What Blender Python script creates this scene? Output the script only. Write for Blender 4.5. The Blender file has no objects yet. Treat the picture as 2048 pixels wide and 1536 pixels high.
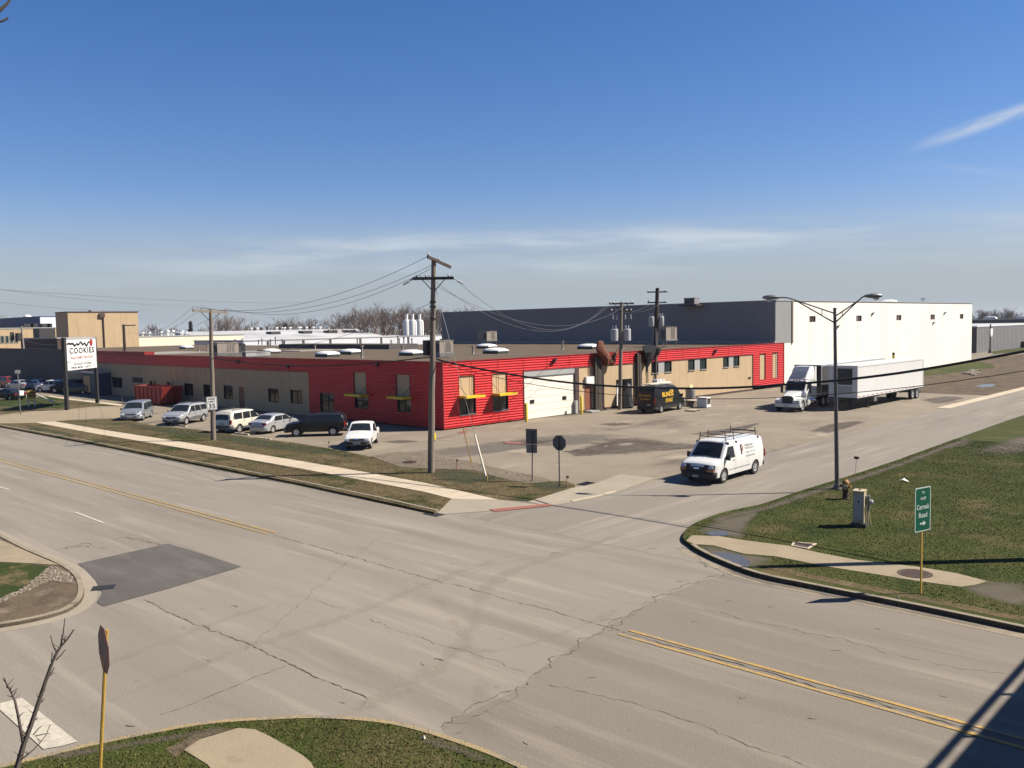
import bpy, math, random
import numpy as np
from mathutils import Vector, Matrix, Quaternion
random.seed(7); rng = np.random.default_rng(7)
scn = bpy.context.scene
COL = scn.collection
R = math.radians
# ------------------------------------------------------------------ camera (calibrated on the building edges)
H = 8.2; FPX = 1753.84; PITCH, ROLL, YAW = 6.66007817e-02, 1.88445685e-02, 2.32859297
_d = np.array([math.cos(PITCH)*math.cos(YAW), math.cos(PITCH)*math.sin(YAW), -math.sin(PITCH)])
_r = np.cross(_d, [0, 0, 1]); _r /= np.linalg.norm(_r); _n = np.cross(_d, _r)
_r2 = math.cos(ROLL)*_r + math.sin(ROLL)*_n; _n2 = -math.sin(ROLL)*_r + math.cos(ROLL)*_n
CM = np.array([_r2, _n2, _d])
cam = bpy.data.cameras.new('camera'); camo = bpy.data.objects.new('camera', cam); COL.objects.link(camo)
cam.sensor_width = 36; cam.lens = 36*FPX/2048; cam.clip_end = 9000; cam.clip_start = .1
mw = Matrix.Identity(4)
for i in range(3):
    mw[i][0] = _r2[i]; mw[i][1] = -_n2[i]; mw[i][2] = -_d[i]
mw[0][3], mw[1][3], mw[2][3] = 0, 0, H
camo.matrix_world = mw; scn.camera = camo
# ------------------------------------------------------------------ sky and sun
SUN_AZ, SUN_EL = R(45), R(45.5)
world = bpy.data.worlds.new('World'); scn.world = world; world.use_nodes = True
nt = world.node_tree; nt.nodes.clear()
def N(t, ty, **k):
    n = t.nodes.new(ty)
    for a, b in k.items(): setattr(n, a, b)
    return n
out = N(nt, 'ShaderNodeOutputWorld'); bg = N(nt, 'ShaderNodeBackground'); sky = N(nt, 'ShaderNodeTexSky')
sky.sky_type = 'NISHITA'; sky.sun_disc = False; sky.sun_elevation = SUN_EL; sky.sun_rotation = math.pi/2-SUN_AZ
sky.altitude = 0; sky.air_density = 1.0; sky.dust_density = .3; sky.ozone_density = 3.0
bg.inputs[1].default_value = .052
def ray(u, v):
    d = CM.T @ np.array([(u-1024)/FPX, (v-768)/FPX, 1.]); return d/np.linalg.norm(d)
tc = N(nt, 'ShaderNodeTexCoord')
def vmath(op, a, b=None):
    n = N(nt, 'ShaderNodeVectorMath', operation=op); nt.links.new(a, n.inputs[0])
    if b is not None: n.inputs[1].default_value = b
    return n.outputs['Value'] if op == 'DOT_PRODUCT' else n.outputs[0]
def smath(op, a, b, c=None):
    n = N(nt, 'ShaderNodeMath', operation=op)
    for i, q in enumerate((a, b, c)):
        if q is None: continue
        if isinstance(q, (int, float)): n.inputs[i].default_value = q
        else: nt.links.new(q, n.inputs[i])
    return n.outputs[0]
def cloud_band(pa, pb, width, dens, stretch, e0, e1, fade=.05):
    """a thin high cloud streak between two directions of the sky"""
    a, b = ray(*pa), ray(*pb); nrm = np.cross(a, b); nrm /= np.linalg.norm(nrm)
    t = b-a; t -= nrm*np.dot(t, nrm); t /= np.linalg.norm(t)
    v = tc.outputs['Generated']
    across = vmath('DOT_PRODUCT', v, tuple(nrm)); along = vmath('DOT_PRODUCT', v, tuple(t))
    comb = N(nt, 'ShaderNodeCombineXYZ')
    nt.links.new(smath('MULTIPLY', along, stretch[0]), comb.inputs[0]); nt.links.new(smath('MULTIPLY', across, stretch[1]), comb.inputs[1])
    no = N(nt, 'ShaderNodeTexNoise'); no.inputs['Scale'].default_value = 1; no.inputs['Detail'].default_value = 6; no.inputs['Roughness'].default_value = .6
    nt.links.new(comb.outputs[0], no.inputs['Vector'])
    mr = N(nt, 'ShaderNodeMapRange', interpolation_type='SMOOTHSTEP')
    nt.links.new(smath('ABSOLUTE', across, 0), mr.inputs[0]); mr.inputs[1].default_value = 0; mr.inputs[2].default_value = width; mr.inputs[3].default_value = 1; mr.inputs[4].default_value = 0
    def ramp(val, x0, x1):
        m = N(nt, 'ShaderNodeMapRange', interpolation_type='SMOOTHSTEP'); nt.links.new(val, m.inputs[0])
        m.inputs[1].default_value = x0; m.inputs[2].default_value = x1; return m.outputs[0]
    ta, tb = float(np.dot(a, t)), float(np.dot(b, t))
    f = smath('MULTIPLY', ramp(along, ta-fade*.3, ta+fade), ramp(smath('MULTIPLY', along, -1), -tb-fade*3, -tb))
    k = smath('MULTIPLY', smath('MULTIPLY', mr.outputs[0], ramp(no.outputs[0], e0, e1)), f)
    return smath('MULTIPLY', k, dens)
c1 = cloud_band((1822, 296), (2300, 135), .010, .62, (14, 70), .28, .58, .06)
c2 = cloud_band((150, 522), (1330, 484), .030, .8, (4.3, 38), .38, .72, .25)
c3 = cloud_band((1770, 322), (2100, 370), .012, .2, (9, 60), .42, .75, .05)
c4 = cloud_band((-100, 560), (1000, 545), .022, .5, (4, 46), .45, .8, .25)
mask = smath('MINIMUM', smath('ADD', smath('ADD', c1, c2), smath('ADD', c3, c4)), .8)
hsv = N(nt, 'ShaderNodeHueSaturation'); hsv.inputs['Saturation'].default_value = 1.30; nt.links.new(sky.outputs[0], hsv.inputs['Color'])
tint = N(nt, 'ShaderNodeMix', data_type='RGBA', blend_type='MULTIPLY'); tint.inputs[0].default_value = 1; nt.links.new(hsv.outputs[0], tint.inputs[6]); tint.inputs[7].default_value = (.96, .845, .985, 1)
sepz = N(nt, 'ShaderNodeSeparateXYZ'); nt.links.new(tc.outputs['Generated'], sepz.inputs[0])
hz = N(nt, 'ShaderNodeMapRange', interpolation_type='SMOOTHERSTEP'); nt.links.new(sepz.outputs[2], hz.inputs[0]); hz.inputs[1].default_value = -.01; hz.inputs[2].default_value = .17; hz.inputs[3].default_value = .97; hz.inputs[4].default_value = 0
hmix = N(nt, 'ShaderNodeMix', data_type='RGBA'); nt.links.new(hz.outputs[0], hmix.inputs[0]); nt.links.new(tint.outputs[2], hmix.inputs[6]); hmix.inputs[7].default_value = (3.42, 3.95, 4.45, 1)   # pale haze low over the horizon
mix = N(nt, 'ShaderNodeMix', data_type='RGBA')
nt.links.new(mask, mix.inputs[0]); nt.links.new(hmix.outputs[2], mix.inputs[6]); mix.inputs[7].default_value = (5.6, 6.1, 6.6, 1)
nt.links.new(mix.outputs[2], bg.inputs[0]); nt.links.new(bg.outputs[0], out.inputs[0])
sl = bpy.data.lights.new('sun', 'SUN'); sl.energy = 5.0; sl.angle = R(.5); sl.color = (1, .915, .775)
so = bpy.data.objects.new('sun', sl); COL.objects.link(so)
so.rotation_euler = Vector((math.cos(SUN_AZ)*math.cos(SUN_EL), math.sin(SUN_AZ)*math.cos(SUN_EL), math.sin(SUN_EL))).to_track_quat('Z', 'Y').to_euler()
scn.view_settings.view_transform = 'Standard'; scn.view_settings.look = 'None'; scn.view_settings.exposure = 1.15; scn.view_settings.gamma = 1
# ------------------------------------------------------------------ measuring helpers
def G(u, v, z=0.):
    """world point at height z seen at photo pixel (u, v)"""
    d = ray(u, v); t = (z-H)/d[2]; return Vector((d[0]*t, d[1]*t, z))
def HT(u, v, base):
    """height of photo pixel (u, v) on the vertical line above a ground point"""
    d = ray(u, v); t = math.hypot(base[0], base[1])/math.hypot(d[0], d[1]); return H+d[2]*t
def AT(u, v, dist):
    d = ray(u, v); t = dist/math.hypot(d[0], d[1]); return Vector((d[0]*t, d[1]*t, H+d[2]*t))
# ------------------------------------------------------------------ objects
def link(o): COL.objects.link(o); return o
def tag(o, label=None, cat=None, group=None, kind=None):
    for k, v in (('label', label), ('category', cat), ('group', group), ('kind', kind)):
        if v: o[k] = v
    return o
def thing(name, label, cat, loc=(0, 0, 0), rz=0., group=None):
    o = link(bpy.data.objects.new(name, None)); o.location = loc; o.rotation_euler = (0, 0, rz); o.empty_display_size = .3
    return tag(o, label, cat, group)
def dup(o, parent=None):
    c = o.copy(); link(c)
    if parent is not None: c.parent = parent
    for ch in list(o.children): dup(ch, c)
    return c
def mesh_obj(name, me, parent=None):
    o = link(bpy.data.objects.new(name, me))
    if parent is not None: o.parent = parent
    return o
class MB:
    def __init__(s, T=None): s.v = []; s.f = []; s.m = []; s.mi = 0; s.T = T
    def av(s, p):
        s.v.append(tuple(s.T(*p)) if s.T else tuple(p)); return len(s.v)-1
    def face(s, idx): s.f.append(tuple(idx)); s.m.append(s.mi)
    def poly(s, pts): s.face([s.av(p) for p in pts]); return s
    def box(s, x0, x1, y0, y1, z0, z1):
        i = [s.av(p) for p in ((x0, y0, z0), (x1, y0, z0), (x1, y1, z0), (x0, y1, z0), (x0, y0, z1), (x1, y0, z1), (x1, y1, z1), (x0, y1, z1))]
        for q in ((3, 2, 1, 0), (4, 5, 6, 7), (0, 1, 5, 4), (1, 2, 6, 5), (2, 3, 7, 6), (3, 0, 4, 7)): s.face([i[k] for k in q])
        return s
    def rings(s, rs, closed=True, cap0=True, cap1=True):
        n = len(rs[0]); ids = [[s.av(p) for p in r] for r in rs]
        for a, b in zip(ids, ids[1:]):
            for k in range(n if closed else n-1): s.face((a[k], a[(k+1) % n], b[(k+1) % n], b[k]))
        if cap0 and closed: s.face(ids[0][::-1])
        if cap1 and closed: s.face(ids[-1])
        return s
    def tube(s, pts, r, n=8, r1=None, cap=True):
        pts = [Vector(p) for p in pts]; m = len(pts); rs = []; up = None
        for i, p in enumerate(pts):
            t = (pts[min(i+1, m-1)]-pts[max(i-1, 0)]).normalized()
            if up is None: up = Vector((0, 0, 1)) if abs(t.z) < .9 else Vector((1, 0, 0))
            a = t.cross(up).normalized(); b = t.cross(a).normalized(); up = -b if abs(b.dot(up)) > .3 and b.dot(up) < 0 else b
            k = i/(m-1) if m > 1 else 0
            rr = r[i] if isinstance(r, (list, tuple)) else (r if r1 is None else r+(r1-r)*k)
            a2 = t.cross(up).normalized()
            rs.append([p+(a2*math.cos(2*math.pi*j/n)+up*math.sin(2*math.pi*j/n))*rr for j in range(n)])
        return s.rings(rs, True, cap, cap)
    def lathe(s, prof, n=16, c=(0, 0, 0), axis='z', cap=True):
        rs = []
        for r, h in prof:
            ring = []
            for j in range(n):
                a = 2*math.pi*j/n; x, y = r*math.cos(a), r*math.sin(a)
                p = (x, y, h) if axis == 'z' else ((h, x, y) if axis == 'x' else (y, h, x))
                ring.append((c[0]+p[0], c[1]+p[1], c[2]+p[2]))
            rs.append(ring)
        return s.rings(rs, True, cap, cap)
    def prism(s, poly, z0, z1):
        return s.rings([[(p[0], p[1], z0) for p in poly], [(p[0], p[1], z1) for p in poly]])
    def build(s, name, mats, parent=None, smooth=None):
        me = bpy.data.meshes.new(name); me.from_pydata(s.v, [], s.f)
        for m in (mats if isinstance(mats, (list, tuple)) else [mats]): me.materials.append(m)
        if len(set(s.m)) > 1 or (s.m and s.m[0]): me.polygons.foreach_set('material_index', s.m)
        me.update()
        if smooth is not None:
            me.polygons.foreach_set('use_smooth', [True]*len(me.polygons)); me.set_sharp_from_angle(angle=R(smooth))
        return mesh_obj(name, me, parent)
# ------------------------------------------------------------------ materials
MATS = {}
TONE = {'white_precast_wall': 0.8, 'panel_joint_sealant': 0.82, 'cream_wall': 0.72, 'white_overhead_door': 0.78, 'white_car_paint': 0.68, 'cream_car_paint': 0.7, 'white_sign_sheet': 0.72, 'white_trailer_skin': 0.66, 'gray_metal_siding': 0.95, 'lawn_green': 0.57, 'verge_green': 0.615, 'verge_grass': 0.581, 'yellow_awning': 0.683, 'yellow_bollard_paint': 0.649, 'red_metal_siding': .68, 'dark_glass': 1.0, 'tinted_car_glass': 1.0, 'sidewalk_concrete': 0.64, 'light_gray_metal': 0.62, 'gray_transformer_paint': 0.68, 'bluish_white_wall': 0.66, 'clear_lamp_glass': 0.8, 'silver_car_paint': 0.66, 'chrome': 1.0, 'alloy_rim': 0.8, 'tan_painted_block': 0.615, 'tan_panel': 0.628, 'side_rib': 0.683, 'road_concrete': 0.546, 'darker_road_concrete': 0.546, 'street_concrete': 0.546, 'lot_paving': 0.546, 'green_sign_sheet': 0.683, 'grass_blade_green': 0.649, 'grass_blade_olive': 0.615, 'grass_blade_straw': 0.512, 'yellow_lettering': 0.683, 'gray_porcelain': 0.8, 'pale_sign_lettering': 0.683, 'far_bare_wood': 1.1, 'white_roof_membrane': 0.6, 'black_car_paint': 0.8}
def M(name, a, b=None, s=3., r=.8, spk=0., sspk=60., bump=0., metal=0., coat=0., st=(1, 1, 1), c=None, s3=.4, t=(.5, .62), st3=None, c2=None, s4=.2, t4=(.55, .65), trans=0., det=4., spec=.5, emit=0, spots=0.):
    if name in MATS: return MATS[name]
    m = bpy.data.materials.new(name); MATS[name] = m; m.use_nodes = True; t_ = m.node_tree; bs = t_.nodes['Principled BSDF']
    bs.inputs['Roughness'].default_value = r; bs.inputs['Metallic'].default_value = metal; bs.inputs['Coat Weight'].default_value = coat
    bs.inputs['Specular IOR Level'].default_value = spec
    if coat: bs.inputs['Coat Roughness'].default_value = .05
    if b is None: b = tuple(x*.9 for x in a)
    kf = TONE.get(name, .51); a = tuple(x*kf for x in a); b = tuple(x*kf for x in b); c = c and tuple(x*kf for x in c); c2 = c2 and tuple(x*kf for x in c2)
    tcn = N(t_, 'ShaderNodeTexCoord')
    def noise(sc, stv, detail=det):
        mp = N(t_, 'ShaderNodeMapping'); mp.inputs['Scale'].default_value = stv; t_.links.new(tcn.outputs['Object'], mp.inputs[0])
        no = N(t_, 'ShaderNodeTexNoise'); no.inputs['Scale'].default_value = sc; no.inputs['Detail'].default_value = detail; no.inputs['Roughness'].default_value = .6
        t_.links.new(mp.outputs[0], no.inputs['Vector']); return no.outputs[0]
    def mixc(fac, x, y, mode='MIX'):
        n = N(t_, 'ShaderNodeMix', data_type='RGBA', blend_type=mode)
        if isinstance(fac, float): n.inputs[0].default_value = fac
        else: t_.links.new(fac, n.inputs[0])
        for i, q in ((6, x), (7, y)):
            if isinstance(q, tuple): n.inputs[i].default_value = (*q, 1)
            else: t_.links.new(q, n.inputs[i])
        return n.outputs[2]
    def step(v, lo, hi):
        n = N(t_, 'ShaderNodeMapRange'); t_.links.new(v, n.inputs[0]); n.inputs[1].default_value = lo; n.inputs[2].default_value = hi; return n.outputs[0]
    n1 = noise(s, st); col = mixc(step(n1, .3, .7), tuple(a), tuple(b))
    if c is not None: col = mixc(step(noise(s3, st3 or st), *t), col, tuple(c))
    if c2 is not None: col = mixc(step(noise(s4, st3 or st, 5.), *t4), col, tuple(c2))
    if spots:     # drips and small pits
        sp = N(t_, 'ShaderNodeMapRange'); t_.links.new(noise(1.7, (1, 1, 1), 9.), sp.inputs[0]); sp.inputs[1].default_value = .66; sp.inputs[2].default_value = .74; sp.inputs[4].default_value = spots
        col = mixc(sp.outputs[0], col, tuple(x*.42 for x in a))
    if spk:
        n2 = noise(sspk, (1, 1, 1), 2.)
        g = N(t_, 'ShaderNodeMapRange'); t_.links.new(n2, g.inputs[0]); g.inputs[1].default_value = .25; g.inputs[2].default_value = .75; g.inputs[3].default_value = 1-spk; g.inputs[4].default_value = 1+spk
        cc = N(t_, 'ShaderNodeCombineXYZ'); [t_.links.new(g.outputs[0], cc.inputs[i]) for i in range(3)]
        col = mixc(1., col, cc.outputs[0], 'MULTIPLY')
    t_.links.new(col, bs.inputs['Base Color'])
    if bump:
        bn = N(t_, 'ShaderNodeBump'); bn.inputs['Strength'].default_value = bump; bn.inputs['Distance'].default_value = .03
        t_.links.new(noise(sspk*.6, (1, 1, 1), 3.), bn.inputs['Height']); t_.links.new(bn.outputs[0], bs.inputs['Normal'])
    if emit: t_.links.new(col, bs.inputs['Emission Color']); bs.inputs['Emission Strength'].default_value = emit
    return m
# ground and paving
m_ground = M('ground_dirt', (.15, .13, .09), (.09, .10, .05), .02, .95, .25, 3)
m_road = M('road_concrete', (.272, .240, .200), (.335, .298, .25), .16, .9, .13, 28, .3, st=(.35, 1, 1), c=(.235, .202, .165), s3=.55, t=(.5, .75), st3=(.08, 1, 1), c2=(.39, .345, .285), s4=1.5, t4=(.53, .74), spec=.3, spots=.5)
m_road2 = M('darker_road_concrete', (.228, .198, .163), (.28, .245, .204), .16, .9, .13, 28, .3, st=(.35, 1, 1), c=(.205, .175, .142), s3=.55, t=(.5, .75), st3=(.08, 1, 1), c2=(.33, .29, .24), s4=1.5, t4=(.53, .74), spec=.3, spots=.5)  # road concrete in a slightly darker tone, right of the long crack
m_street = M('street_concrete', (.262, .230, .192), (.322, .286, .24), .16, .9, .13, 28, .3, st=(1, .35, 1), c=(.235, .202, .165), s3=.55, t=(.5, .75), st3=(1, .08, 1), c2=(.39, .345, .285), s4=1.5, t4=(.53, .74), spec=.3, spots=.5)
m_lot = M('lot_paving', (.34, .29, .22), (.26, .215, .165), .22, .93, .22, 9, .35, c=(.14, .115, .09), s3=.16, t=(.55, .68), st3=(1, .45, 1), c2=(.43, .37, .28), s4=.5, t4=(.58, .72), spec=.25)
m_walk = M('sidewalk_concrete', (.60, .50, .37), (.50, .42, .31), .6, .9, .08, 22, .15, spec=.3)
m_ramp = M('ramp_concrete', (.45, .39, .305), (.385, .335, .26), .6, .9, .1, 22, .15, spec=.3)
m_walk_old = M('old_sidewalk_concrete', (.44, .355, .235), (.36, .295, .20), .7, .92, .12, 22, .2, c=(.29, .235, .16), s3=1.1, t=(.55, .75), spec=.3)
m_curb = M('curb_concrete', (.42, .35, .26), (.32, .27, .2), 1.3, .9, .15, 20, .25, c=(.2, .17, .13), s3=1.6, t=(.55, .7), spec=.3)
m_curb_y = M('faded_yellow_curb', (.50, .36, .15), (.38, .30, .19), 1.6, .9, .15, 20, .25, c=(.30, .26, .2), s3=1.2, t=(.5, .65))
m_patch = M('asphalt_patch', (.105, .090, .079), (.135, .117, .103), .5, .9, .18, 24, .3, c=(.17, .15, .135), s3=1.2, t=(.5, .75), st3=(.25, 1, 1))
m_tar = M('dark_crack', (.17, .142, .112), (.23, .195, .158), 4, .95)
m_yellow = M('yellow_road_paint', (.60, .36, .06), (.50, .33, .11), 2, .8, .25, 12, c=(.36, .29, .2), s3=2.6, t=(.47, .68))
m_white = M('white_road_paint', (.70, .64, .52), (.6, .55, .45), 2, .8, .15, 12, c=(.42, .37, .30), s3=2.6, t=(.56, .72))
m_grass = M('lawn_green', (.050, .070, .015), (.082, .086, .024), .55, .95, .25, 9, .4, c=(.140, .112, .052), s3=.33, t=(.54, .70), c2=(.034, .050, .012), s4=.45, t4=(.54, .7), spec=.1)
m_verge = M('verge_grass', (.155, .115, .062), (.105, .086, .044), .6, .95, .4, 8, .5, c=(.040, .055, .015), s3=.3, t=(.52, .62), c2=(.20, .155, .09), s4=.8, t4=(.55, .7), spec=.1)
m_verge_g = M('verge_green', (.032, .052, .013), (.05, .06, .018), .8, .95, .4, 8, .5, c=(.15, .115, .06), s3=.5, t=(.56, .66), spec=.1)
m_dirt = M('bare_dirt', (.19, .145, .10), (.13, .10, .07), .5, .95, .3, 10, .5, c=(.085, .068, .05), s3=.5, t=(.5, .68), c2=(.26, .21, .15), s4=.9, t4=(.56, .7), spec=.1)
m_gravel = M('gravel', (.30, .24, .175), (.18, .145, .105), 5, .95, .5, 16, .8, c=(.17, .15, .12), s3=.9, t=(.5, .66), spec=.2)
m_puddle = M('puddle_water', (.15, .135, .115), (.11, .095, .08), 1, .14, spec=.22)
m_rust = M('rusty_iron', (.10, .055, .035), (.07, .04, .03), 6, .8, .2, 30)
m_redpad = M('red_warning_pad', (.42, .13, .09), (.34, .12, .085), 2, .85, .1, 20)
m_pink = M('pink_marking_paint', (.55, .16, .14), (.4, .2, .16), 3, .85, .3, 12)
m_stain = M('oil_stain', (.10, .08, .065), (.15, .12, .09), 1.2, .85, .2, 10)
# built things
m_red = M('red_metal_siding', (.66, .022, .028), (.56, .017, .022), .25, .45, coat=.0, spec=.35)
m_redtrim = M('red_trim', (.42, .02, .025), None, 1, .5)
m_tan = M('tan_painted_block', (.61, .45, .27), (.55, .405, .245), .7, .9, .06, 12, c=(.45, .32, .19), s3=.7, t=(.52, .78), st3=(2.4, 2.4, .22))
m_tanpanel = M('tan_panel', (.60, .43, .25), (.56, .40, .235), 1.2, .7)
m_darkgray = M('dark_gray_painted_block', (.13, .125, .13), (.11, .105, .11), .6, .9, .05, 9)
m_darkbrick = M('dark_brown_brick', (.13, .075, .065), (.10, .06, .055), 1.2, .9, .1, 9)
m_roof = M('gravel_roof', (.175, .13, .09), (.14, .105, .072), .15, .95, .3, 4, c=(.19, .16, .125), s3=.2, t=(.5, .66), spec=.15)
m_roofl = M('pale_roof', (.40, .37, .32), (.34, .31, .27), .3, .9, .1, 6)
m_cop = M('pale_metal_coping', (.62, .52, .40), None, 1, .6)
m_joint = M('panel_joint_sealant', (.66, .61, .53), None, 1, .9)
m_whitewall = M('white_precast_wall', (.79, .755, .685), (.75, .715, .645), .25, .8, .03, 8, st=(1, 1, .25))
m_whitewall2 = M('bluish_white_wall', (.74, .76, .82), (.66, .69, .76), .1, .8, c=(.5, .5, .52), s3=.12, t=(.55, .75))
m_cream = M('cream_wall', (.80, .74, .60), (.76, .70, .56), .2, .85)
m_whiteroof = M('white_roof_membrane', (.62, .62, .63), (.5, .5, .52), .06, .8, c=(.38, .38, .40), s3=.09, t=(.52, .68))
m_graysiding = M('gray_metal_siding', (.20, .19, .195), (.186, .178, .182), .1, .55)
m_grayml = M('light_gray_metal', (.46, .46, .45), (.42, .42, .41), .3, .5)
m_bluesiding = M('blue_metal_siding', (.03, .06, .22), (.025, .05, .19), .1, .6)
m_glass = M('dark_glass', (.010, .012, .015), (.016, .019, .022), .8, .07, spec=.4)
m_greenglass = M('greenish_glass', (.045, .085, .08), (.03, .06, .055), 1.5, .15)
m_frame = M('dark_window_frame', (.035, .03, .03), None, 2, .5)
m_framel = M('pale_window_frame', (.5, .5, .48), None, 2, .5)
m_awning = M('yellow_awning', (.80, .55, .02), (.75, .5, .02), 1, .55)
m_wdoor = M('white_overhead_door', (.80, .76, .66), (.77, .73, .63), .8, .6)
m_brown = M('brown_metal', (.10, .055, .05), (.085, .05, .045), 1, .6)
m_reddoor = M('brick_red_door', (.34, .11, .06), (.3, .10, .055), 2, .6)
m_steel = M('galvanised_steel', (.40, .40, .40), (.30, .30, .30), 3, .45, metal=.6)
m_unit = M('beige_sheet_metal', (.42, .36, .31), (.37, .32, .27), 2, .6)
m_darkm = M('dark_metal', (.035, .035, .038), (.05, .05, .05), 3, .6)
m_black = M('black_rubber', (.012, .012, .012), (.018, .018, .018), 8, .75)
m_wood = M('weathered_pole_wood', (.34, .275, .215), (.23, .185, .145), 4, .9, .25, 40, st=(6, 6, .25), c=(.12, .095, .075), s3=2.2, t=(.6, .75))
m_woodd = M('dark_pole_wood', (.10, .072, .055), (.06, .045, .036), 4, .9, .2, 40, st=(6, 6, .25))
m_woodp = M('pale_crossarm_wood', (.42, .38, .34), (.30, .26, .23), 5, .9, .15, 40)
m_porc = M('gray_porcelain', (.5, .5, .52), (.4, .4, .42), 8, .25)
m_wire = M('wire_metal', (.05, .05, .055), None, 2, .5)
m_wirel = M('bare_aluminium_wire', (.3, .3, .31), None, 2, .4, metal=.5)
m_cable = M('black_cable', (.008, .008, .009), (.012, .012, .012), 6, .6)
m_can = M('gray_transformer_paint', (.48, .49, .50), (.42, .43, .44), 2, .5)
m_ypost = M('yellow_post_paint', (.66, .42, .07), (.55, .34, .06), 4, .6, .15, 30, c=(.30, .14, .04), s3=5, t=(.58, .7))
m_ybol = M('yellow_bollard_paint', (.85, .62, .05), (.8, .56, .04), 2, .5)
m_signback = M('sign_back_metal', (.15, .145, .15), (.12, .115, .12), 3, .55)
m_signplate = M('pale_sign_back', (.30, .29, .28), None, 3, .6)
m_green = M('green_sign_sheet', (.004, .10, .062), (.004, .085, .055), 4, .4)
m_signwhite = M('white_sign_sheet', (.82, .82, .80), (.78, .78, .76), 3, .45)
m_signletter = M('pale_sign_lettering', (.60, .70, .64), None, 3, .45)
m_ink = M('black_lettering', (.012, .012, .012), None, 3, .6)
m_redink = M('red_lettering', (.5, .04, .04), None, 3, .6)
m_stopred = M('worn_stop_sign_red', (.24, .05, .045), (.17, .05, .045), 5, .55, .2, 25, c=(.3, .16, .13), s3=6, t=(.6, .75), st3=(1, 1, .2))
m_galv = M('lamp_pole_metal', (.20, .19, .19), (.16, .15, .15), 2, .5, metal=.3)
m_hyd = M('faded_yellow_hydrant_paint', (.50, .27, .05), (.36, .17, .04), 5, .7, .2, 30)
m_hydb = M('rusty_hydrant_base', (.085, .035, .02), (.06, .028, .018), 5, .8, .2, 30)
m_cab = M('cream_cabinet_paint', (.60, .52, .34), (.52, .45, .29), 3, .7, .08, 20, c=(.42, .33, .2), s3=4, t=(.6, .75))
m_dump = M('red_dumpster_steel', (.48, .045, .032), (.38, .035, .028), 2, .6, .15, 12)
m_bark = M('gray_brown_bark', (.13, .105, .085), (.09, .07, .06), 6, .95)
m_twig = M('twig_bark', (.145, .115, .10), (.11, .085, .075), 6, .95)
m_farbark = M('far_bare_wood', (.125, .095, .082), (.085, .066, .06), .3, .95)
m_conifer = M('dark_conifer', (.02, .035, .02), (.03, .045, .025), 2, .95)
m_trash = M('cream_scrap', (.62, .53, .42), (.5, .42, .33), 3, .8)
m_orange = M('orange_brown_tarp', (.27, .07, .022), (.17, .04, .016), 3, .75)
m_tarp = M('black_tarp', (.010, .011, .016), (.016, .017, .022), 2, .5)
m_navy = M('navy_painted_metal', (.05, .075, .16), (.045, .068, .15), 1, .6)

def soft(name, a, b, s=1.2, top=.7):
    """a stain that thins out toward its ragged edge"""
    m = M(name, a, b, s, .9, .2, 10); t_ = m.node_tree; bs = t_.nodes['Principled BSDF']; o = t_.nodes['Material Output']
    at = N(t_, 'ShaderNodeAttribute', attribute_name='fade'); tcn = N(t_, 'ShaderNodeTexCoord'); no = N(t_, 'ShaderNodeTexNoise'); no.inputs['Scale'].default_value = .9; no.inputs['Detail'].default_value = 7; no.inputs['Roughness'].default_value = .7
    mp = N(t_, 'ShaderNodeMapping'); mp.inputs['Scale'].default_value = (.7, 1.3, 1); t_.links.new(tcn.outputs['Object'], mp.inputs[0]); t_.links.new(mp.outputs[0], no.inputs['Vector'])
    ad = N(t_, 'ShaderNodeMath', operation='ADD'); t_.links.new(at.outputs['Fac'], ad.inputs[0]); t_.links.new(no.outputs[0], ad.inputs[1])
    mr = N(t_, 'ShaderNodeMapRange', interpolation_type='SMOOTHSTEP'); t_.links.new(ad.outputs[0], mr.inputs[0]); mr.inputs[1].default_value = .78; mr.inputs[2].default_value = 1.35; mr.inputs[4].default_value = top
    tr = N(t_, 'ShaderNodeBsdfTransparent'); mx = N(t_, 'ShaderNodeMixShader'); t_.links.new(mr.outputs[0], mx.inputs[0]); t_.links.new(tr.outputs[0], mx.inputs[1]); t_.links.new(bs.outputs[0], mx.inputs[2]); t_.links.new(mx.outputs[0], o.inputs[0]); return m
m_soft = soft('soft_damp_stain', (.09, .066, .045), (.15, .115, .085), 1.2, .92); m_softa = soft('worn_asphalt', (.17, .145, .12), (.22, .19, .155)); m_softp = soft('pink_spray', (.55, .16, .14), (.4, .2, .16), 3); m_softd = soft('earth_stain', (.19, .15, .11), (.14, .11, .08), .8); m_softl = soft('pale_wear', (.46, .40, .32), (.42, .36, .29), .8); m_softr = soft('tire_wear', (.16, .14, .12), (.2, .175, .15), .8)
m_softg = soft('green_growth', (.046, .060, .012), (.064, .066, .02), .8)
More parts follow.
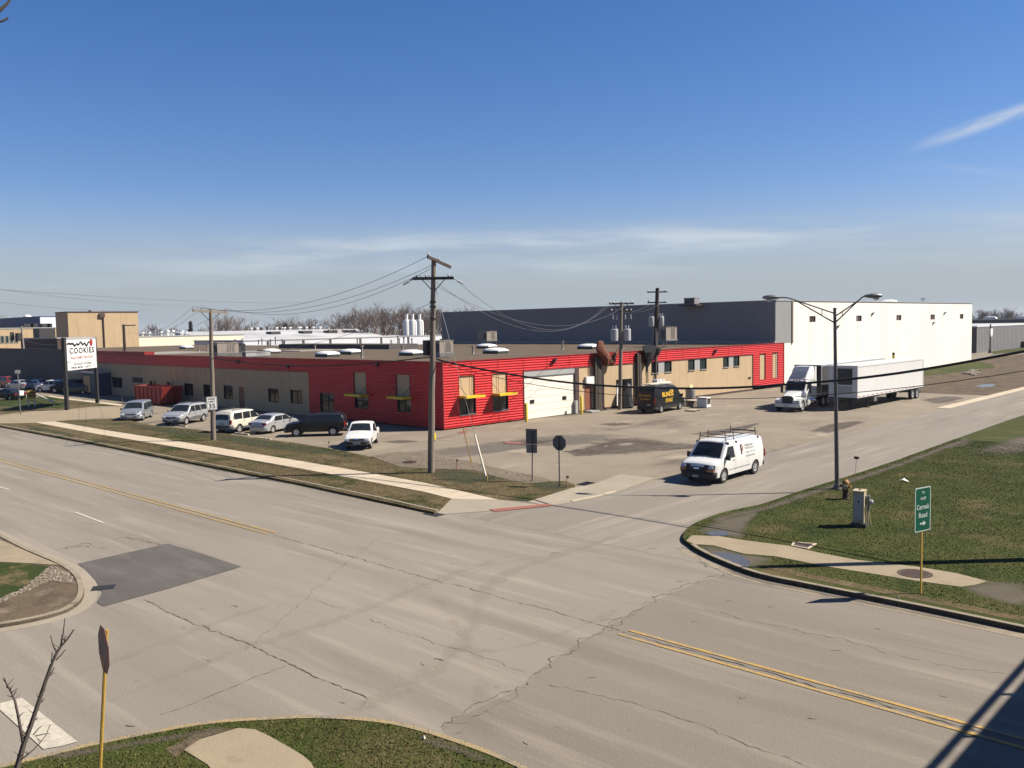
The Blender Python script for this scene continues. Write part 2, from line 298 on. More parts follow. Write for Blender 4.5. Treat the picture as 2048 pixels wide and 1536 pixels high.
# ------------------------------------------------------------------ ground, roads, pavements
def cr(pts, k=6):
    """smooth curve through points"""
    P = [Vector((p[0], p[1], 0)) for p in pts]; o = []
    for i in range(len(P)-1):
        a, b, c, d = P[max(i-1, 0)], P[i], P[i+1], P[min(i+2, len(P)-1)]
        for j in range(k):
            t = j/k; o.append(.5*((2*b)+(-a+c)*t+(2*a-5*b+4*c-d)*t*t+(-a+3*b-3*c+d)*t**3))
    o.append(P[-1]); return [(p.x, p.y) for p in o]
def GP(px, z=0., smooth=0):
    q = cr(px, smooth) if smooth else px
    return [tuple(G(u, v, z)[:2]) for u, v in q]
def sheet(name, poly, z, mat, z0=None, kind='structure'):
    b = MB()
    if z0 is None: b.poly([(x, y, z) for x, y in poly])
    else: b.prism(poly, z0, z)
    return tag(b.build(name, mat), kind=kind)
def strip(name, line, w0, w1, z0, z1, mat, kind='structure'):
    """a band along a line, from w0 to w1 to its left, as a solid from z0 to z1"""
    P = [Vector((p[0], p[1], 0)) for p in line]; L, Rr = [], []
    for i, p in enumerate(P):
        t = (P[min(i+1, len(P)-1)]-P[max(i-1, 0)]).normalized(); n = Vector((-t.y, t.x, 0))
        L.append(p+n*w0); Rr.append(p+n*w1)
    b = MB(); b.rings([[(a.x, a.y, z0), (c.x, c.y, z0), (c.x, c.y, z1), (a.x, a.y, z1)] for a, c in zip(L, Rr)])
    return tag(b.build(name, mat), kind=kind)
def blot(name, px, z, mat, zz=0.):
    """an irregular stain with a fading edge"""
    P = GP(px, zz, 4); n = len(P); cx, cy = sum(p[0] for p in P)/n, sum(p[1] for p in P)/n; ks = (1.25, .95, .6, .25); b = MB()
    b.rings([[(cx+(x-cx)*k, cy+(y-cy)*k, z) for x, y in P] for k in ks], True, False, True); o = b.build(name, mat); at = o.data.attributes.new('fade', 'FLOAT', 'POINT')
    at.data.foreach_set('value', [v for v in (0., .45, .75, .85) for _ in range(n)]); return tag(o, kind='structure')
def smear(name, px, w, mat, z=.0075, zz=0., k=1.):
    """a long worn streak along a line, fading to its sides and ends"""
    P = [Vector((x, y, 0)) for x, y in GP(px, zz, 6)]; b = MB(); fa = []; m = len(P); rs = []
    for i, p in enumerate(P):
        t = (P[min(i+1, m-1)]-P[max(i-1, 0)]).normalized(); n = Vector((-t.y, t.x, 0)); e = min(1, min(i, m-1-i)/4)
        rs.append([tuple(p+n*w*q+Vector((0, 0, z))) for q in (-.5, -.25, 0, .25, .5)]); fa += [0, .42*k*e, .62*k*e, .42*k*e, 0]
    b.rings(rs, False); o = b.build(name, mat); at = o.data.attributes.new('fade', 'FLOAT', 'POINT'); at.data.foreach_set('value', fa); return tag(o, kind='structure')
sheet('ground', [(3000*math.cos(a), 3000*math.sin(a)) for a in np.linspace(0, 2*math.pi, 48, endpoint=False)], -.03, m_ground)
sheet('parking_lot', [(-260, 27), (-20, 27), (-20, 400), (-260, 400)], 0, m_lot)
sheet('main_road', [(-500, -70), (120, -70), (120, 27.3), (-500, 27.3)], .004, m_road)
sheet('main_road', GP([(880, 1454), (960, 1415), (1055, 1370), (1070, 1345), (1150, 1290), (1225, 1248), (1300, 1205), (1400, 1163), (1500, 1140)])+[(-9, 25.3), (120, 25.3), (120, -60), tuple(G(1040, 1640)[:2])], .0065, m_road2)
sheet('side_street', [tuple(G(1231, 983)[:2]), (-27.5, 25.70), (-10, 25.70), (-17.0, 30), (-18.4, 34), (-18.4, 450), (-25.4, 450)], .008, m_street)
strip('street_gutter', [(-25.6, 84), (-25.6, 110), (-25.5, 420)], -.15, .9, -.02, .03, m_walk)
# far verge between the main road and the lot
ZV = .12
curb_far = [(-420, 26.1)]+GP([(0, 853), (200, 890), (400, 929), (600, 967.5), (760, 1001), (872, 1027)], 0)
verge_a = [(-420, 26.2)]+GP([(0, 852), (200, 889), (600, 966.5), (868, 1024), (903, 997.5), (850, 985), (600, 937), (400, 903), (200, 869), (75, 846), (40, 846), (0, 847)], ZV)+[(-420, 29.5)]
sheet('verge', verge_a, ZV, m_verge, -.02)
sheet('sidewalk', GP([(70, 845), (200, 869), (400, 902), (600, 936.8), (850, 984), (903, 997.5), (1000, 1000), (986, 997), (850, 966), (720, 942.5), (600, 922), (400, 889.5), (200, 858.6), (110, 843)], ZV), ZV+.008, m_walk, -.02)
sheet('verge', GP([(110, 842.5), (200, 858.2), (400, 889), (600, 921.5), (850, 965.6), (986, 997.5), (1057, 1001.5), (1141, 976), (1150, 969), (1130, 962), (1090, 962), (1050, 962), (980, 950), (945, 938), (900, 936), (862, 934), (800, 930), (745, 914), (690, 902), (600, 887), (512, 876), (395, 859), (317, 853), (253, 839.5), (215, 838), (150, 840)], ZV), ZV, m_verge, -.02)
for k, px in enumerate([[(230, 842), (317, 855), (395, 861), (512, 878), (600, 889), (690, 904), (742, 915), (690, 915), (600, 905), (500, 892), (395, 874), (300, 862), (240, 852)],
          [(850, 946), (880, 938), (940, 941), (985, 952), (975, 962), (930, 969), (885, 963)], [(1060, 965), (1100, 962), (1132, 968), (1128, 977), (1090, 982), (1065, 975)], [(430, 905), (520, 920), (560, 931), (470, 918)], [(40, 848), (120, 862), (160, 873), (60, 858)]]):
    blot('grass_patch', px, ZV+.004+.001*k, m_softg, ZV)
# corner landing and ramp
b = MB(); cz = lambda u, v, z: tuple(G(u, v, z))
b.poly([cz(903, 997.5, .124), cz(986, 998, .132), cz(1057, 1002.7, .132), cz(1100, 1012, .016), cz(980, 1022, .016), cz(872, 1029, .016)])
b.poly([cz(1057, 1002.7, .132), cz(1143, 976, .132), cz(1186, 969, .07), cz(1240, 948, .02), cz(1312, 956, .014), cz(1233, 984, .016), cz(1146, 1004, .016), cz(1100, 1012, .016)])
tag(b.build('corner_ramp', m_ramp), kind='structure')
b = MB(); b.poly([cz(979, 1018.5, .05), cz(1094, 1007.5, .078), cz(1107, 1010.5, .04), cz(990, 1023, .028)]); b.poly([cz(979, 1018.5, .05), cz(990, 1023, .028), cz(990, 1024, .0), cz(979, 1019.5, .0)])
tag(b.build('warning_pad', m_redpad), kind='structure')
strip('curb', curb_far, 0, .16, -.02, ZV+.02, m_curb)
strip('gutter', curb_far, -.45, -.01, -.02, .010, m_curb)
strip('curb', GP([(1146, 1004), (1190, 995), (1233, 984.5)], 0), 0, .16, -.02, .05, m_walk)
sheet('gravel', GP([(742, 913), (800, 904), (862, 912), (935, 922), (1010, 940), (1085, 955), (1100, 962), (1050, 966), (985, 952), (945, 940), (862, 938), (800, 934)], ZV, 3), ZV+.012, m_gravel, -.01)
blot('asphalt_apron', [(800, 905), (900, 895), (1060, 875), (1200, 866), (1245, 872), (1180, 888), (1090, 893), (1000, 905), (900, 918)], .005, m_softa)
for px in ([(1130, 904), (1170, 893), (1215, 879), (1275, 875), (1345, 884), (1385, 889), (1330, 899), (1260, 908), (1180, 912)], [(1190, 893), (1230, 884), (1290, 883), (1330, 890), (1280, 899), (1220, 902)], [(1000, 884), (1060, 880), (1090, 886), (1040, 891)], [(1640, 856), (1690, 846), (1730, 845), (1690, 854)], [(1120, 903), (1180, 897), (1230, 905), (1150, 914)], [(1195, 849), (1230, 845), (1268, 848), (1230, 853)], [(1620, 862), (1660, 848), (1720, 842), (1700, 855), (1650, 868)], [(1840, 800), (1890, 793), (1930, 797), (1870, 808)], [(990, 888), (1040, 884), (1110, 880), (1060, 892)], [(1380, 868), (1460, 856), (1520, 846), (1490, 860), (1420, 872)], [(760, 884), (800, 880), (840, 883), (800, 887)], [(1280, 905), (1400, 887), (1440, 884), (1380, 898)]):
    blot('damp_stain', px, .010+.0004*px[0][0]/100, m_soft)
for px in ([(1010, 883), (1045, 885), (1040, 889), (1005, 887)], [(912, 864), (932, 862), (935, 867), (918, 869)], [(925, 857), (938, 858), (934, 861)]):
    blot('paint_mark', px, .022, m_softp)
sheet('dirt_field', [(-50, 100), (-26.5, 100), (-26.5, 320), (-50, 320)], .004, m_dirt)
sheet('grass_strip', GP([(1846, 735), (1895, 727), (1946, 722), (1985, 728), (1990, 736), (1940, 741), (1890, 748), (1846, 752)]), .02, m_grass)
sheet('grass_strip', GP([(1985, 703), (2060, 690), (2060, 700), (1985, 709)]), .02, m_grass)
sheet('puddle', GP([(1950, 772), (1975, 768), (1990, 769), (1985, 773), (1962, 775)], 0, 4), .012, m_puddle)
# lawn island by the pylon sign, far left
sheet('lawn', GP([(-200, 805), (0, 799.5), (56, 796), (112, 792), (132, 797), (198, 805), (238, 812), (198, 812), (132, 818.5), (81, 821), (0, 829), (-200, 850)]), .06, m_verge, -.02)
sheet('grass_patch', GP([(-100, 804), (0, 800), (56, 797), (112, 794), (129, 799), (131, 815), (85, 817), (40, 814), (0, 812)], .06), .066, m_verge_g)
sheet('sidewalk', GP([(100, 791), (133, 796), (249, 809.5), (240, 812), (130, 798.5), (96, 793)], .06), .072, m_walk)
sheet('driveway', GP([(-60, 836), (0, 830), (81, 822), (240, 813), (300, 822), (240, 836), (150, 839), (60, 846), (0, 852), (-60, 858)]), .006, m_walk_old)
# right corner lawn
ZR = .14
street_edge = cr([tuple(G(u, v)[:2]) for u, v in [(1381, 1096), (1366, 1083), (1372, 1066), (1397, 1049), (1451, 1029.5), (1525, 1013.5), (1602, 987), (1710, 953), (1796, 924), (1887, 890.5)]], 4)+[(-18.6, 75), (-18.5, 200), (-18.5, 420)]
near_curb = cr([tuple(G(u, v)[:2]) for u, v in [(1381, 1096), (1397, 1107), (1436, 1126), (1513, 1155), (1620, 1178), (1835, 1221), (2048, 1266)]], 4)+[(20, 26.0), (60, 26.0)]
lawn_r = street_edge[::-1]+near_curb[1:]+[(60, 420)]
sheet('lawn', lawn_r, ZR, m_grass, -.02)
strip('curb', near_curb, 0, .17, -.02, ZR+.02, m_curb); strip('gutter', near_curb, -.5, -.01, -.02, .012, m_curb)
strip('curb', street_edge, 0, -.14, -.02, .06, m_walk_old)
sheet('sidewalk', GP([(1372, 1082), (1384, 1071), (1439, 1073), (1488, 1081), (1577, 1092), (1637, 1105.6), (1711, 1120), (1835, 1134), (1913, 1147), (1975, 1163), (1950, 1170), (1921, 1174), (1835, 1162.5), (1721, 1144), (1649, 1132.8), (1587, 1120), (1550, 1113), (1488, 1108), (1426, 1091), (1390, 1089)], ZR), ZR+.012, m_walk_old, 0)
blot('bare_earth', [(1921, 1174.5), (1975, 1162), (2060, 1172), (2060, 1215), (2000, 1205), (1950, 1190)], ZR+.005, m_softd, ZR)
blot('bare_earth', [(1400, 1092), (1426, 1092), (1488, 1109), (1545, 1117), (1540, 1132), (1500, 1138), (1450, 1118), (1410, 1102)], ZR+.005, m_softd, ZR)
blot('bare_earth', [(1392, 1064), (1420, 1046), (1470, 1030), (1520, 1020), (1500, 1045), (1490, 1068), (1480, 1078), (1440, 1072)], ZR+.005, m_softd, ZR)
blot('bare_earth', [(1940, 905), (2060, 868), (2060, 900), (2000, 912)], ZR+.005, m_softd, ZR)
blot('bare_earth', [(1850, 905), (1900, 889), (1935, 878), (1945, 886), (1900, 897)], ZR+.005, m_softd, ZR)
strip('dead_grass_edge', GP([(1530, 1138), (1620, 1158), (1835, 1201), (2060, 1247)], ZR), .02, .5, .0, ZR+.006, m_verge)
sheet('puddle', GP([(1424, 1106), (1450, 1106), (1478, 1110), (1500, 1125), (1494, 1134), (1470, 1130), (1445, 1120)], ZR, 4), ZR+.012, m_puddle)
sheet('puddle', GP([(1408, 1067), (1430, 1062), (1452, 1064), (1458, 1070), (1430, 1073)], ZR, 4), ZR+.012, m_puddle)
# near left corner (inlet, gravel, grass)
corner_l = cr([tuple(G(u, v)[:2]) for u, v in [(-300, 1000), (-60, 1052), (60, 1104), (123, 1131), (154, 1152), (166, 1172), (166, 1197), (150, 1216), (110, 1234), (0, 1257), (-300, 1300)]], 4)
sheet('corner_ground', corner_l+[tuple(G(-700, 1120)[:2])], .11, m_dirt, -.02)
strip('curb', corner_l, 0, -.16, -.02, .135, m_curb); strip('gutter', corner_l, .01, .40, -.02, .014, m_ramp)
sheet('sidewalk', GP([(-300, 1040), (0, 1080), (60, 1106), (118, 1130), (60, 1127), (0, 1124), (-300, 1110)], .11), .122, m_walk_old, 0)
sheet('grass_patch', GP([(-300, 1112), (0, 1125), (60, 1128), (100, 1132), (75, 1153), (40, 1180), (0, 1196), (-300, 1215)], .11), .118, m_verge_g)
sheet('gravel', GP([(100, 1133), (118, 1136), (140, 1150), (150, 1168), (130, 1166), (100, 1162), (60, 1180), (0, 1207), (-80, 1224), (-80, 1215), (0, 1197), (42, 1180), (76, 1153)], .11), .120, m_gravel)
# near lawn at the bottom
near_lawn = cr([tuple(G(u, v)[:2]) for u, v in [(-150, 1580), (72, 1526), (200, 1495), (400, 1457), (542, 1446), (640, 1443), (740, 1449), (815, 1461), (909, 1489), (1022, 1532), (1120, 1590), (1200, 1660)]], 4)
sheet('lawn', near_lawn+[tuple(G(1100, 2300)[:2]), tuple(G(-600, 2100)[:2])], .12, m_grass, -.02)
strip('curb', near_lawn, .0, -.13, -.02, .135, m_curb_y)
sheet('concrete_slab', GP([(368, 1501), (400, 1480), (476, 1457), (511, 1460), (540, 1474), (581, 1497), (606, 1512), (622, 1526), (640, 1560), (560, 1640), (440, 1560), (415, 1530)], .12), .134, m_walk_old, 0)
sheet('bare_earth', GP([(330, 1500), (390, 1470), (450, 1458), (474, 1457), (420, 1473), (368, 1500), (352, 1515)], .12), .130, m_dirt)
# markings and repairs on the main road
sheet('road_patch', GP([(156, 1128), (336, 1088), (410, 1110), (483, 1134), (340, 1177), (207, 1213.6), (194, 1206), (205, 1186), (196, 1168), (172, 1142)]), .0185, m_patch)
def line_strip(name, p, q, w, z, mat): return strip(name, [tuple(G(*p)[:2]), tuple(G(*q)[:2])], -w/2, w/2, z-.004, z, mat)
line_strip('center_line', (1258, 1261.5), (2200, 1522), .11, .020, m_yellow); line_strip('center_line', (1237, 1269), (2200, 1541), .11, .020, m_yellow)
line_strip('center_line', (-200, 864), (552, 1066.5), .10, .020, m_yellow); line_strip('center_line', (-200, 869), (534, 1068.5), .09, .020, m_yellow)
line_strip('lane_line', (150, 1025), (207, 1046.5), .12, .020, m_white); line_strip('lane_line', (-30, 965), (18, 980), .12, .020, m_white)
sheet('stop_line', GP([(0, 1408), (44, 1397), (155, 1485), (122, 1494), (87, 1500), (0, 1421)]), .020, m_white)
def crack(px, w=.03, j=.05, z=.0175):
    P = [G(u, v) for u, v in px]; pts = []
    for a, c in zip(P, P[1:]):
        n = max(2, int((c-a).length/.14))
        for i in range(n): pts.append(a.lerp(c, i/n))
    pts.append(P[-1]); o = []; wv = 0
    for i, p in enumerate(pts):
        wv = wv*.55+random.gauss(0, j*.9); t = (pts[min(i+1, len(pts)-1)]-pts[max(i-1, 0)]).normalized(); n = Vector((-t.y, t.x, 0)); ww = w*.6*random.uniform(.2, 1.3)
        o.append((p+n*(wv-ww/2), p+n*(wv+ww/2)))
    b = MB(); b.rings([[(a.x, a.y, z), (c.x, c.y, z)] for a, c in o], closed=False)
    return tag(b.build('road_crack', m_tar), kind='structure')
crack([(1245, 1264), (1420, 1313), (1650, 1377), (1900, 1447), (2150, 1517)], .07, .03, .0215)
crack([(545, 1070), (800, 1141), (1010, 1197), (1240, 1262)], .045, .03)
crack([(880, 1452), (960, 1415), (1055, 1370), (1070, 1345), (1150, 1290), (1225, 1248), (1300, 1205), (1400, 1163), (1500, 1137)], .05, .09)
crack([(890, 1455), (930, 1445), (1010, 1400), (1060, 1358)], .03, .09)
crack([(1180, 1250), (1240, 1238), (1280, 1228)], .03, .08); crack([(1215, 1262), (1232, 1245), (1248, 1236)], .03, .08)
crack([(290, 1200), (370, 1240), (500, 1290), (660, 1368), (737, 1397)], .06, .025); crack([(737, 1397), (725, 1418)], .03)
crack([(570, 1332), (470, 1372), (380, 1410), (320, 1430)], .03, .02)
crack([(630, 1200), (690, 1221)], .025); crack([(740, 1238), (900, 1297), (965, 1312), (1050, 1346)], .03, .05)
crack([(1410, 1218), (1560, 1253), (1740, 1294), (1880, 1332), (2010, 1349)], .03, .05); crack([(1100, 1370), (1350, 1430), (1530, 1500), (1640, 1545)], .03, .04)
crack([(880, 1165), (1010, 1125), (1200, 1100), (1350, 1085)], .018, .05); crack([(0, 1010), (140, 1028), (250, 1005), (420, 960)], .02, .04)
crack([(490, 1300), (560, 1240), (700, 1120), (760, 1075)], .018, .04); crack([(1500, 1140), (1650, 1080)], .02, .03)
crack([(1388, 1094), (1366, 1086), (1364, 1075)], .06, .03); crack([(1420, 1135), (1390, 1110), (1368, 1092)], .05, .05)
crack([(130, 1096), (175, 1094), (215, 1096)], .07, .12); crack([(230, 1077), (290, 1080), (325, 1090)], .07, .12); crack([(120, 1100), (160, 1090), (190, 1091)], .05, .1)
crack([(380, 1105), (348, 1137), (335, 1142)], .03, .03, .0205)
for k in range(26):   # short scuffs and small holes
    u, v = random.uniform(150, 1950), random.uniform(1080, 1500)
    if v > 1040+.28*(u-1300) or u < 1300:
        a = random.uniform(-.3, .3); crack([(u, v), (u+random.uniform(8, 20), v+random.uniform(-3, 5))], .05, .07)
# covers, inlets
def thing_disc(name, label, cat, c, r, z, mat, inner):
    o = thing(name, label, cat, (c[0], c[1], z)); b = MB(); b.lathe([(r, -.01), (r, .006), (r*.93, .006), (r*.9, .002)], 28); b.build('cover_ring', m_rust, o)
    b = MB(); b.lathe([(r*.88, -.01), (r*.88, .006)], 28)
    for k in range(-4, 5):
        h = math.sqrt(max(0, 1-(k/5)**2))*r*.75; b.box(-h, h, k*r*.17-.012, k*r*.17+.012, .006, .011)
    b.build('cover_plate', inner, o); return o
thing_disc('manhole_cover', 'rusty round manhole cover in the sidewalk by the green road sign', 'manhole cover', G(1830, 1148, ZR), .52, ZR+.018, m_rust, m_rust)
thing_disc('manhole_cover', 'rusty manhole cover sunk in the gravel left of the tall wooden pole', 'manhole cover', G(820, 925, ZV), .42, ZV+.05, m_rust, m_rust)
o = thing('vault_lid', 'flat steel utility vault lid in a concrete frame on the lawn', 'utility lid', G(1606, 1091, ZR))
q = [G(*p, ZR) - Vector(o.location) for p in ((1586, 1085), (1634, 1088), (1617, 1099), (1582, 1092))]
b = MB(); cen = sum(q, Vector())/4
for i in range(4):
    a, c = q[i], q[(i+1) % 4]; a2, c2 = a.lerp(cen, .22), c.lerp(cen, .22)
    b.rings([[(a.x, a.y, 0), (a.x, a.y, .03), (a2.x, a2.y, .03), (a2.x, a2.y, 0)], [(c.x, c.y, 0), (c.x, c.y, .03), (c2.x, c2.y, .03), (c2.x, c2.y, 0)]])
b.build('concrete_frame', m_walk, o); b = MB(); b.poly([(p.lerp(cen, .2).x, p.lerp(cen, .2).y, .02) for p in q]); b.build('lid', m_rust, o)
def inlet(px, label, r=.4, rz=0.):
    o = thing('storm_drain', label, 'storm drain', (*G(*px)[:2], .012), rz); b = MB(); b.box(-r*1.15, r*1.15, -.27, .27, 0, .012); b.build('frame', m_darkm, o)
    b = MB()
    for k in range(9): b.box(-r+k*r*.235, -r+k*r*.235+.035, -.23, .23, .012, .024)
    b.build('grate', m_black, o)
inlet((207, 1176.5), 'dark storm drain grate at the gutter corner beside the gray road patch', .30, R(60))
inlet((868, 1029), 'small dark storm drain at the end of the far curb', .4)
inlet((1172, 967.5), 'dark drain opening at the edge of the lot behind the corner ramp', .42, R(95))
# grass blades on the nearer lawns
def inside(poly, x, y):
    c = np.zeros(len(x), bool); j = len(poly)-1
    for i in range(len(poly)):
        xi, yi = poly[i]; xj, yj = poly[j]
        c ^= ((yi > y) != (yj > y)) & (x < (xj-xi)*(y-yi)/(yj-yi+1e-12)+xi); j = i
    return c
def tufts(poly, holes, n, z, h, mats, box=None):
    P = np.array(poly); x0, y0 = P.min(0); x1, y1 = P.max(0)
    if box: x0, x1, y0, y1 = box
    x = rng.uniform(x0, x1, n); y = rng.uniform(y0, y1, n); k = inside(poly, x, y)
    for hp in holes: k &= ~inside(hp, x, y)
    cl = np.sin(x*1.7+np.sin(y*1.3)*2)*np.sin(y*2.1+np.sin(x*.9)*2); k &= rng.uniform(-1, 1.2, n) < cl*.5+.75
    x, y = x[k], y[k]; m = len(x); a = rng.uniform(0, 2*np.pi, m); w = rng.uniform(.008, .02, m); hh = h*rng.uniform(.4, 1.3, m); lx, ly = rng.normal(0, .5, m)*hh, rng.normal(0, .5, m)*hh
    v = np.empty((m, 3, 3)); ca, sa = np.cos(a)*w, np.sin(a)*w
    v[:, 0] = np.c_[x-ca, y-sa, np.full(m, z)]; v[:, 1] = np.c_[x+ca, y+sa, np.full(m, z)]; v[:, 2] = np.c_[x+lx, y+ly, z+hh]
    me = bpy.data.meshes.new('grass'); me.vertices.add(m*3); me.vertices.foreach_set('co', v.ravel()); me.loops.add(m*3); me.loops.foreach_set('vertex_index', np.arange(m*3, dtype=np.int32))
    me.polygons.add(m); me.polygons.foreach_set('loop_start', np.arange(0, m*3, 3, dtype=np.int32)); me.polygons.foreach_set('loop_total', np.full(m, 3, np.int32))
    for q in mats: me.materials.append(q)
    me.polygons.foreach_set('material_index', rng.integers(0, len(mats), m).astype(np.int32)); me.update(); me.validate()
    tag(mesh_obj('grass', me), kind='stuff')
m_bl1 = M('grass_blade_green', (.078, .112, .024), (.062, .09, .02), 1, .9, spec=.1); m_bl2 = M('grass_blade_olive', (.13, .122, .048), (.10, .10, .035), 1, .9, spec=.1); m_bl3 = M('grass_blade_straw', (.26, .20, .10), (.2, .155, .08), 1, .9, spec=.1)
wk = GP([(1372, 1082), (1384, 1071), (1439, 1073), (1488, 1081), (1577, 1092), (1637, 1105.6), (1711, 1120), (1835, 1134), (1913, 1147), (1975, 1163), (1950, 1170), (1921, 1174), (1835, 1162.5), (1721, 1144), (1649, 1132.8), (1587, 1120), (1550, 1113), (1488, 1108), (1426, 1091), (1390, 1089)], ZR)
de = [GP(p, ZR) for p in ([(1921, 1174.5), (1975, 1162), (2060, 1172), (2060, 1215), (2000, 1205), (1950, 1190)], [(1392, 1064), (1420, 1046), (1470, 1030), (1520, 1020), (1500, 1045), (1490, 1068), (1480, 1078), (1440, 1072)], [(1400, 1092), (1426, 1092), (1488, 1109), (1545, 1117), (1540, 1132), (1500, 1138), (1450, 1118), (1410, 1102)])]
tufts(lawn_r, [wk]+de, 230000, ZR, .03, [m_bl1, m_bl1, m_bl2, m_bl3], (-18.6, -3, 26, 62))
sl_ = GP([(368, 1501), (400, 1480), (476, 1457), (511, 1460), (540, 1474), (581, 1497), (606, 1512), (622, 1526), (640, 1560), (560, 1640), (440, 1560), (415, 1530)], .12)
tufts(near_lawn+[tuple(G(1100, 2300)[:2]), tuple(G(-600, 2100)[:2])], [sl_], 150000, .12, .028, [m_bl1, m_bl1, m_bl2, m_bl3], (-19, -6, 4, 15))
tufts(verge_a, [], 60000, ZV, .035, [m_bl3, m_bl3, m_bl2], (-70, -27, 25, 32))
tufts(GP([(75, 843), (200, 858.2), (600, 921.5), (850, 965.6), (986, 997.5), (1057, 1001.5), (1141, 976), (1090, 962), (980, 950), (862, 934), (745, 914), (600, 887), (395, 859), (215, 838)], ZV), [], 80000, ZV, .04, [m_bl3, m_bl1, m_bl2], (-75, -27, 27, 40))
up = GP([(110, 843), (200, 858.6), (400, 889.5), (600, 922), (720, 942.5), (850, 966), (986, 997)], ZV); lo_ = GP([(70, 845), (200, 869), (400, 902), (600, 936.8), (720, 957.5), (850, 984), (960, 1000)], ZV)
def resamp(L, n):
    L = np.array(L); s = np.r_[0, np.cumsum(np.hypot(*np.diff(L, axis=0).T))]; q = np.linspace(0, s[-1], n); return np.c_[np.interp(q, s, L[:, 0]), np.interp(q, s, L[:, 1])]
n_j = 46; b = MB()
for p, q in list(zip(resamp(up, n_j), resamp(lo_, n_j)))[1:-1]: b.poly([(p[0]-.012, p[1], ZV+.0125), (p[0]+.012, p[1], ZV+.0125), (q[0]+.012, q[1], ZV+.0125), (q[0]-.012, q[1], ZV+.0125)])
tag(b.build('sidewalk_joints', m_curb), kind='structure')
# loose stones
def stones(name, poly, n, z, r0, r1, mat):
    P = np.array(poly); b = MB(); k = 0
    while k < n:
        x, y = random.uniform(P[:, 0].min(), P[:, 0].max()), random.uniform(P[:, 1].min(), P[:, 1].max())
        if inside(poly, np.array([x]), np.array([y]))[0]:
            r = random.uniform(r0, r1); q = [[(x+r*c*math.cos(a+k)*random.uniform(.7, 1.2), y+r*c*math.sin(a+k)*random.uniform(.7, 1.2), z+r*hh) for a in (0, 1.26, 2.5, 3.77, 5.03)] for c, hh in ((1, -.2), (.9, .35), (.4, .6))]
            b.rings(q); k += 1
    tag(b.build(name, mat), kind='stuff')
m_stone = M('pale_stone', (.40, .34, .26), (.20, .165, .125), 3, .95)
stones('loose_stones', GP([(100, 1133), (118, 1136), (140, 1150), (150, 1168), (130, 1166), (100, 1162), (60, 1180), (0, 1207), (-80, 1224), (-80, 1215), (0, 1197), (42, 1180), (76, 1153)], .11), 260, .12, .02, .07, m_stone)
stones('loose_stones', GP([(742, 913), (800, 904), (862, 912), (935, 922), (1010, 940), (1085, 955), (1100, 962), (1050, 966), (985, 952), (945, 940), (862, 938), (800, 934)], ZV), 520, ZV+.01, .02, .065, m_stone)
stones('loose_stones', GP([(1928, 748), (1940, 741), (1955, 742), (1962, 748), (1945, 752)]), 60, 0, .2, .5, m_stone)
stones('loose_stones', GP([(820, 1459), (870, 1473), (910, 1486), (960, 1503), (958, 1494), (905, 1478), (850, 1462)]), 45, .01, .02, .05, m_stone)

for i, px in enumerate(([(1205, 893), (1216, 891), (1214, 895)], [(1232, 888), (1262, 886), (1268, 890), (1240, 892)], [(1120, 907), (1140, 906), (1138, 910)], [(1597, 858), (1620, 856), (1612, 861)], [(1228, 846), (1240, 845), (1236, 848)])):
    blot('pale_patch', px, .018+.0005*i, m_softl)
strip_px = [(1400, 1046), (1451, 1029), (1525, 1013), (1602, 987), (1710, 953), (1796, 924), (1887, 890), (1950, 866)]
smear('dirt_fringe', [(u+9, v+3) for u, v in strip_px], .9, m_softd, ZR+.012, ZR, 1.3)
smear('dirt_fringe', [(40, 1523), (200, 1500), (400, 1466), (470, 1455)], .5, m_softd, .128, .12, 1.3); smear('dirt_fringe', [(800, 1466), (909, 1497), (1022, 1541)], .45, m_softd, .128, .12, 1.2)
smear('gutter_dirt', [(1420, 1125), (1513, 1160), (1620, 1183), (1835, 1227), (2048, 1271)], .5, m_softr, .016, 0, 1.2); smear('gutter_dirt', [(40, 864), (200, 893), (400, 933), (600, 972), (850, 1025)], .5, m_softr, .016, 0, 1.0)
smear('gutter_dirt', [(100, 1522), (300, 1478), (540, 1444), (740, 1446), (909, 1484), (1040, 1534)], .35, m_softr, .024, 0, 1.1)
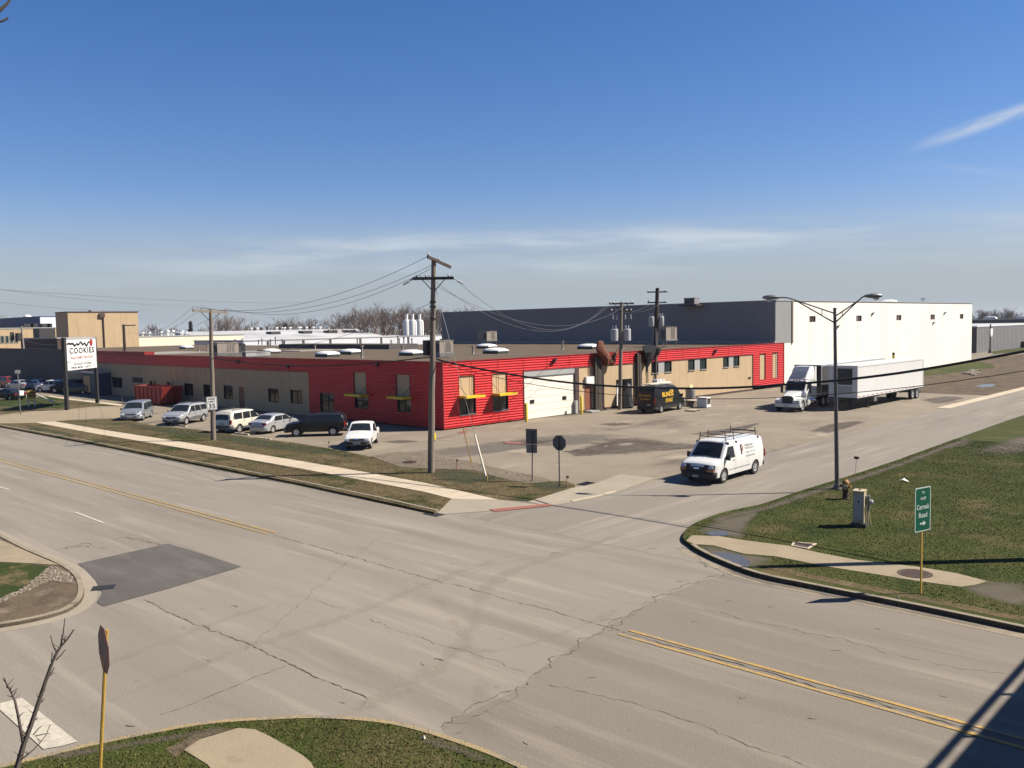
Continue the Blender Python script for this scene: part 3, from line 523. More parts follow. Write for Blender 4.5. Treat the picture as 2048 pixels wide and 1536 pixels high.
# wheel paths and wear on the paving
_z = iter(range(1000))
for px, w, m, k in (([(640, 1450), (760, 1400), (880, 1330), (940, 1260), (960, 1200), (1010, 1150), (1180, 1090), (1350, 1050)], 1.1, m_softl, .9), ([(120, 1440), (300, 1370), (480, 1300), (700, 1230), (900, 1150), (1100, 1090)], 1.0, m_softl, .8),
        ([(60, 1380), (260, 1310), (460, 1235), (640, 1180)], .9, m_softl, .8), ([(900, 1520), (950, 1440), (960, 1350), (920, 1260), (860, 1180), (760, 1110), (600, 1050)], .9, m_softl, .7), ([(620, 1100), (1000, 1210), (1500, 1355), (2000, 1500)], 1.0, m_softr, .55),
        ([(480, 1110), (1000, 1262), (1500, 1420), (1900, 1560)], 1.1, m_softr, .6), ([(700, 1080), (1100, 1170), (1600, 1290), (2040, 1400)], .9, m_softl, .6), ([(300, 1190), (700, 1330), (1050, 1470)], .9, m_softr, .5), ([(100, 960), (400, 1020), (800, 1110), (1200, 1200)], .9, m_softr, .5),
        ([(0, 1000), (250, 1065), (600, 1160)], .9, m_softl, .7), ([(1230, 1060), (1400, 1010), (1600, 940), (1850, 860), (2040, 805)], .8, m_softr, .6), ([(1300, 1085), (1480, 1010), (1700, 930), (1950, 848)], .8, m_softr, .55), ([(650, 1190), (800, 1260), (900, 1330)], .5, m_softl, .6), ([(780, 1290), (1000, 1300), (1180, 1245), (1300, 1180)], .7, m_softl, .8),
        ([(900, 880), (1050, 862), (1200, 850), (1400, 838)], 1.6, m_softr, .7), ([(1250, 930), (1400, 895), (1540, 870)], 1.2, m_softl, .9), ([(1100, 920), (1250, 900), (1450, 880)], 1.4, m_softl, .8), ([(760, 890), (900, 880), (1000, 870)], 1.0, m_softl, .8), ([(1450, 850), (1600, 830), (1800, 812)], 1.5, m_softr, .7), ([(1200, 840), (1300, 836), (1450, 825)], 1.0, m_softl, .9), ([(300, 838), (420, 848), (520, 860)], 1.2, m_softr, .6)):
    smear('wear_streak', px, w, m, .0100+.0003*next(_z), 0, k*(.62 if m is m_softr else 1))
# ------------------------------------------------------------------ the red warehouse
P0 = Vector((-51.46, 46.44, 0)); RZ = R(88.718)
EX = Vector((math.cos(RZ), math.sin(RZ), 0)); EY = Vector((-math.sin(RZ), math.cos(RZ), 0))
def RP(u, v):
    d = ray(u, v); t = P0.dot(EY)/(d[0]*EY.x+d[1]*EY.y); q = Vector((d[0]*t, d[1]*t, 0))-P0; return q.dot(EX), H+d[2]*t
def LP(u, v):
    d = ray(u, v); t = P0.dot(EX)/(d[0]*EX.x+d[1]*EX.y); q = Vector((d[0]*t, d[1]*t, 0))-P0; return q.dot(EY), H+d[2]*t
def rect(F, u0, v0, u1, v1):
    um, vm = (u0+u1)/2, (v0+v1)/2; a, c = sorted((F(u0, vm)[0], F(u1, vm)[0])); return [a, c, F(um, v1)[1], F(um, v0)[1]]
TR = lambda s, d, z: (s, -d, z)     # right (sunny) face: along, outward, up
TL = lambda s, d, z: (-d, s, z)     # left (shaded) face
def tiles(s0, s1, z0, z1, holes):
    S = sorted({s0, s1, *[min(max(x, s0), s1) for h in holes for x in h[:2]]}); Z = sorted({z0, z1, *[min(max(x, z0), z1) for h in holes for x in h[2:]]})
    for a, b_ in zip(S, S[1:]):
        for c, d in zip(Z, Z[1:]):
            if b_-a > 1e-4 and d-c > 1e-4 and not any(h[0]-1e-4 <= a and b_ <= h[1]+1e-4 and h[2]-1e-4 <= c and d <= h[3]+1e-4 for h in holes): yield a, b_, c, d
PITCH_Z = .215
def prof(z):
    k = (z/PITCH_Z) % 1; return .045*float(np.interp(k, [0, .18, .42, .60, 1], [0, 1, 1, 0, 0]))
def siding(b, s0, s1, z0, z1, holes, d0=0.):
    for a, c, e, f in tiles(s0, s1, z0, z1, holes):
        zs = {e, f}
        for k in range(int(e/PITCH_Z)-1, int(f/PITCH_Z)+2):
            for q in (0, .18, .42, .60):
                z = (k+q)*PITCH_Z
                if e < z < f: zs.add(z)
        zs = sorted(zs)
        b.rings([[(a, d0+prof(z), z), (c, d0+prof(z), z)] for z in zs], closed=False)
def flatwall(b, s0, s1, z0, z1, holes, d0=0.):
    for a, c, e, f in tiles(s0, s1, z0, z1, holes): b.poly([(a, d0, e), (c, d0, e), (c, d0, f), (a, d0, f)])
def reveal(b, r, d0, d1):
    a, c, e, f = r
    for q in (((a, d0, e), (a, d1, e), (a, d1, f), (a, d0, f)), ((c, d0, e), (c, d1, e), (c, d1, f), (c, d0, f)), ((a, d0, e), (c, d0, e), (c, d1, e), (a, d1, e)), ((a, d0, f), (c, d0, f), (c, d1, f), (a, d1, f))): b.poly(q)
def window(T, r, parent, nv=2, nh=1, frame=None, glass=None, dep=-.14, sill=None, name='window'):
    a, c, e, f = r; b = MB(T); w = .06
    b.box(a, a+w, dep, dep+.07, e, f); b.box(c-w, c, dep, dep+.07, e, f); b.box(a+w, c-w, dep, dep+.07, e, e+w); b.box(a+w, c-w, dep, dep+.07, f-w, f)
    for k in range(1, nv): x = a+(c-a)*k/nv; b.box(x-.03, x+.03, dep, dep+.06, e+w, f-w)
    for k in range(1, nh): z = e+(f-e)*k/nh; b.box(a+w, c-w, dep+.005, dep+.05, z-.02, z+.02)
    reveal(b, r, dep, .02); o = b.build(name, frame or m_frame, parent)
    g = MB(T); g.poly([(a+.02, dep+.02, e+.02), (c-.02, dep+.02, e+.02), (c-.02, dep+.02, f-.02), (a+.02, dep+.02, f-.02)]); g.build('glass', glass or m_glass, o)
    if sill: s = MB(T); s.box(a-.05, c+.05, -.02, .08, e-.09, e-.01); s.build('sill', sill, o)
    return o
wh = thing('red_warehouse', 'low flat roofed warehouse with red ribbed siding and tan walls at the street corner', 'warehouse', P0, RZ)
TOP = 5.39; sG0, sG1 = RP(1047, 795)[0], RP(1150, 785)[0]; sJ = RP(1157.5, 780)[0]; sE0 = RP(1505.5, 745)[0]; LEN = 55.73
zF = 4.33
# openings on the sunny face
pan = [rect(RP, 917.5, 751, 949, 792), rect(RP, 984, 746, 1014, 786)]
win = [rect(RP, 919, 794, 951.5, 828), rect(RP, 985.5, 789, 1016, 820)]
slot = [rect(RP, 1519, 707.5, 1530.5, 759), rect(RP, 1544.5, 705.5, 1555, 756)]
for p, w in zip(pan, win): p[2] = w[3]
b = MB(TR); siding(b, 0, sG0, .12, TOP, pan+win); siding(b, sG0, sE0, zF, TOP, []); siding(b, sE0, LEN, .3, TOP, slot)
b.build('red_siding', m_red, wh)
b = MB(TR); b.box(-.06, LEN, -.05, .075, TOP, TOP+.07); b.box(-.07, .02, -.02, .08, .1, TOP); b.box(sG0, sE0, 0, .06, zF-.10, zF); b.box(LEN-.02, LEN+.08, -.25, .07, .3, TOP); b.box(sE0-.05, sE0+.03, 0, .07, .3, zF-.1)
b.build('siding_trim', m_redtrim, wh)
for k in range(1, 16):
    s = k*3.05
    if s < sG0-.3 or s > sG0: b = MB(TR); b.box(s-.012, s+.012, .03, .052, zF if s > sG0 else .15, TOP); b.build('sheet_joint', m_redtrim, wh)
def tan_panel(T, p):
    b = MB(T); b.poly([(p[0], -.07, p[2]), (p[1], -.07, p[2]), (p[1], -.07, p[3]), (p[0], -.07, p[3])]); o = b.build('tan_panel', m_tanpanel, wh); b = MB(T); reveal(b, p, -.09, .05); b.build('panel_reveal', m_redtrim, o)
for p in pan+slot: tan_panel(TR, p)
for w in win: window(TR, w, wh, 2, 1, sill=m_steel)
def awning(T, r, dep, z):
    b = MB(T); a, c = r[0]-.12, r[1]+.12; b.box(a, c, .05, dep, z+.03, z+.14); b.box(a, c, dep, dep+.03, z-.0, z+.19)
    b.box(a-.03, a, .05, dep+.03, z-.0, z+.19); b.box(c, c+.03, .05, dep+.03, z-.0, z+.19); o = b.build('awning', m_awning, wh)
    b = MB(T)
    for s in (a+.1, c-.1): b = MB(T); b.tube([(s, .06, z+1.0), (s, dep-.05, z+.2)], .018, 6); b.build('tie_rod', m_darkm, o)
for w in win: awning(TR, w, 1.0, w[3]-.02)
# tan wall on the sunny face
wd = rect(RP, 1169.5, 770, 1184, 819); wd[2] = .15
ent = rect(RP, 1233, 758, 1263.5, 806); ent[2] = .12
w3 = [rect(RP, 1303, 721, 1343, 744.5), rect(RP, 1376.6, 716, 1413, 739), rect(RP, 1446.5, 711, 1478.5, 733)]
b = MB(TR); flatwall(b, sJ, sE0, .02, zF+.05, [wd, ent]+w3, -.012); b.build('tan_wall', m_tan, wh)
b = MB(TR); b.box(sJ+.02, sE0, 0, .05, .02, .22); b.build('wall_base', m_brown, wh)
for w in w3:
    a, c, e, f = w; L3 = (c-a)/3
    b = MB(TR); flatwall(b, a+L3*1.06, a+L3*2.0, e, f, [], -.04); b.poly([(a, -.3, e), (c, -.3, e), (c, -.3, f), (a, -.3, f)]); b.build('window_infill', m_grayml, wh)
    for q in ([a, a+L3, e, f], [a+2*L3, c, e, f]): window(TR, q, wh, 2, 4, m_frame, m_greenglass, sill=m_framel)
b = MB(TR); a, c, e, f = wd; b.box(a, c, -.12, -.06, e, f); b.build('steel_door', m_reddoor, wh)
b = MB(TR); reveal(b, wd, -.12, .03); b.box(a-.1, c+.1, .0, .9, .02, .14); b.build('door_frame', m_grayml, wh)
a, c, e, f = ent; b = MB(TR); reveal(b, ent, -.9, .04); b.build('entry_recess', m_framel, wh); b = MB(TR); b.poly([(a, -.9, e), (c, -.9, e), (c, -.9, f), (a, -.9, f)]); b.build('entry_back', m_darkm, wh)
b = MB(TR); b.box(a+.05, a+(c-a)*.55, -.5, -.45, e, f-.45)
for k in range(1, 5): b.box(a+.05, a+(c-a)*.55, -.45, -.43, e+(f-.45-e)*k/5-.02, e+(f-.45-e)*k/5+.02)
b.build('white_inner_door', m_signwhite, wh)
# overhead door
zD = RP(1100, 742.5)[1]-.33; b = MB(TR)
for k in range(6):
    z0 = .03+(zD-.03)*k/6; b.box(sG0+.06, sG1, -.14, -.09, z0+.012, z0+(zD-.03)/6-.012)
b.box(sG0+.06, sG1, -.16, -.13, .02, zD); gd = b.build('overhead_door', m_wdoor, wh)
for u, v in ((1065.5, 803.5), (1130, 796)):
    s, z = RP(u, v); b = MB(TR); b.box(s-.28, s+.28, -.09, -.07, z-.17, z+.17); b.build('door_window', m_glass, gd)
b = MB(TR); b.box(sG0, sG1, -.12, .02, zD, zF-.1); b.build('door_lintel', m_grayml, wh)
b = MB(TR); b.box(sG1, sJ, -.14, .06, .02, zF-.1); b.build('door_jamb', m_brown, wh); b = MB(TR); b.box(sG0-.02, sG0+.06, -.14, .07, .02, zF-.1); b.build('door_jamb', m_brown, wh)
b = MB(TR); b.box(sG1-.16, sG1+.16, -.05, .2, .02, 1.2); b.build('door_guard', m_grayml, wh)
# two dark timber clad pilasters carrying conduits
for (u0, u1, v0) in ((1185.5, 1198.5, 712), (1270, 1279, 706)):
    s0, s1 = RP(u0, 770)[0], RP(u1, 770)[0]; z1 = RP(u0, v0)[1]; b = MB(TR); n = 3
    for k in range(n): b.box(s0+(s1-s0)*k/n+.02, s0+(s1-s0)*(k+1)/n-.02, .06, .34+.04*(k % 2), .02, z1-.15*k)
    b.box(s0-.05, s1+.05, .05, .45, .02, .25); b.build('timber_pilaster', m_woodd, wh)
for s in (RP(1178, 745)[0], RP(1294, 740)[0]): b = MB(TR); b.tube([(s, .1, .4 if s > 20 else 2.9), (s, .1, 4.9)], .05, 8); b.build('conduit', m_brown, wh)
r = rect(RP, 1169, 753, 1185, 768); b = MB(TR); b.box(r[0], r[1], .02, .25, r[2], r[3]); b.build('meter_cabinet', m_signwhite, wh)
def wall_light(T, s, z, parent, d0=.05, mat=None):
    b = MB(T); b.box(s-.14, s+.14, d0, d0+.14, z-.12, z+.16); b.box(s-.19, s+.19, d0+.1, d0+.34, z+.1, z+.22); b.build('wall_light', mat or m_darkm, parent)
for u, v in ((1106, 723), (1428.5, 703.5)): wall_light(TR, *RP(u, v), wh)
s, z = RP(1499, 755.5); b = MB(TR); b.box(s-.3, s+.3, .02, .06, z-.1, z+.1); b.build('wall_plate', m_brown, wh)
# shaded face toward the main road
yr = LP(618, 780)[0]; zL = 4.23; yst = 56.2; yd = 84.0; yend = 128.
lpan = [rect(LP, 708, 744.6, 733, 790), rect(LP, 792.5, 749, 820, 794)]
lwin = [rect(LP, 710, 791, 737, 817), rect(LP, 795, 796, 822.5, 824)]
for p, w in zip(lpan, lwin): p[2] = w[3]
gdr = rect(LP, 641, 786, 669, 829); gdr[2] = .05
tw = [rect(LP, *q) for q in ((369.5, 767, 386, 791), (407.6, 769, 425, 794), (448, 771, 465, 798), (537, 777, 557, 804), (581.4, 780, 604, 807), (335, 764, 349, 786), (300, 762, 313, 780), (225, 755, 244, 775))]
vdr = rect(LP, 478, 774, 488.5, 816); vdr[2] = .05
vnt = rect(LP, 265, 755, 285, 765)
b = MB(TL); siding(b, 0, yr, .12, TOP, lpan+lwin+[gdr]); siding(b, yr, yst, zL, TOP, []); siding(b, yst, yd, zL-.1, 5.75, []); b.build('red_siding', m_red, wh)
b = MB(TL); b.box(.06, yst, -.05, .075, TOP, TOP+.07); b.box(yst, yd, -.25, .075, 5.75, 5.82); b.box(yr, yd, 0, .06, zL-.1, zL-.02); b.box(yst-.04, yst, -1.2, .05, TOP-.1, 5.8); b.build('siding_trim', m_redtrim, wh)
b = MB(TL); flatwall(b, yr, yd, .02, zL+.06, tw+[vdr, vnt], -.012); b.build('tan_wall', m_tan, wh)
b = MB(TL); flatwall(b, yd, yend, .02, 5.9, []); b.box(yd, yend, -.2, .05, 5.9, 5.98); b.build('gray_wall', m_darkgray, wh)
for p in lpan: tan_panel(TL, p)
for w in lwin: window(TL, w, wh, 2, 1); awning(TL, w, 1.0, w[3]-.02)
for w in tw: window(TL, w, wh, 2, 2)
window(TL, gdr, wh, 2, 2, name='glass_door')
a, c, e, f = vdr; b = MB(TL); b.box(a, c, -.1, -.04, e, f); b.build('steel_door', m_reddoor, wh)
a, c, e, f = vnt; b = MB(TL)
for k in range(6): b.box(a, c, -.1, .02, e+(f-e)*k/6, e+(f-e)*k/6+.05)
b.build('wall_vent', m_darkm, wh)
for u, v in ((577.5, 734), (478, 724), (756, 730)): wall_light(TL, *LP(u, v), wh)
# navy entry vestibule, red door bay and canopy, farther left
e0, e1 = LP(197, 770)[0], LP(223, 770)[0]; e0, e1 = min(e0, e1), max(e0, e1)
b = MB(TL); b.box(e0, e1, 0, 2.0, .02, 2.95); vs = b.build('entry_vestibule', m_navy, wh); b = MB(TL); b.box(e0-.15, e1+.15, -.02, 2.2, 2.95, 3.12); b.build('vestibule_roof', m_grayml, vs)
b = MB(TL); b.box(e0+1.9, e1-.4, 2.0, 2.04, .1, 2.5); b.build('vestibule_door', m_glass, vs)
e0, e1 = sorted((LP(164, 770)[0], LP(181, 770)[0])); b = MB(TL); b.box(e0, e1, .02, .10, .05, 4.0); b.build('red_door_bay', m_redtrim, wh)
e0, e1 = sorted((LP(160, 756)[0], LP(186, 757)[0])); b = MB(TL); b.box(e0, e1, .0, 1.6, 2.85, 2.98); b.build('door_canopy', m_grayml, wh)
# roof
b = MB(); b.poly([(.0, .0, TOP-.06), (53.9, .0, TOP-.06), (53.9, 62, TOP-.06), (.0, 62, TOP-.06)]); b.poly([(.0, 62, TOP-.05), (40, 62, TOP-.05), (40, yend, TOP-.05), (.0, yend, TOP-.05)]); b.build('flat_roof', m_roof, wh)
b = MB(); b.box(.0, .25, yst, yd, TOP-.1, 5.74); b.build('parapet', m_cop, wh); b = MB(); b.box(53.9, 54.15, .2, 62, TOP-.1, 5.68); b.box(53.9, LEN, .02, .2, .3, TOP); b.build('parapet', m_cop, wh)
def roof_local(u, v, z=TOP): q = G(u, v, z)-P0; return q.dot(EX), q.dot(EY)
x, y = roof_local(700, 697); b = MB(); b.box(x, x+5, y-9, 70, TOP-.2, TOP+.55); b.build('raised_roof', m_darkgray, wh); b = MB(); b.box(x+.15, x+4.85, y-8.8, 69.8, TOP+.55, TOP+.58); b.build('raised_roof_deck', m_roof, wh)
for (u0, v0), (u1, v1), m in (((300, 709), (520, 697), m_roofl), ((560, 702), (690, 699), m_roofl)):
    a = roof_local(u0, v0); c = roof_local(u1, v1); b = MB(); X0, X1 = sorted((a[0], c[0])); Y0, Y1 = sorted((a[1], c[1])); b.box(X0, min(X1, X0+9), Y0, Y1, TOP-.2, TOP+.03); b.build('roof_patch', m, wh)
def skylight(u, v, s=1.5):
    x, y = roof_local(u, v); b = MB(); b.box(x-s/2, x+s/2, y-s*.75, y+s*.75, TOP-.2, TOP+.22); o = b.build('skylight', m_darkm, wh)
    b = MB(); b.rings([[(x-s/2*k, y-s*.75*k, TOP+h), (x+s/2*k, y-s*.75*k, TOP+h), (x+s/2*k, y+s*.75*k, TOP+h), (x-s/2*k, y+s*.75*k, TOP+h)] for k, h in ((1.05, .22), (1, .33), (.75, .47), (.35, .55))]); b.build('dome', m_signwhite, o, 60)
for u, v in ((654.7, 712.5), (702, 707.5), (823, 710), (806, 694.5), (973, 696), (991, 706), (1178, 697), (541, 706), (373, 697)): skylight(u, v)
def vent_pipe(u, v, h, r=.11, mat=None):
    x, y = roof_local(u, v); b = MB(); b.lathe([(r*1.6, TOP-.1), (r, TOP+.12), (r, TOP+h*.86), (r*1.7, TOP+h*.88), (r*1.7, TOP+h)], 10, (x, y, 0)); b.build('vent_pipe', mat or m_unit, wh)
for u, v, h in ((724, 715, 1.15), (946, 707, .75), (1125, 698, .9), (805, 707, .85), (415, 699, .8), (398, 703, .6), (471, 694, 1.3), (630, 699, .6)): vent_pipe(u, v, h)
for k in range(14): vent_pipe(random.uniform(480, 830), random.uniform(688, 692), random.uniform(.7, 1.6), .09, m_darkm if k % 2 else m_steel)
def hvac(u, v, w, l, h, lift, label, mat=None):
    p = G(u, v, TOP); o = thing('rooftop_unit', label, 'air conditioner', (p.x, p.y, TOP-.02), RZ, 'rooftop units on the red warehouse')
    b = MB(); b.box(-l/2, l/2, -w/2, w/2, lift, lift+h); b.box(-l/2-.04, l/2+.04, -w/2-.04, w/2+.04, lift+h, lift+h+.06); b.build('housing', mat or m_unit, o)
    b = MB()
    for k in range(5): b.box(-l/2*.1+l*.1*k*.8, -l/2*.1+l*.1*k*.8+.04, -w/2-.02, -w/2, lift+.1, lift+h-.1)
    b.build('grille', m_darkm, o); b = MB()
    for k in range(6): b.box(-l/2-.02, -l/2, -w/2+.1+k*.12, -w/2+.15+k*.12, lift+.15, lift+h*.8)
    b.build('grille', m_darkm, o); b = MB(); b.lathe([(.4, lift+h+.06), (.42, lift+h+.16), (.3, lift+h+.18)], 14, (l*.2, 0, 0)); b.build('fan_guard', m_darkm, o)
    b = MB()
    if lift > .5:
        for x in (-l/2+.05, l/2-.12):
            for y in (-w/2+.05, w/2-.12): b.box(x, x+.09, y, y+.09, 0, lift)
        b.box(-l/2-.1, l/2+.1, -w/2-.1, w/2+.1, lift-.12, lift)
    else: b.box(-l/2, l/2, -w/2, w/2, 0, lift)
    b.build('support_frame', m_steel, o)
hvac(883, 713, 1.5, 1.7, 1.15, .35, 'boxy beige rooftop unit right behind the tall wooden pole')
hvac(975, 691, 1.9, 2.0, 1.25, .75, 'beige rooftop unit raised on legs against the long gray wall')
hvac(1329, 693, 2.0, 2.2, 1.45, .8, 'beige rooftop unit on legs beside the dark pole with transformers')
hvac(450, 711, 1.6, 2.6, 1.15, .3, 'wide beige rooftop unit on the left part of the roof')
hvac(481, 708, .9, .9, .9, .2, 'small dark rooftop fan housing beside the wide beige unit', m_darkm)
hvac(513, 713, .8, 2.9, .45, .1, 'low flat gray duct box lying near the roof edge', m_grayml)
# ------------------------------------------------------------------ the big white warehouse behind
WO = P0+EX*54.2; WH = 10.62
bw = thing('white_warehouse', 'large white precast warehouse with a long dark gray side wall', 'warehouse', WO, RZ)
L0 = 73.05
def WP(u, v): s, z = RP(u, v); return s-54.2, z
vents = [rect(WP, *q) for q in ((1623, 632, 1635, 643.5), (1717, 631, 1727, 642), (1797, 630, 1806, 640), (1865, 629, 1873, 638.5), (1923.5, 628, 1930, 637))]
b = MB(TR); flatwall(b, 4.2, L0, 0, WH, vents, -.3); flatwall(b, 1.3, 4.2, 0, 5.39, [], -.3); b.poly([(L0, -.3, 0), (L0, -63, 0), (L0, -63, WH), (L0, -.3, WH)]); b.build('white_wall', m_whitewall, bw)
b = MB(TR); s = 4.2+4.9
while s < L0: b.box(s-.03, s+.03, -.3, -.292, 0, WH); s += 4.93
b.build('panel_joint', m_joint, bw)
b = MB(TR)
for k in range(22): b.box(k*4.2/22, (k+.72)*4.2/22, -.32, -.27, 5.39, WH)
b.poly([(0, -.32, 5.39), (4.2, -.32, 5.39), (4.2, -.32, WH), (0, -.32, WH)]); b.build('metal_panel', m_grayml, bw)
b = MB(TR); b.box(4.15, 4.4, -.34, -.15, 5.3, WH); b.build('corner_trim', m_unit, bw)
b = MB()
for k in range(160): y = .3+k*62.6/160; b.box(-.03, 0, y, y+.2, 5.0, WH-.1)
b.poly([(0, .3, 0), (0, 62.8, 0), (0, 62.8, WH), (0, .3, WH)]); b.build('gray_siding', m_graysiding, bw)
b = MB(); b.poly([(0, .3, WH-.3), (L0, .3, WH-.3), (L0, 62.8, WH-.3), (0, 62.8, WH-.3)]); b.poly([(0, 62.8, 0), (L0, 62.8, 0), (L0, 62.8, WH), (0, 62.8, WH)]); b.build('flat_roof', m_whiteroof, bw)
b = MB(); b.box(-.06, .2, .1, 62.9, WH, WH+.1); b.box(.2, L0+.05, .2, .5, WH, WH+.09); b.build('coping', m_grayml, bw)
for w in vents:
    b = MB(TR); reveal(b, w, -.5, -.27); n = 6
    for k in range(n): z = w[2]+(w[3]-w[2])*k/n; b.box(w[0], w[1], -.44, -.40, z, z+(w[3]-w[2])/n*.7)
    b.poly([(w[0], -.5, w[2]), (w[1], -.5, w[2]), (w[1], -.5, w[3]), (w[0], -.5, w[3])]); b.build('wall_louver', m_brown, bw)
for u, v in ((1679, 654), (1748.5, 628), (1892.5, 626.5), (1870, 646.5)): s, z = WP(u, v); wall_light(TR, s, z, bw, -.3)
for u, v, lift, nm in ((1384, 606, 0, 'dark gray'),):
    d = ray(u, v); p = AT(u, 606, 118); o = thing('rooftop_unit', 'dark rooftop unit standing on the white warehouse roof', 'air conditioner', (p.x, p.y, WH-.3), RZ)
    b = MB(); b.box(-.65, .65, -.8, .8, .2, 1.0); b.box(-.68, .68, -.83, .83, 1.0, 1.06); b.build('housing', m_graysiding, o); b = MB(); b.box(-1.1, 1.1, -1.4, 1.4, 0, .2); b.build('base_curb', m_darkm, o)
    b = MB(); [b.box(-.67, -.65, -.7+k*.16, -.6+k*.16, .3, .9) for k in range(9)]; b.build('grille', m_darkm, o)
p = AT(1778, 603, 150); o = thing('roof_skylight', 'pale domed skylight on the white warehouse roof edge', 'skylight', (p.x, p.y, WH-.3), RZ); b = MB(); b.box(-1.3, 1.3, -.8, .8, 0, .5); b.build('curb', m_grayml, o); b = MB(); b.rings([[(-1.35*k, -.85*k, h), (1.35*k, -.85*k, h), (1.35*k, .85*k, h), (-1.35*k, .85*k, h)] for k, h in ((1, .5), (.8, .7), (.4, .8))]); b.build('dome', m_signwhite, o, 60)
p = AT(1846, 600, 165); o = thing('roof_antenna', 'thin antenna mast on the white warehouse roof', 'antenna', (p.x, p.y, WH-.3)); b = MB(); b.tube([(0, 0, 0), (0, 0, 1.3)], .05, 6); b.build('mast', m_darkm, o); b = MB(); b.box(-.5, .5, -.03, .03, 1.1, 1.16); b.box(-.35, .35, -.03, .03, .9, .95); b.build('crossbars', m_darkm, o)
# ------------------------------------------------------------------ buildings farther off
def az(u): d = ray(u, 655); return math.atan2(d[1], d[0])
def yX(u, x): return x*math.tan(az(u))
def xY(u, y): return y/math.tan(az(u))
def zX(u, v, x): d = ray(u, v); return H+d[2]*x/d[0]
def zY(u, v, y): d = ray(u, v); return H+d[2]*y/d[1]
def block(name, label, x0, x1, y0, y1, z, wall, roof, cat='building', zb=0., trim=None, shade=None):  # shade: darker colour for the side wall facing away from the sun
    o = thing(name, label, cat, (x1, y0, zb)); w, l, h = x1-x0, y1-y0, z-zb; b = MB()
    b.poly([(0, 0, 0), (0, l, 0), (0, l, h), (0, 0, h)]); b.poly([(-w, l, 0), (0, l, 0), (0, l, h), (-w, l, h)]); b.poly([(-w, 0, 0), (-w, l, 0), (-w, l, h), (-w, 0, h)]); b.build('wall', wall, o)
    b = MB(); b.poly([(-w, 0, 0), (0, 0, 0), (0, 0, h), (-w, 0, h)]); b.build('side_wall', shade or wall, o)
    b = MB(); b.poly([(-w, 0, h-.12), (0, 0, h-.12), (0, l, h-.12), (-w, l, h-.12)]); b.build('flat_roof', roof, o)
    b = MB(); b.box(-w-.1, .1, -.1, .15, h-.12, h+.12); b.box(-.15, .1, .15, l+.1, h-.12, h+.12); b.build('coping', trim or m_grayml, o)
    return o, w, l, h
# tan tower
A = AT(135, 624, 215); x1, y0 = A.x, A.y; o, w, l, h = block('tan_tower', 'tall plain tan block tower rising behind the red warehouse', xY(112, y0), x1, y0, yX(277, x1), A.z, m_tan, m_roof, zb=0, trim=m_brown)
s = yX(207, x1)-y0; b = MB(); b.tube([(.15, s, h-.3), (.15, s, 4)], .14, 8); b.build('downpipe', m_brown, o); b = MB(); b.box(.02, .4, s-.9, s+.3, h-1.2, h-.3); b.build('rain_head', m_brown, o)
b = MB(); b.box(-2.5, -.6, s-2.2, s-.2, h, h+.4); b.build('roof_hatch', m_grayml, o)
# long cream building and its neighbour
x = -205.; o, w, l, h = block('cream_building', 'long low building with a plain cream wall beyond the red warehouse roof', x-110, x, yX(262, x), yX(486, x), zX(380, 671, x), m_cream, m_whiteroof)
for k in range(22): 
    vx, vy = -random.uniform(4, 100), random.uniform(1, l-1); b = MB(); hh = random.uniform(.7, 1.7); b.lathe([(.2, h-.2), (.2, h+hh*.6), (.5, h+hh*.7), (.45, h+hh)], 8, (vx, vy, 0)); b.build('roof_vent', m_signwhite, o)
x = -170.; o, w, l, h = block('white_factory', 'low bluish white factory wall behind the dark roof parapet', x-22, x, yX(486, x), yX(905, x), zX(660, 676.5, x), m_whitewall2, m_whiteroof)
for u in (535, 565, 606, 660, 720, 762, 816):
    s = yX(u, x)-y0*0-(o.location.y); b = MB(); b.box(.02, .12, s-.25, s+.25, 0, h*.98); b.build('wall_pilaster', m_darkgray, o)
x = -250.; ya, yb, yc = yX(520, x), yX(712, x), yX(770, x); zr, ze = zX(640, 658.5, x), zX(760, 671, x)
o = thing('pitched_roof_hall', 'long white hall with a low pitched white roof in front of bare trees', 'building', (x, ya, 0)); b = MB(); b.rings([[(30, p, 0), (30, p, ze), (0, q, zr), (-60, q, zr), (-60, p, 0)] for p, q in ((yX(455, x+30)-ya, 0), (yX(770, x+30)-ya, yb-ya))]); b.build('roof_slope', m_whiteroof, o)
for k in range(26):
    t = random.random(); q = t*(yb-ya); b = MB(); b.lathe([(.3, zr-.1), (.3, zr+.5), (.6, zr+.6), (.5, zr+.95)], 8, (-1-random.random()*10, q, 0)); b.build('roof_vent', m_signwhite if k % 3 else m_darkm, o)
for u, v in ((548, 671), (612, 661), (662, 670), (700, 666)):
    q = yX(u, x+14)-ya; b = MB(); b.box(12, 15, q-1.6, q+1.6, (zr+ze)/2-.2, (zr+ze)/2+.9); b.build('roof_unit', m_darkm, o)
# silos
for i, (u, lab) in enumerate(((814, 'leftmost and shadiest of three white silos beyond the factory roof'), (826, 'middle of three white silos beyond the factory roof'), (840, 'rightmost of three white silos beyond the factory roof'))):
    p = AT(u, 666, 262-(6 if i == 1 else 0)); zt = HT(u, 640, p); zn = HT(u, 628, p); o = thing('silo', lab, 'silo', (p.x, p.y, 0), 0, 'white silos behind the factory')
    b = MB(); r = 1.1; b.lathe([(r, 0), (r, zt-.5), (r*.8, zt), (.3, zt+.1)], 20); b.build('tank', m_signwhite, o, 40); b = MB(); b.lathe([(.42, zt-.1), (.42, zn-.3), (.48, zn-.3), (.48, zn)], 12); b.build('neck', m_signwhite, o, 40)
    b = MB(); b.tube([(r+.05, 0, 0), (r+.05, 0, zt)], .05, 5); b.build('ladder_pipe', m_steel, o)
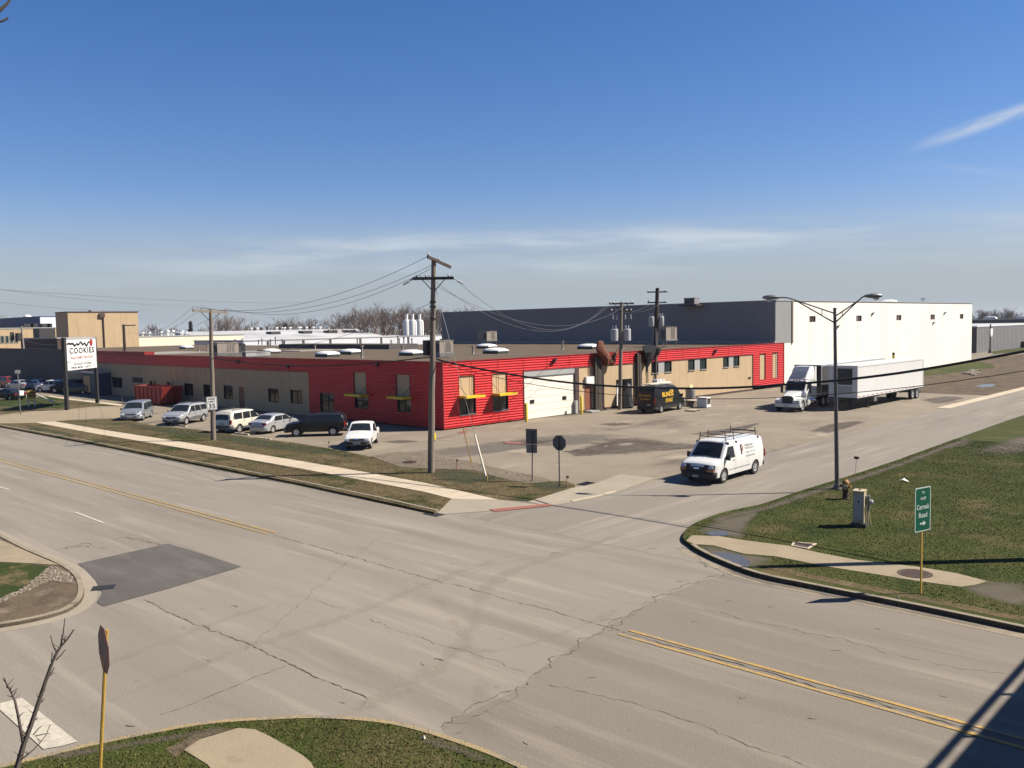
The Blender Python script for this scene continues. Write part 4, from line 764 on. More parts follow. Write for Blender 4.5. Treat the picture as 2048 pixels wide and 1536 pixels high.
# far left: tan office, brown brick wing, blue hall
A = AT(112, 655, 255); x1 = A.x; o, w, l, h = block('tan_office_building', 'tan brick building with a band of windows at the far left', x1-40, x1, yX(-120, x1), yX(116, x1), zX(60, 656, x1), m_tan, m_roof)
za, zb_ = zX(20, 686, x1), zX(20, 671, x1); y_0 = o.location.y
n = 15; ys = np.linspace(yX(-110, x1)-y_0, yX(36, x1)-y_0, n+1)
for a, c in zip(ys, ys[1:]):
    b = MB(); b.box(.02, .1, a+.1, c-.1, za, zb_); f = b.build('window', m_framel, o); b = MB(); b.box(.1, .12, a+.22, c-.22, za+.12, zb_-.12); b.build('glass', m_greenglass, f)
for u, v, ww in ((55, 655, 2.2), (66, 655, 1.6), (90, 655, 2.), (97, 655, 1.2)): q = yX(u, x1-3)-y_0; b = MB(); b.box(-4, -2, q-ww/2, q+ww/2, h-.1, h+1.1); b.build('roof_unit', m_darkm, o)
A = AT(41, 677, 205); x1, y0 = xY(113, A.y), A.y; o, w, l, h = block('brown_brick_building', 'dark brown brick wing in shade behind the gray wall at the far left', A.x, x1, y0, y0+7, A.z, m_darkbrick, m_roof)
q = xY(78, y0+2)-x1; b = MB(); b.box(q-2, q+1.5, 1.5, 4.5, h-.1, h+2.0); b.build('roof_unit', m_darkm, o)
A = AT(80, 633, 330); x1, y0 = A.x, A.y; o, w, l, h = block('blue_hall', 'large dark blue metal hall far left behind the tan building', x1-120, x1, y0, yX(135, x1), A.z, m_whitewall2, m_whiteroof, shade=m_bluesiding, trim=m_bluesiding)  # light put into the colours: pale sunlit face, dark shaded side
b = MB(); b.lathe([(1.3, h), (1.2, h+.5), (.7, h+.9), (.1, h+1)], 12, (-18, 2, 0)); b.build('roof_dome', m_signwhite, o)
# far right: gray hall beside the street, dark hall beyond
A = G(1953, 706); x1, y0 = A.x, A.y; zt = zX(1953, 653, x1); o, w, l, h = block('gray_hall', 'gray metal hall with a white roof edge at the far right', x1-60, x1, y0, y0+140, zt, M('pale_gray_siding', (.235, .235, .25), (.21, .21, .225), .2, .6), m_whiteroof, shade=m_darkgray, trim=m_signwhite)  # shade on the end wall is put into its darker gray
b = MB(); k = 0
while k*1.2 < 139: b.box(.0, .05, k*1.2, k*1.2+.25, 0, h-.7); k += 1
b.build('siding_rib', m_grayml, o)
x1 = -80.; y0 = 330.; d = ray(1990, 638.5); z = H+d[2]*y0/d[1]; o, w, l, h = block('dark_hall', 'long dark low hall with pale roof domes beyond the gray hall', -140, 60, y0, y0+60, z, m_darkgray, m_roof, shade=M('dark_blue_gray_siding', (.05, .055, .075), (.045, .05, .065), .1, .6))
for k in range(20): b = MB(); q = -190+k*10; b.box(q, q+4, 2, 4, h-.1, h+.5); b.rings([[(q+2-2*t, 3-t, h+.5+e), (q+2+2*t, 3-t, h+.5+e), (q+2+2*t, 3+t, h+.5+e), (q+2-2*t, 3+t, h+.5+e)] for t, e in ((1, 0), (.7, .4), (.2, .55))]); b.build('roof_skylight', m_signwhite, o)
# ------------------------------------------------------------------ vehicles
m_pwhite = M('white_car_paint', (.80, .80, .78), (.76, .76, .74), .8, .35, coat=.5)
m_pcream = M('cream_car_paint', (.74, .70, .58), (.7, .66, .55), .8, .35, coat=.5)
m_psilver = M('silver_car_paint', (.52, .53, .55), (.47, .48, .50), .8, .32, metal=.35, coat=.5)
m_pblue = M('pale_blue_silver_paint', (.40, .44, .49), (.36, .40, .45), .8, .35, metal=.35, coat=.5)
m_pblack = M('black_car_paint', (.008, .009, .011), (.010, .011, .014), .8, .35, coat=.15, spec=.3)
m_pdark = M('dark_van_paint', (.009, .011, .014), (.012, .014, .017), .8, .4, coat=.1, spec=.3)
m_pgreen = M('dark_green_car_paint', (.012, .06, .045), (.01, .05, .04), .8, .35, coat=.2, spec=.35)
m_pred = M('red_car_paint', (.42, .02, .022), (.36, .018, .02), .8, .35, coat=.5)
m_pnavy = M('dark_navy_car_paint', (.012, .016, .035), (.014, .018, .04), .8, .45, coat=.0, spec=.2)
m_trim = M('black_plastic_trim', (.022, .022, .024), (.03, .03, .032), 5, .7)
m_graytrim = M('gray_plastic_trim', (.16, .165, .17), (.14, .145, .15), 3, .6)
m_rim = M('alloy_rim', (.62, .62, .62), (.55, .55, .55), 3, .35, metal=.6)
m_chrome = M('chrome', (.65, .65, .66), None, 3, .15, metal=1.)
m_lamp = M('clear_lamp_glass', (.55, .57, .6), (.35, .36, .38), 8, .12)
m_tail = M('red_lamp_glass', (.32, .015, .012), (.24, .012, .01), 6, .2)
m_amber = M('amber_lamp_glass', (.72, .22, .03), (.6, .18, .03), 6, .2)
m_plate = M('pale_number_plate', (.6, .6, .58), (.5, .5, .5), 9, .5)
m_carglass = M('tinted_car_glass', (.010, .013, .016), (.016, .02, .024), 1.2, .08, spec=.35)
_wm = {}
def wheel(parent, x, y, r, w, rimmat, side):
    k = (round(r, 3), round(w, 3), rimmat.name, side)
    if k not in _wm:
        b = MB(); b.lathe([(r*.60, -w/2), (r*.93, -w/2), (r, -w*.36), (r, w*.36), (r*.93, w/2), (r*.60, w/2)], 24, axis='y', cap=False); ty = b.build('tyre', m_black, None, 40)
        b = MB(); o = side*w/2
        b.lathe([(r*.61, 0), (r*.61, o*.98), (r*.56, o*.98), (r*.53, o*.70), (.0001, o*.62)], 20, axis='y', cap=False)
        for q in range(5):
            a = q*2*math.pi/5
            ca, sa = math.cos(a), math.sin(a); wd = r*.085
            b.rings([[(ca*rr-sa*ww, o*dd, sa*rr+ca*ww) for ww, dd in ((-wd, .70), (-wd*.8, .92), (wd*.8, .92), (wd, .70))] for rr in (r*.08, r*.54)])
        b.lathe([(r*.14, o*.6), (r*.14, o*.96), (r*.02, o*1.0)], 10, axis='y')
        ri = b.build('rim', [rimmat], None, 35); _wm[k] = (ty.data, ri.data)
        for q in (ty, ri): bpy.data.objects.remove(q)
    e = link(bpy.data.objects.new('wheel', None)); e.parent = parent; e.location = (x, y, r); e.empty_display_size = .1
    mesh_obj('tyre', _wm[k][0], e); mesh_obj('rim', _wm[k][1], e); return e
class Car:
    def __init__(s, name, label, cat, loc, hd, paint, L, W, top, sill=.3, wx=(1.4, -1.4), wr=.34, belt=.95, tum=.22, rc=.5, rk=.55, rr=.10, crown=.04, clad=0., trim=None, rim=None, group=None, ww=.23, archgap=1.17):
        s.__dict__.update(L=L, W=W, sill=sill, wx=wx, wr=wr, belt=belt, tum=tum, rc=rc, rk=rk, rr=rr, crown=crown, ar=wr*archgap)
        s.tx = [p[0] for p in top]; s.tz = [p[1] for p in top]; s.paint = paint; s.trim = trim or m_trim
        s.o = thing(name, label, cat, (loc[0], loc[1], 0), hd, group)
        xs = set(s.tx)|set(np.linspace(-L/2, L/2, 45))
        for w in wx:
            for k in range(13): xs.add(w+s.ar*math.cos(math.pi*k/12))
        for k in range(1, 7): a = s.rc*(1-math.cos(k*math.pi/14)); xs.add(L/2-a); xs.add(-L/2+a)
        xs = sorted(x for x in xs if -L/2 <= x <= L/2); xs = [x for i, x in enumerate(xs) if i == 0 or x-xs[i-1] > 2e-4]
        b = MB(); rings = [s.ring(x) for x in xs]; b.rings(rings)
        n = len(rings[0])
        zc = [sum(b.v[i][2] for i in f)/len(f) for f in b.f]
        for i in range(len(b.f)-2):
            if i % n == n-1 or zc[i] < clad: b.m[i] = 1
        b.build('body', [paint, s.trim], s.o, 38)
        for i, x in enumerate(wx):
            for sd in (1, -1): wheel(s.o, x, sd*(W/2-ww/2-.035), wr, ww, rim or m_rim, sd)
        b = MB()     # dark wheel wells
        for x in wx: b.box(x-s.ar*.98, x+s.ar*.98, -W/2+.28, W/2-.28, sill*.9, wr+s.ar*.7)
        b.build('underbody', m_black, s.o)
    def zt(s, x): return float(np.interp(x, s.tx, s.tz))
    def hw(s, x, z):
        w = s.W/2; e = abs(x)-(s.L/2-s.rc)
        if e > 0: w -= (s.rc-math.sqrt(max(0, s.rc**2-e*e)))*s.rk
        if z > s.belt: w -= (z-s.belt)*s.tum
        else: w -= ((s.belt-z)/max(.1, s.belt-s.sill))**2*.05
        return w
    def ring(s, x):
        zt = s.zt(x); zb = s.sill
        for w in s.wx:
            if abs(x-w) < s.ar: zb = max(zb, s.wr+math.sqrt(s.ar**2-(x-w)**2)-.01)
        zb = min(zb, zt-.06); r = min(s.rr, (zt-zb)*.4); side = []
        for k in range(9): z = zb+(zt-r-zb)*k/8; side.append((s.hw(x, z), z))
        for a in (30, 60, 90): side.append((s.hw(x, zt-r+r*math.sin(R(a)))-r*(1-math.cos(R(a))), zt-r+r*math.sin(R(a))))
        ye = side[-1][0]; topp = [(ye*q, zt+s.crown*(1-q*q)) for q in (.75, .5, .25, 0, -.25, -.5, -.75)]
        return [(x, y, z) for y, z in side]+[(x, y, z) for y, z in topp]+[(x, -y, z) for y, z in side[::-1]]
    def side_panel(s, q, name, mat, off=.006, parent=None, sides=(1, -1), n=6, m=4):
        """q = (x back low, x front low, x back high, x front high, z low, z high)"""
        for sd in sides:
            b = MB(); rs = []
            for j in range(m+1):
                t = j/m; z = q[4]+(q[5]-q[4])*t; a = q[0]+(q[2]-q[0])*t; c = q[1]+(q[3]-q[1])*t
                rs.append([(a+(c-a)*i/n, sd*(s.hw(a+(c-a)*i/n, z)+off), z) for i in range(n+1)])
            b.rings(rs, closed=False); b.build(name, mat, parent or s.o, 30)
    def top_panel(s, x0, x1, f0, f1, name, mat, off=.008, parent=None, n=8, m=8):
        b = MB(); rs = []
        for i in range(n+1):
            x = x0+(x1-x0)*i/n; zt = s.zt(x); e = 1e-3; sl = (s.zt(x+e)-s.zt(x-e))/(2*e); nr = Vector((-sl, 0, 1)).normalized(); y1 = s.hw(x, zt)-s.rr; ff = f0+(f1-f0)*i/n
            rs.append([(x+nr.x*off, y1*ff*q, zt+s.crown*(1-(ff*q)**2)+nr.z*off) for q in np.linspace(-1, 1, m+1)])
        b.rings(rs, closed=False); return b.build(name, mat, parent or s.o, 30)
    def xf(s, z, sg=1):
        pts = [(x, zz) for x, zz in zip(s.tx, s.tz) if x*sg > s.L/2-.6]; pts.sort(key=lambda p: p[1])
        return float(np.interp(z, [p[1] for p in pts], [p[0] for p in pts]))
    def end_box(s, y0, y1, z0, z1, name, mat, sg=1, t=.03, parent=None):
        b = MB(); ys = np.linspace(y0, y1, 6)
        def pt(y, z, o):
            x = s.xf(z, sg); e = max(0, abs(y)-(s.W/2-s.rc*.55)); return (x+sg*(o-e*e*.9), y, z)
        b.rings([[pt(y, z0, -.05)]+[pt(y, z0+(z1-z0)*k/5, t) for k in range(6)]+[pt(y, z1, -.05)] for y in ys]); return b.build(name, mat, parent or s.o, 40)
    def bumper(s, sg, z0, z1, mat, t=.07, wf=.97, name=None):
        b = MB(); W = s.W/2*wf; rs = []
        for k in np.linspace(-1, 1, 15):
            y = W*k; e = max(0, abs(y)-(W-s.rc*.8)); x = s.L/2+t-e*e*1.1/s.rc*.8; rs.append([(sg*(s.L/2-s.rc*.7), y*.98, z0), (sg*(x-.04), y, z0), (sg*x, y, z0+.05), (sg*x, y, z1-.04), (sg*(x-.05), y, z1), (sg*(s.L/2-s.rc*.7), y*.98, z1)])
        b.rings(rs); b.build(name or ('front_bumper' if sg > 0 else 'rear_bumper'), mat, s.o, 40)
    def mirror(s, x, z, mat, sz=.12):
        for sd in (1, -1):
            y = s.hw(x, z); b = MB(); b.rings([[(x-.05, sd*(y+.05), z-sz*.5), (x+.06, sd*(y+.05), z-sz*.5), (x+.06, sd*(y+.05), z+sz*.5), (x-.05, sd*(y+.05), z+sz*.5)], [(x-.04, sd*(y+.25), z-sz*.55), (x+.05, sd*(y+.25), z-sz*.55), (x+.05, sd*(y+.25), z+sz*.7), (x-.04, sd*(y+.25), z+sz*.7)]]); b.box(x-.02, x+.03, min(sd*(y-.06), sd*(y+.06)), max(sd*(y-.06), sd*(y+.06)), z-.03, z+.03); b.build('mirror', mat, s.o)
    def seam(s, x, z0, z1, w=.012):
        s.side_panel((x-w/2, x+w/2, x-w/2, x+w/2, z0, z1), 'door_seam', m_trim, .003, n=1, m=6)
    def handle(s, x, z, mat=None): s.side_panel((x-.1, x+.1, x-.1, x+.1, z, z+.035), 'door_handle', mat or m_trim, .018, n=1, m=1)
def wheel_loc(px, hd, xw, yw):
    """vehicle origin from the ground pixel of one wheel at local (xw, yw)"""
    g = G(*px); c, s_ = math.cos(hd), math.sin(hd); return g.x-(xw*c-yw*s_), g.y-(xw*s_+yw*c)
def text(body, name, mat, parent, org, xd, yd, height, width=None, depth=.004, bold=0., center=True, space=1.):
    cu = bpy.data.curves.new(name, 'FONT'); cu.body = body; cu.size = 1; cu.extrude = 0; cu.offset = bold; cu.space_character = space; cu.resolution_u = 3
    o = link(bpy.data.objects.new(name, cu)); bpy.context.view_layer.update()
    me = bpy.data.meshes.new_from_object(o.evaluated_get(bpy.context.evaluated_depsgraph_get())); bpy.data.objects.remove(o)
    n = len(me.vertices); co = np.empty(n*3); me.vertices.foreach_get('co', co); co = co.reshape(-1, 3)
    x0, y0 = co.min(0)[:2]; x1, y1 = co.max(0)[:2]; k = height/(y1-y0); kx = (width/(x1-x0)) if width else k
    u = (co[:, 0]-((x0+x1)/2 if center else x0))*kx; v = (co[:, 1]-(y0+y1)/2)*k
    xd, yd = Vector(xd).normalized(), Vector(yd).normalized(); nrm = xd.cross(yd)
    P = np.array(org)[None]+u[:, None]*np.array(xd)[None]+v[:, None]*np.array(yd)[None]+depth*np.array(nrm)[None]
    me.vertices.foreach_set('co', P.ravel()); me.materials.clear(); me.materials.append(mat); me.update(); me.name = name
    return mesh_obj(name, me, parent)
GRP = 'cars parked nose-in along the red warehouse'
# silver minivan
def prof_minivan(L=4.9): return [(-L/2, .75), (-L/2+.06, 1.0), (-L/2+.28, 1.55), (-L/2+.5, 1.70), (.1, 1.75), (.75, 1.66), (1.55, 1.10), (2.0, .98), (2.3, .86), (2.42, .70), (L/2, .55)]
def minivan(label, loc, hd, paint):
    c = Car('minivan', label, 'minivan', loc, hd, paint, 4.9, 1.95, prof_minivan(), .26, (1.5, -1.45), .33, 1.02, .28, .6, .6, group=GRP)
    c.top_panel(1.50, .80, .98, .92, 'windshield', m_carglass); c.side_panel((.05, 1.35, .1, .80, 1.06, 1.55), 'front_door_window', m_carglass); c.side_panel((-1.05, -.03, -1.02, .0, 1.06, 1.58), 'sliding_door_window', m_carglass); c.side_panel((-2.1, -1.12, -1.95, -1.1, 1.08, 1.56), 'rear_side_window', m_carglass)
    c.top_panel(-2.38, -2.18, .95, .9, 'rear_window', m_carglass)
    for sd in (1, -1): c.end_box(*sorted((sd*.52, sd*.88)), .60, .80, 'headlight', m_lamp, 1, .02); c.end_box(*sorted((sd*.72, sd*.9)), .8, 1.15, 'taillight', m_tail, -1, .02)
    c.end_box(-.42, .42, .62, .76, 'grille', m_trim, 1, .02); c.bumper(1, .26, .58, paint); c.bumper(-1, .3, .66, paint); c.mirror(1.15, 1.1, m_trim); c.seam(.02, .4, 1.05); c.seam(1.25, .4, 1.05); c.end_box(-.25, .25, .40, .52, 'number_plate', m_plate, 1, .09)
    return c
hd = R(-38); minivan('pale blue-silver minivan parked nose to the road, leftmost of the row by the tan wall', wheel_loc((286, 841), hd, 1.5, .86), hd, m_pblue)
# sport utility vehicles
def suv(name, label, loc, hd, paint, L=4.75, W=1.95, h=1.75, clad=0., trim=None, face='front', group=GRP, rear_glass=True, hood=1.06, boxy=0., roofrack=True):
    k = L/4.75; b0 = .22-boxy*.1
    top = [(-L/2, .8), (-L/2+.05, 1.05), (-L/2+b0*.8, h-.28), (-L/2+b0+.16, h-.05), (-L/2+1.1, h), (.0*k, h), (.45*k, h-.07), (1.15*k, hood+.06), (1.75*k, hood-.03), (2.18*k, hood-.12), (L/2-.04, .78), (L/2, .6)]
    c = Car(name, label, 'SUV', loc, hd, paint, L, W, top, .36, (1.42*k, -1.38*k), .36, 1.08, .22, .5, .6, clad=clad, trim=trim, group=group)
    c.top_panel(1.1*k, .48*k, .98, .93, 'windshield', m_carglass)
    c.side_panel((.0, .98*k, .03, .5*k, 1.12, h-.14), 'front_door_window', m_carglass); c.side_panel((-.95*k, -.07, -.85*k, -.04, 1.12, h-.14), 'rear_door_window', m_carglass); c.side_panel((-2.1*k, -1.03*k, -1.9*k, -.95*k, 1.14, h-.16), 'cargo_window', m_carglass)
    c.top_panel(-L/2+.06, -L/2+b0*.8, .9, .86, 'rear_window', m_carglass)
    for sd in (1, -1):
        c.end_box(*sorted((sd*.55, sd*.90)), .70, .88, 'headlight', m_lamp, 1, .02); c.end_box(*sorted((sd*.74, sd*.93)), .78, 1.12, 'taillight', m_tail, -1, .025)
    c.end_box(-.48, .48, .66, .88, 'grille', m_trim, 1, .02); c.end_box(-.12, .12, .74, .80, 'emblem', m_chrome, 1, .05)
    c.bumper(1, .34, .62, trim or paint); c.bumper(-1, .38, .70, trim or paint); c.mirror(.95*k, 1.18, paint); c.seam(-.02, .45, 1.1); c.seam(.98*k, .45, 1.1); c.seam(-1.0*k, .75, 1.1); c.handle(.12, .98); c.handle(-.85*k, .98)
    c.end_box(-.26, .26, .42, .55, 'number_plate', m_plate, 1, .09); c.end_box(-.26, .26, .74, .88, 'number_plate', m_plate, -1, .03)
    if roofrack:
        b = MB()
        for sd in (1, -1): b.tube([(-1.8*k, sd*.62, h+.02), (-1.6*k, sd*.62, h+.09), (.0, sd*.62, h+.09), (.15, sd*.62, h+.0)], .022, 6)
        b.build('roof_rail', m_trim, c.o)
    return c
hd = R(-58); suv('parked_suv', 'silver SUV with gray lower trim parked nose to the road beside the wooden pole', wheel_loc((372, 850), hd, 1.42, .86), hd, m_psilver, clad=.62, trim=m_graytrim)
hd = R(112); suv('parked_suv', 'cream white SUV seen from behind, just right of the speed limit sign', wheel_loc((478, 866), hd, -1.45, -.86), hd, m_pcream, L=4.95, h=1.8, boxy=.5, clad=.5, trim=m_graytrim)
hd = R(-133); suv('parked_suv', 'black SUV parked sideways in front of the dark red wall', wheel_loc((593, 874), hd, 1.40, .84), hd, m_pblack, L=4.7, W=1.86, h=1.68, boxy=.8)
# sedan
def sedan(label, loc, hd, paint, group=GRP, name='parked_sedan'):
    L = 4.55; top = [(-L/2, .7), (-L/2+.05, .93), (-1.75, 1.03), (-1.60, 1.05), (-.95, 1.38), (-.35, 1.46), (.25, 1.44), (.6, 1.36), (1.3, .98), (1.9, .86), (2.12, .76), (L/2-.03, .62), (L/2, .5)]
    c = Car(name, label, 'sedan', loc, hd, paint, L, 1.75, top, .24, (1.38, -1.28), .31, .93, .30, .55, .6, group=group)
    c.top_panel(1.26, .64, .97, .9, 'windshield', m_carglass); c.top_panel(-1.52, -.98, .95, .88, 'rear_window', m_carglass)
    c.side_panel((.02, 1.05, .05, .55, .97, 1.33), 'front_door_window', m_carglass); c.side_panel((-1.15, -.05, -.85, -.02, .97, 1.33), 'rear_door_window', m_carglass)
    for sd in (1, -1): c.end_box(*sorted((sd*.48, sd*.80)), .58, .72, 'headlight', m_lamp, 1, .02); c.end_box(*sorted((sd*.52, sd*.84)), .72, .92, 'taillight', m_tail, -1, .02)
    c.end_box(-.4, .4, .52, .66, 'grille', m_trim, 1, .02); c.bumper(1, .24, .52, paint); c.bumper(-1, .28, .66, paint); c.mirror(.95, 1.0, paint); c.seam(-.02, .35, .95); c.seam(1.02, .35, .95); c.handle(.1, .82); c.handle(-1.0, .82); c.end_box(-.25, .25, .74, .86, 'number_plate', m_plate, -1, .03)
    return c
hd = R(112); sedan('small silver sedan seen from behind, between the cream SUV and the black SUV', wheel_loc((545.5, 866.5), hd, -1.28, -.78), hd, m_psilver)
# pickup
hd = R(-46); L = 5.0
top = [(-L/2, .78), (-L/2+.03, 1.05), (-.72, 1.08), (-.70, 1.10), (-.62, 1.60), (-.45, 1.68), (.15, 1.70), (.42, 1.63), (1.02, 1.12), (1.7, 1.04), (2.25, .95), (L/2-.04, .80), (L/2, .62)]
c = Car('pickup_truck', 'white pickup truck parked nose to the road, nearest the red corner', 'pickup', wheel_loc((741, 897), hd, 1.52, .76), hd, m_pwhite, L, 1.76, top, .38, (1.52, -1.4), .36, 1.08, .22, .45, .6, group=GRP)
c.top_panel(.98, .46, .97, .92, 'windshield', m_carglass); c.side_panel((-.55, .82, -.48, .36, 1.14, 1.56), 'side_window', m_carglass)
c.top_panel(-.70, -.63, .9, .85, 'rear_window', m_carglass)
c.top_panel(-2.4, -.8, .96, .96, 'bed_shade_panel', m_trim, .01)  # flat dark panel painted in for the shaded hollow of the open bed
for sd in (1, -1): c.end_box(*sorted((sd*.52, sd*.84)), .68, .86, 'headlight', m_lamp, 1, .02); c.end_box(*sorted((sd*.70, sd*.85)), .7, 1.02, 'taillight', m_tail, -1, .02)
c.end_box(-.5, .5, .67, .87, 'grille', m_trim, 1, .025); c.end_box(-.14, .14, .74, .8, 'emblem', m_chrome, 1, .05); c.bumper(1, .40, .64, m_trim, .1); c.bumper(-1, .42, .62, m_chrome, .1); c.mirror(.72, 1.2, m_trim); c.seam(-.55, .5, 1.1); c.seam(.85, .5, 1.1); c.handle(-.4, .95); c.end_box(-.25, .25, .46, .56, 'number_plate', m_plate, 1, .13)
# white cargo van with ladder rack
hd = R(-88.5); L = 5.7; W = 2.02; h = 2.07
top = [(-L/2, .72), (-L/2+.02, 1.1), (-L/2+.18, 1.72), (-L/2+.34, 1.98), (-L/2+.7, 2.05), (1.0, h), (1.28, 2.0), (1.98, 1.24), (2.1, 1.20), (2.55, 1.10), (2.70, 1.02), (L/2-.04, .86), (L/2, .56)]
v = Car('cargo_van', 'white cargo van with a black ladder rack driving on the side street', 'van', wheel_loc((1446.5, 966.5), hd, 1.78, .92), hd, m_pwhite, L, W, top, .36, (1.78, -1.65), .38, 1.15, .15, .5, .55, .13, .05)
v.top_panel(1.93, 1.33, .97, .93, 'windshield', m_carglass, .01)
b = MB(); vw = v.o; b.tube([(1.99, -.65, 1.275), (1.93, -.1, 1.335)], .012, 5); b.tube([(1.99, .1, 1.285), (1.92, .65, 1.34)], .012, 5); b.build('windshield_wiper', m_trim, vw)
v.side_panel((.66, 1.72, .72, 1.30, 1.22, 1.80), 'front_door_window', m_carglass); v.seam(.60, .45, 1.85); v.seam(1.80, .8, 1.2); v.seam(-.75, .5, 1.9); v.handle(.82, 1.06)
v.side_panel((-1.05, 1.3, -1.05, 1.3, .62, .645), 'side_molding', m_graytrim, .012)
v.end_box(-.95, .95, .62, 1.01, 'grille', m_trim, 1, .025); v.bumper(1, .33, .66, m_trim, .1, .99); v.bumper(-1, .40, .62, m_trim, .1)
for sd in (1, -1):
    v.end_box(*sorted((sd*.66, sd*.90)), .84, .98, 'headlight', m_lamp, 1, .05); v.end_box(*sorted((sd*.60, sd*.95)), .70, .80, 'turn_signal', m_amber, 1, .06); v.end_box(*sorted((sd*.86, sd*.98)), .85, 1.25, 'taillight', m_tail, -1, .03)
for k in range(4): v.end_box(-.58, .58, .68+k*.075, .70+k*.075, 'grille_bar', m_trim, 1, .045)
v.end_box(-.16, .16, .81, .88, 'emblem', m_chrome, 1, .06); v.end_box(-.16, .16, .40, .50, 'number_plate', m_plate, 1, .13); v.mirror(1.62, 1.30, m_trim, .24)
b = MB(); hr = h+.19
for sd in (1, -1):
    y = sd*.72; b.tube([(-2.3, y, hr), (1.3, y, hr)], .024, 6)
    for x in (1.2, .35, -2.1): b.tube([(x, sd*.80, h-.12), (x, y, hr), (x, y, hr+.22)], .026, 6); b.box(x-.07, x+.07, sd*.84-.07, sd*.84+.07, h-.17, h-.05)
for x in (1.28, .35, -.9, -2.1): b.tube([(x, -.72, hr), (x, .72, hr)], .022, 6)
b.tube([(-2.1, -.72, hr), (-2.3, -.72, hr), (-2.3, .72, hr), (-2.1, .72, hr)], .024, 6); b.build('ladder_rack', m_trim, vw)
def van_text(c, body, x, z, hgt, width, mat, sd=1, bold=.01):
    y = c.hw(x, z)+.014; dy = c.hw(x, z+.1)-c.hw(x, z-.1)
    return text(body, 'side_lettering', mat, c.o, (x, sd*y, z), (-sd, 0, 0), (0, sd*dy, .2), hgt, width, .003, bold)
m_inkg = M('gray_lettering', (.10, .10, .10), None, 3, .6)
van_text(v, 'Preferred', -.93, 1.69, .15, .86, m_inkg, 1, 0); van_text(v, 'Plumbing Inc', -1.0, 1.52, .15, 1.0, m_inkg, 1, 0); van_text(v, '708-555-0142', -.98, 1.13, .10, 1.0, m_inkg, 1, 0)
van_text(v, 'PLUMBING  SEWER  DRAIN', -1.05, 1.32, .055, 1.2, m_graytrim)
def side_shape(c, pts, name, mat, off=.012):
    b = MB(); b.poly([(x, c.hw(x, z)+off, z) for x, z in pts]); b.build(name, mat, c.o)
a0 = [(-.02+.13*math.cos(t)*-1, 1.60+.19*math.sin(t)) for t in np.linspace(0, 2*math.pi, 18, endpoint=False)]
side_shape(v, [(x-.12, z+.0) for x, z in a0], 'logo_oval', m_redink, .012); side_shape(v, [(x*.5-.13+.04, (z-1.62)*.45+1.65) for x, z in a0], 'logo_center', m_pwhite, .016); side_shape(v, [(-.03, 1.28), (-.13, 1.28), (-.10, 1.78), (.0, 1.78)], 'logo_stem', m_ink, .02)
# black high roof van
hd = R(95); L = 5.9; W = 2.06; h = 2.45
top = [(-L/2, .7), (-L/2+.02, 1.2), (-L/2+.12, 2.1), (-L/2+.26, 2.36), (-L/2+.6, 2.44), (.6, h), (1.1, 2.36), (1.45, 2.15), (2.12, 1.30), (2.45, 1.16), (2.78, 1.0), (L/2-.04, .8), (L/2, .5)]
v2 = Car('high_roof_van', 'black high roof van with yellow lettering parked by the tan wall', 'van', wheel_loc((1322, 826), hd, -1.75, -.92), hd, m_pdark, L, W, top, .34, (1.85, -1.75), .36, 1.2, .12, .5, .5, .16, .05, clad=.55)
v2.top_panel(2.08, 1.5, .96, .92, 'windshield', m_carglass); v2.side_panel((.95, 1.95, 1.0, 1.5, 1.3, 1.95), 'front_door_window', m_carglass); v2.seam(.9, .5, 2.1); v2.seam(-.4, .5, 2.1)
b = MB(); b.poly([(-L/2-.0, -.8, 1.35), (-L/2+.0, .8, 1.35), (-L/2+.07, .76, 1.9), (-L/2+.07, -.76, 1.9)]); 
for sd in (1, -1): v2.end_box(*sorted((sd*.86, sd*1.0)), .85, 1.45, 'taillight', m_tail, -1, .03); v2.end_box(*sorted((sd*.6, sd*.95)), .8, 1.0, 'headlight', m_lamp, 1, .03)
v2.end_box(-.55, .55, .62, .9, 'grille', m_trim, 1, .02); v2.bumper(1, .3, .6, m_trim); v2.bumper(-1, .36, .58, m_trim, .1); v2.mirror(1.85, 1.4, m_trim, .24); v2.end_box(-.5, -.2, .75, .87, 'number_plate', m_plate, -1, .03)
m_ylet = M('yellow_lettering', (.80, .46, .02), None, 3, .6)
for body, x, z, hg, w in (('THE', .20, 1.98, .26, .7), ('BLINDS', -.55, 1.66, .42, 2.1), ('SHADES', -.35, 1.22, .16, 1.4), ('SHUTTERS', -.42, 1.02, .2, 1.3)):
    van_text(v2, body, x, z, hg, w, m_ylet, -1, .03)
text('BLINDS', 'rear_lettering', m_ylet, v2.o, (-L/2-.035, 0, 1.62), (0, -1, 0), (0.05, 0, 1), .24, 1.2, .01, .02); text('SHADES', 'rear_lettering', m_ylet, v2.o, (-L/2-.035, 0, 1.32), (0, -1, 0), (0.05, 0, 1), .12, 1.0, .01, .02)
b = MB(); hr = h+.15
for sd in (1, -1): b.tube([(-2.5, sd*.7, hr), (1.0, sd*.7, hr)], .03, 6); [b.tube([(x, sd*.78, h-.06), (x, sd*.7, hr)], .025, 6) for x in (-2.3, -.8, .8)]
for x in (-2.3, -.8, .8): b.tube([(x, -.7, hr), (x, .7, hr)], .025, 6)
b.build('roof_rack', m_framel, v2.o)
lo = thing('extension_ladder', 'pale ladder lying on the roof rack of the black van', 'ladder', v2.o.location+Vector((0, 0, hr+.03)), hd); b = MB()
for y in (-.42, -.02): b.box(-2.7, 1.1, y, y+.06, 0, .08)
for k in range(13): b.box(-2.6+k*.3, -2.56+k*.3, -.40, .0, .03, .06)
b.build('rails', m_cream, lo)
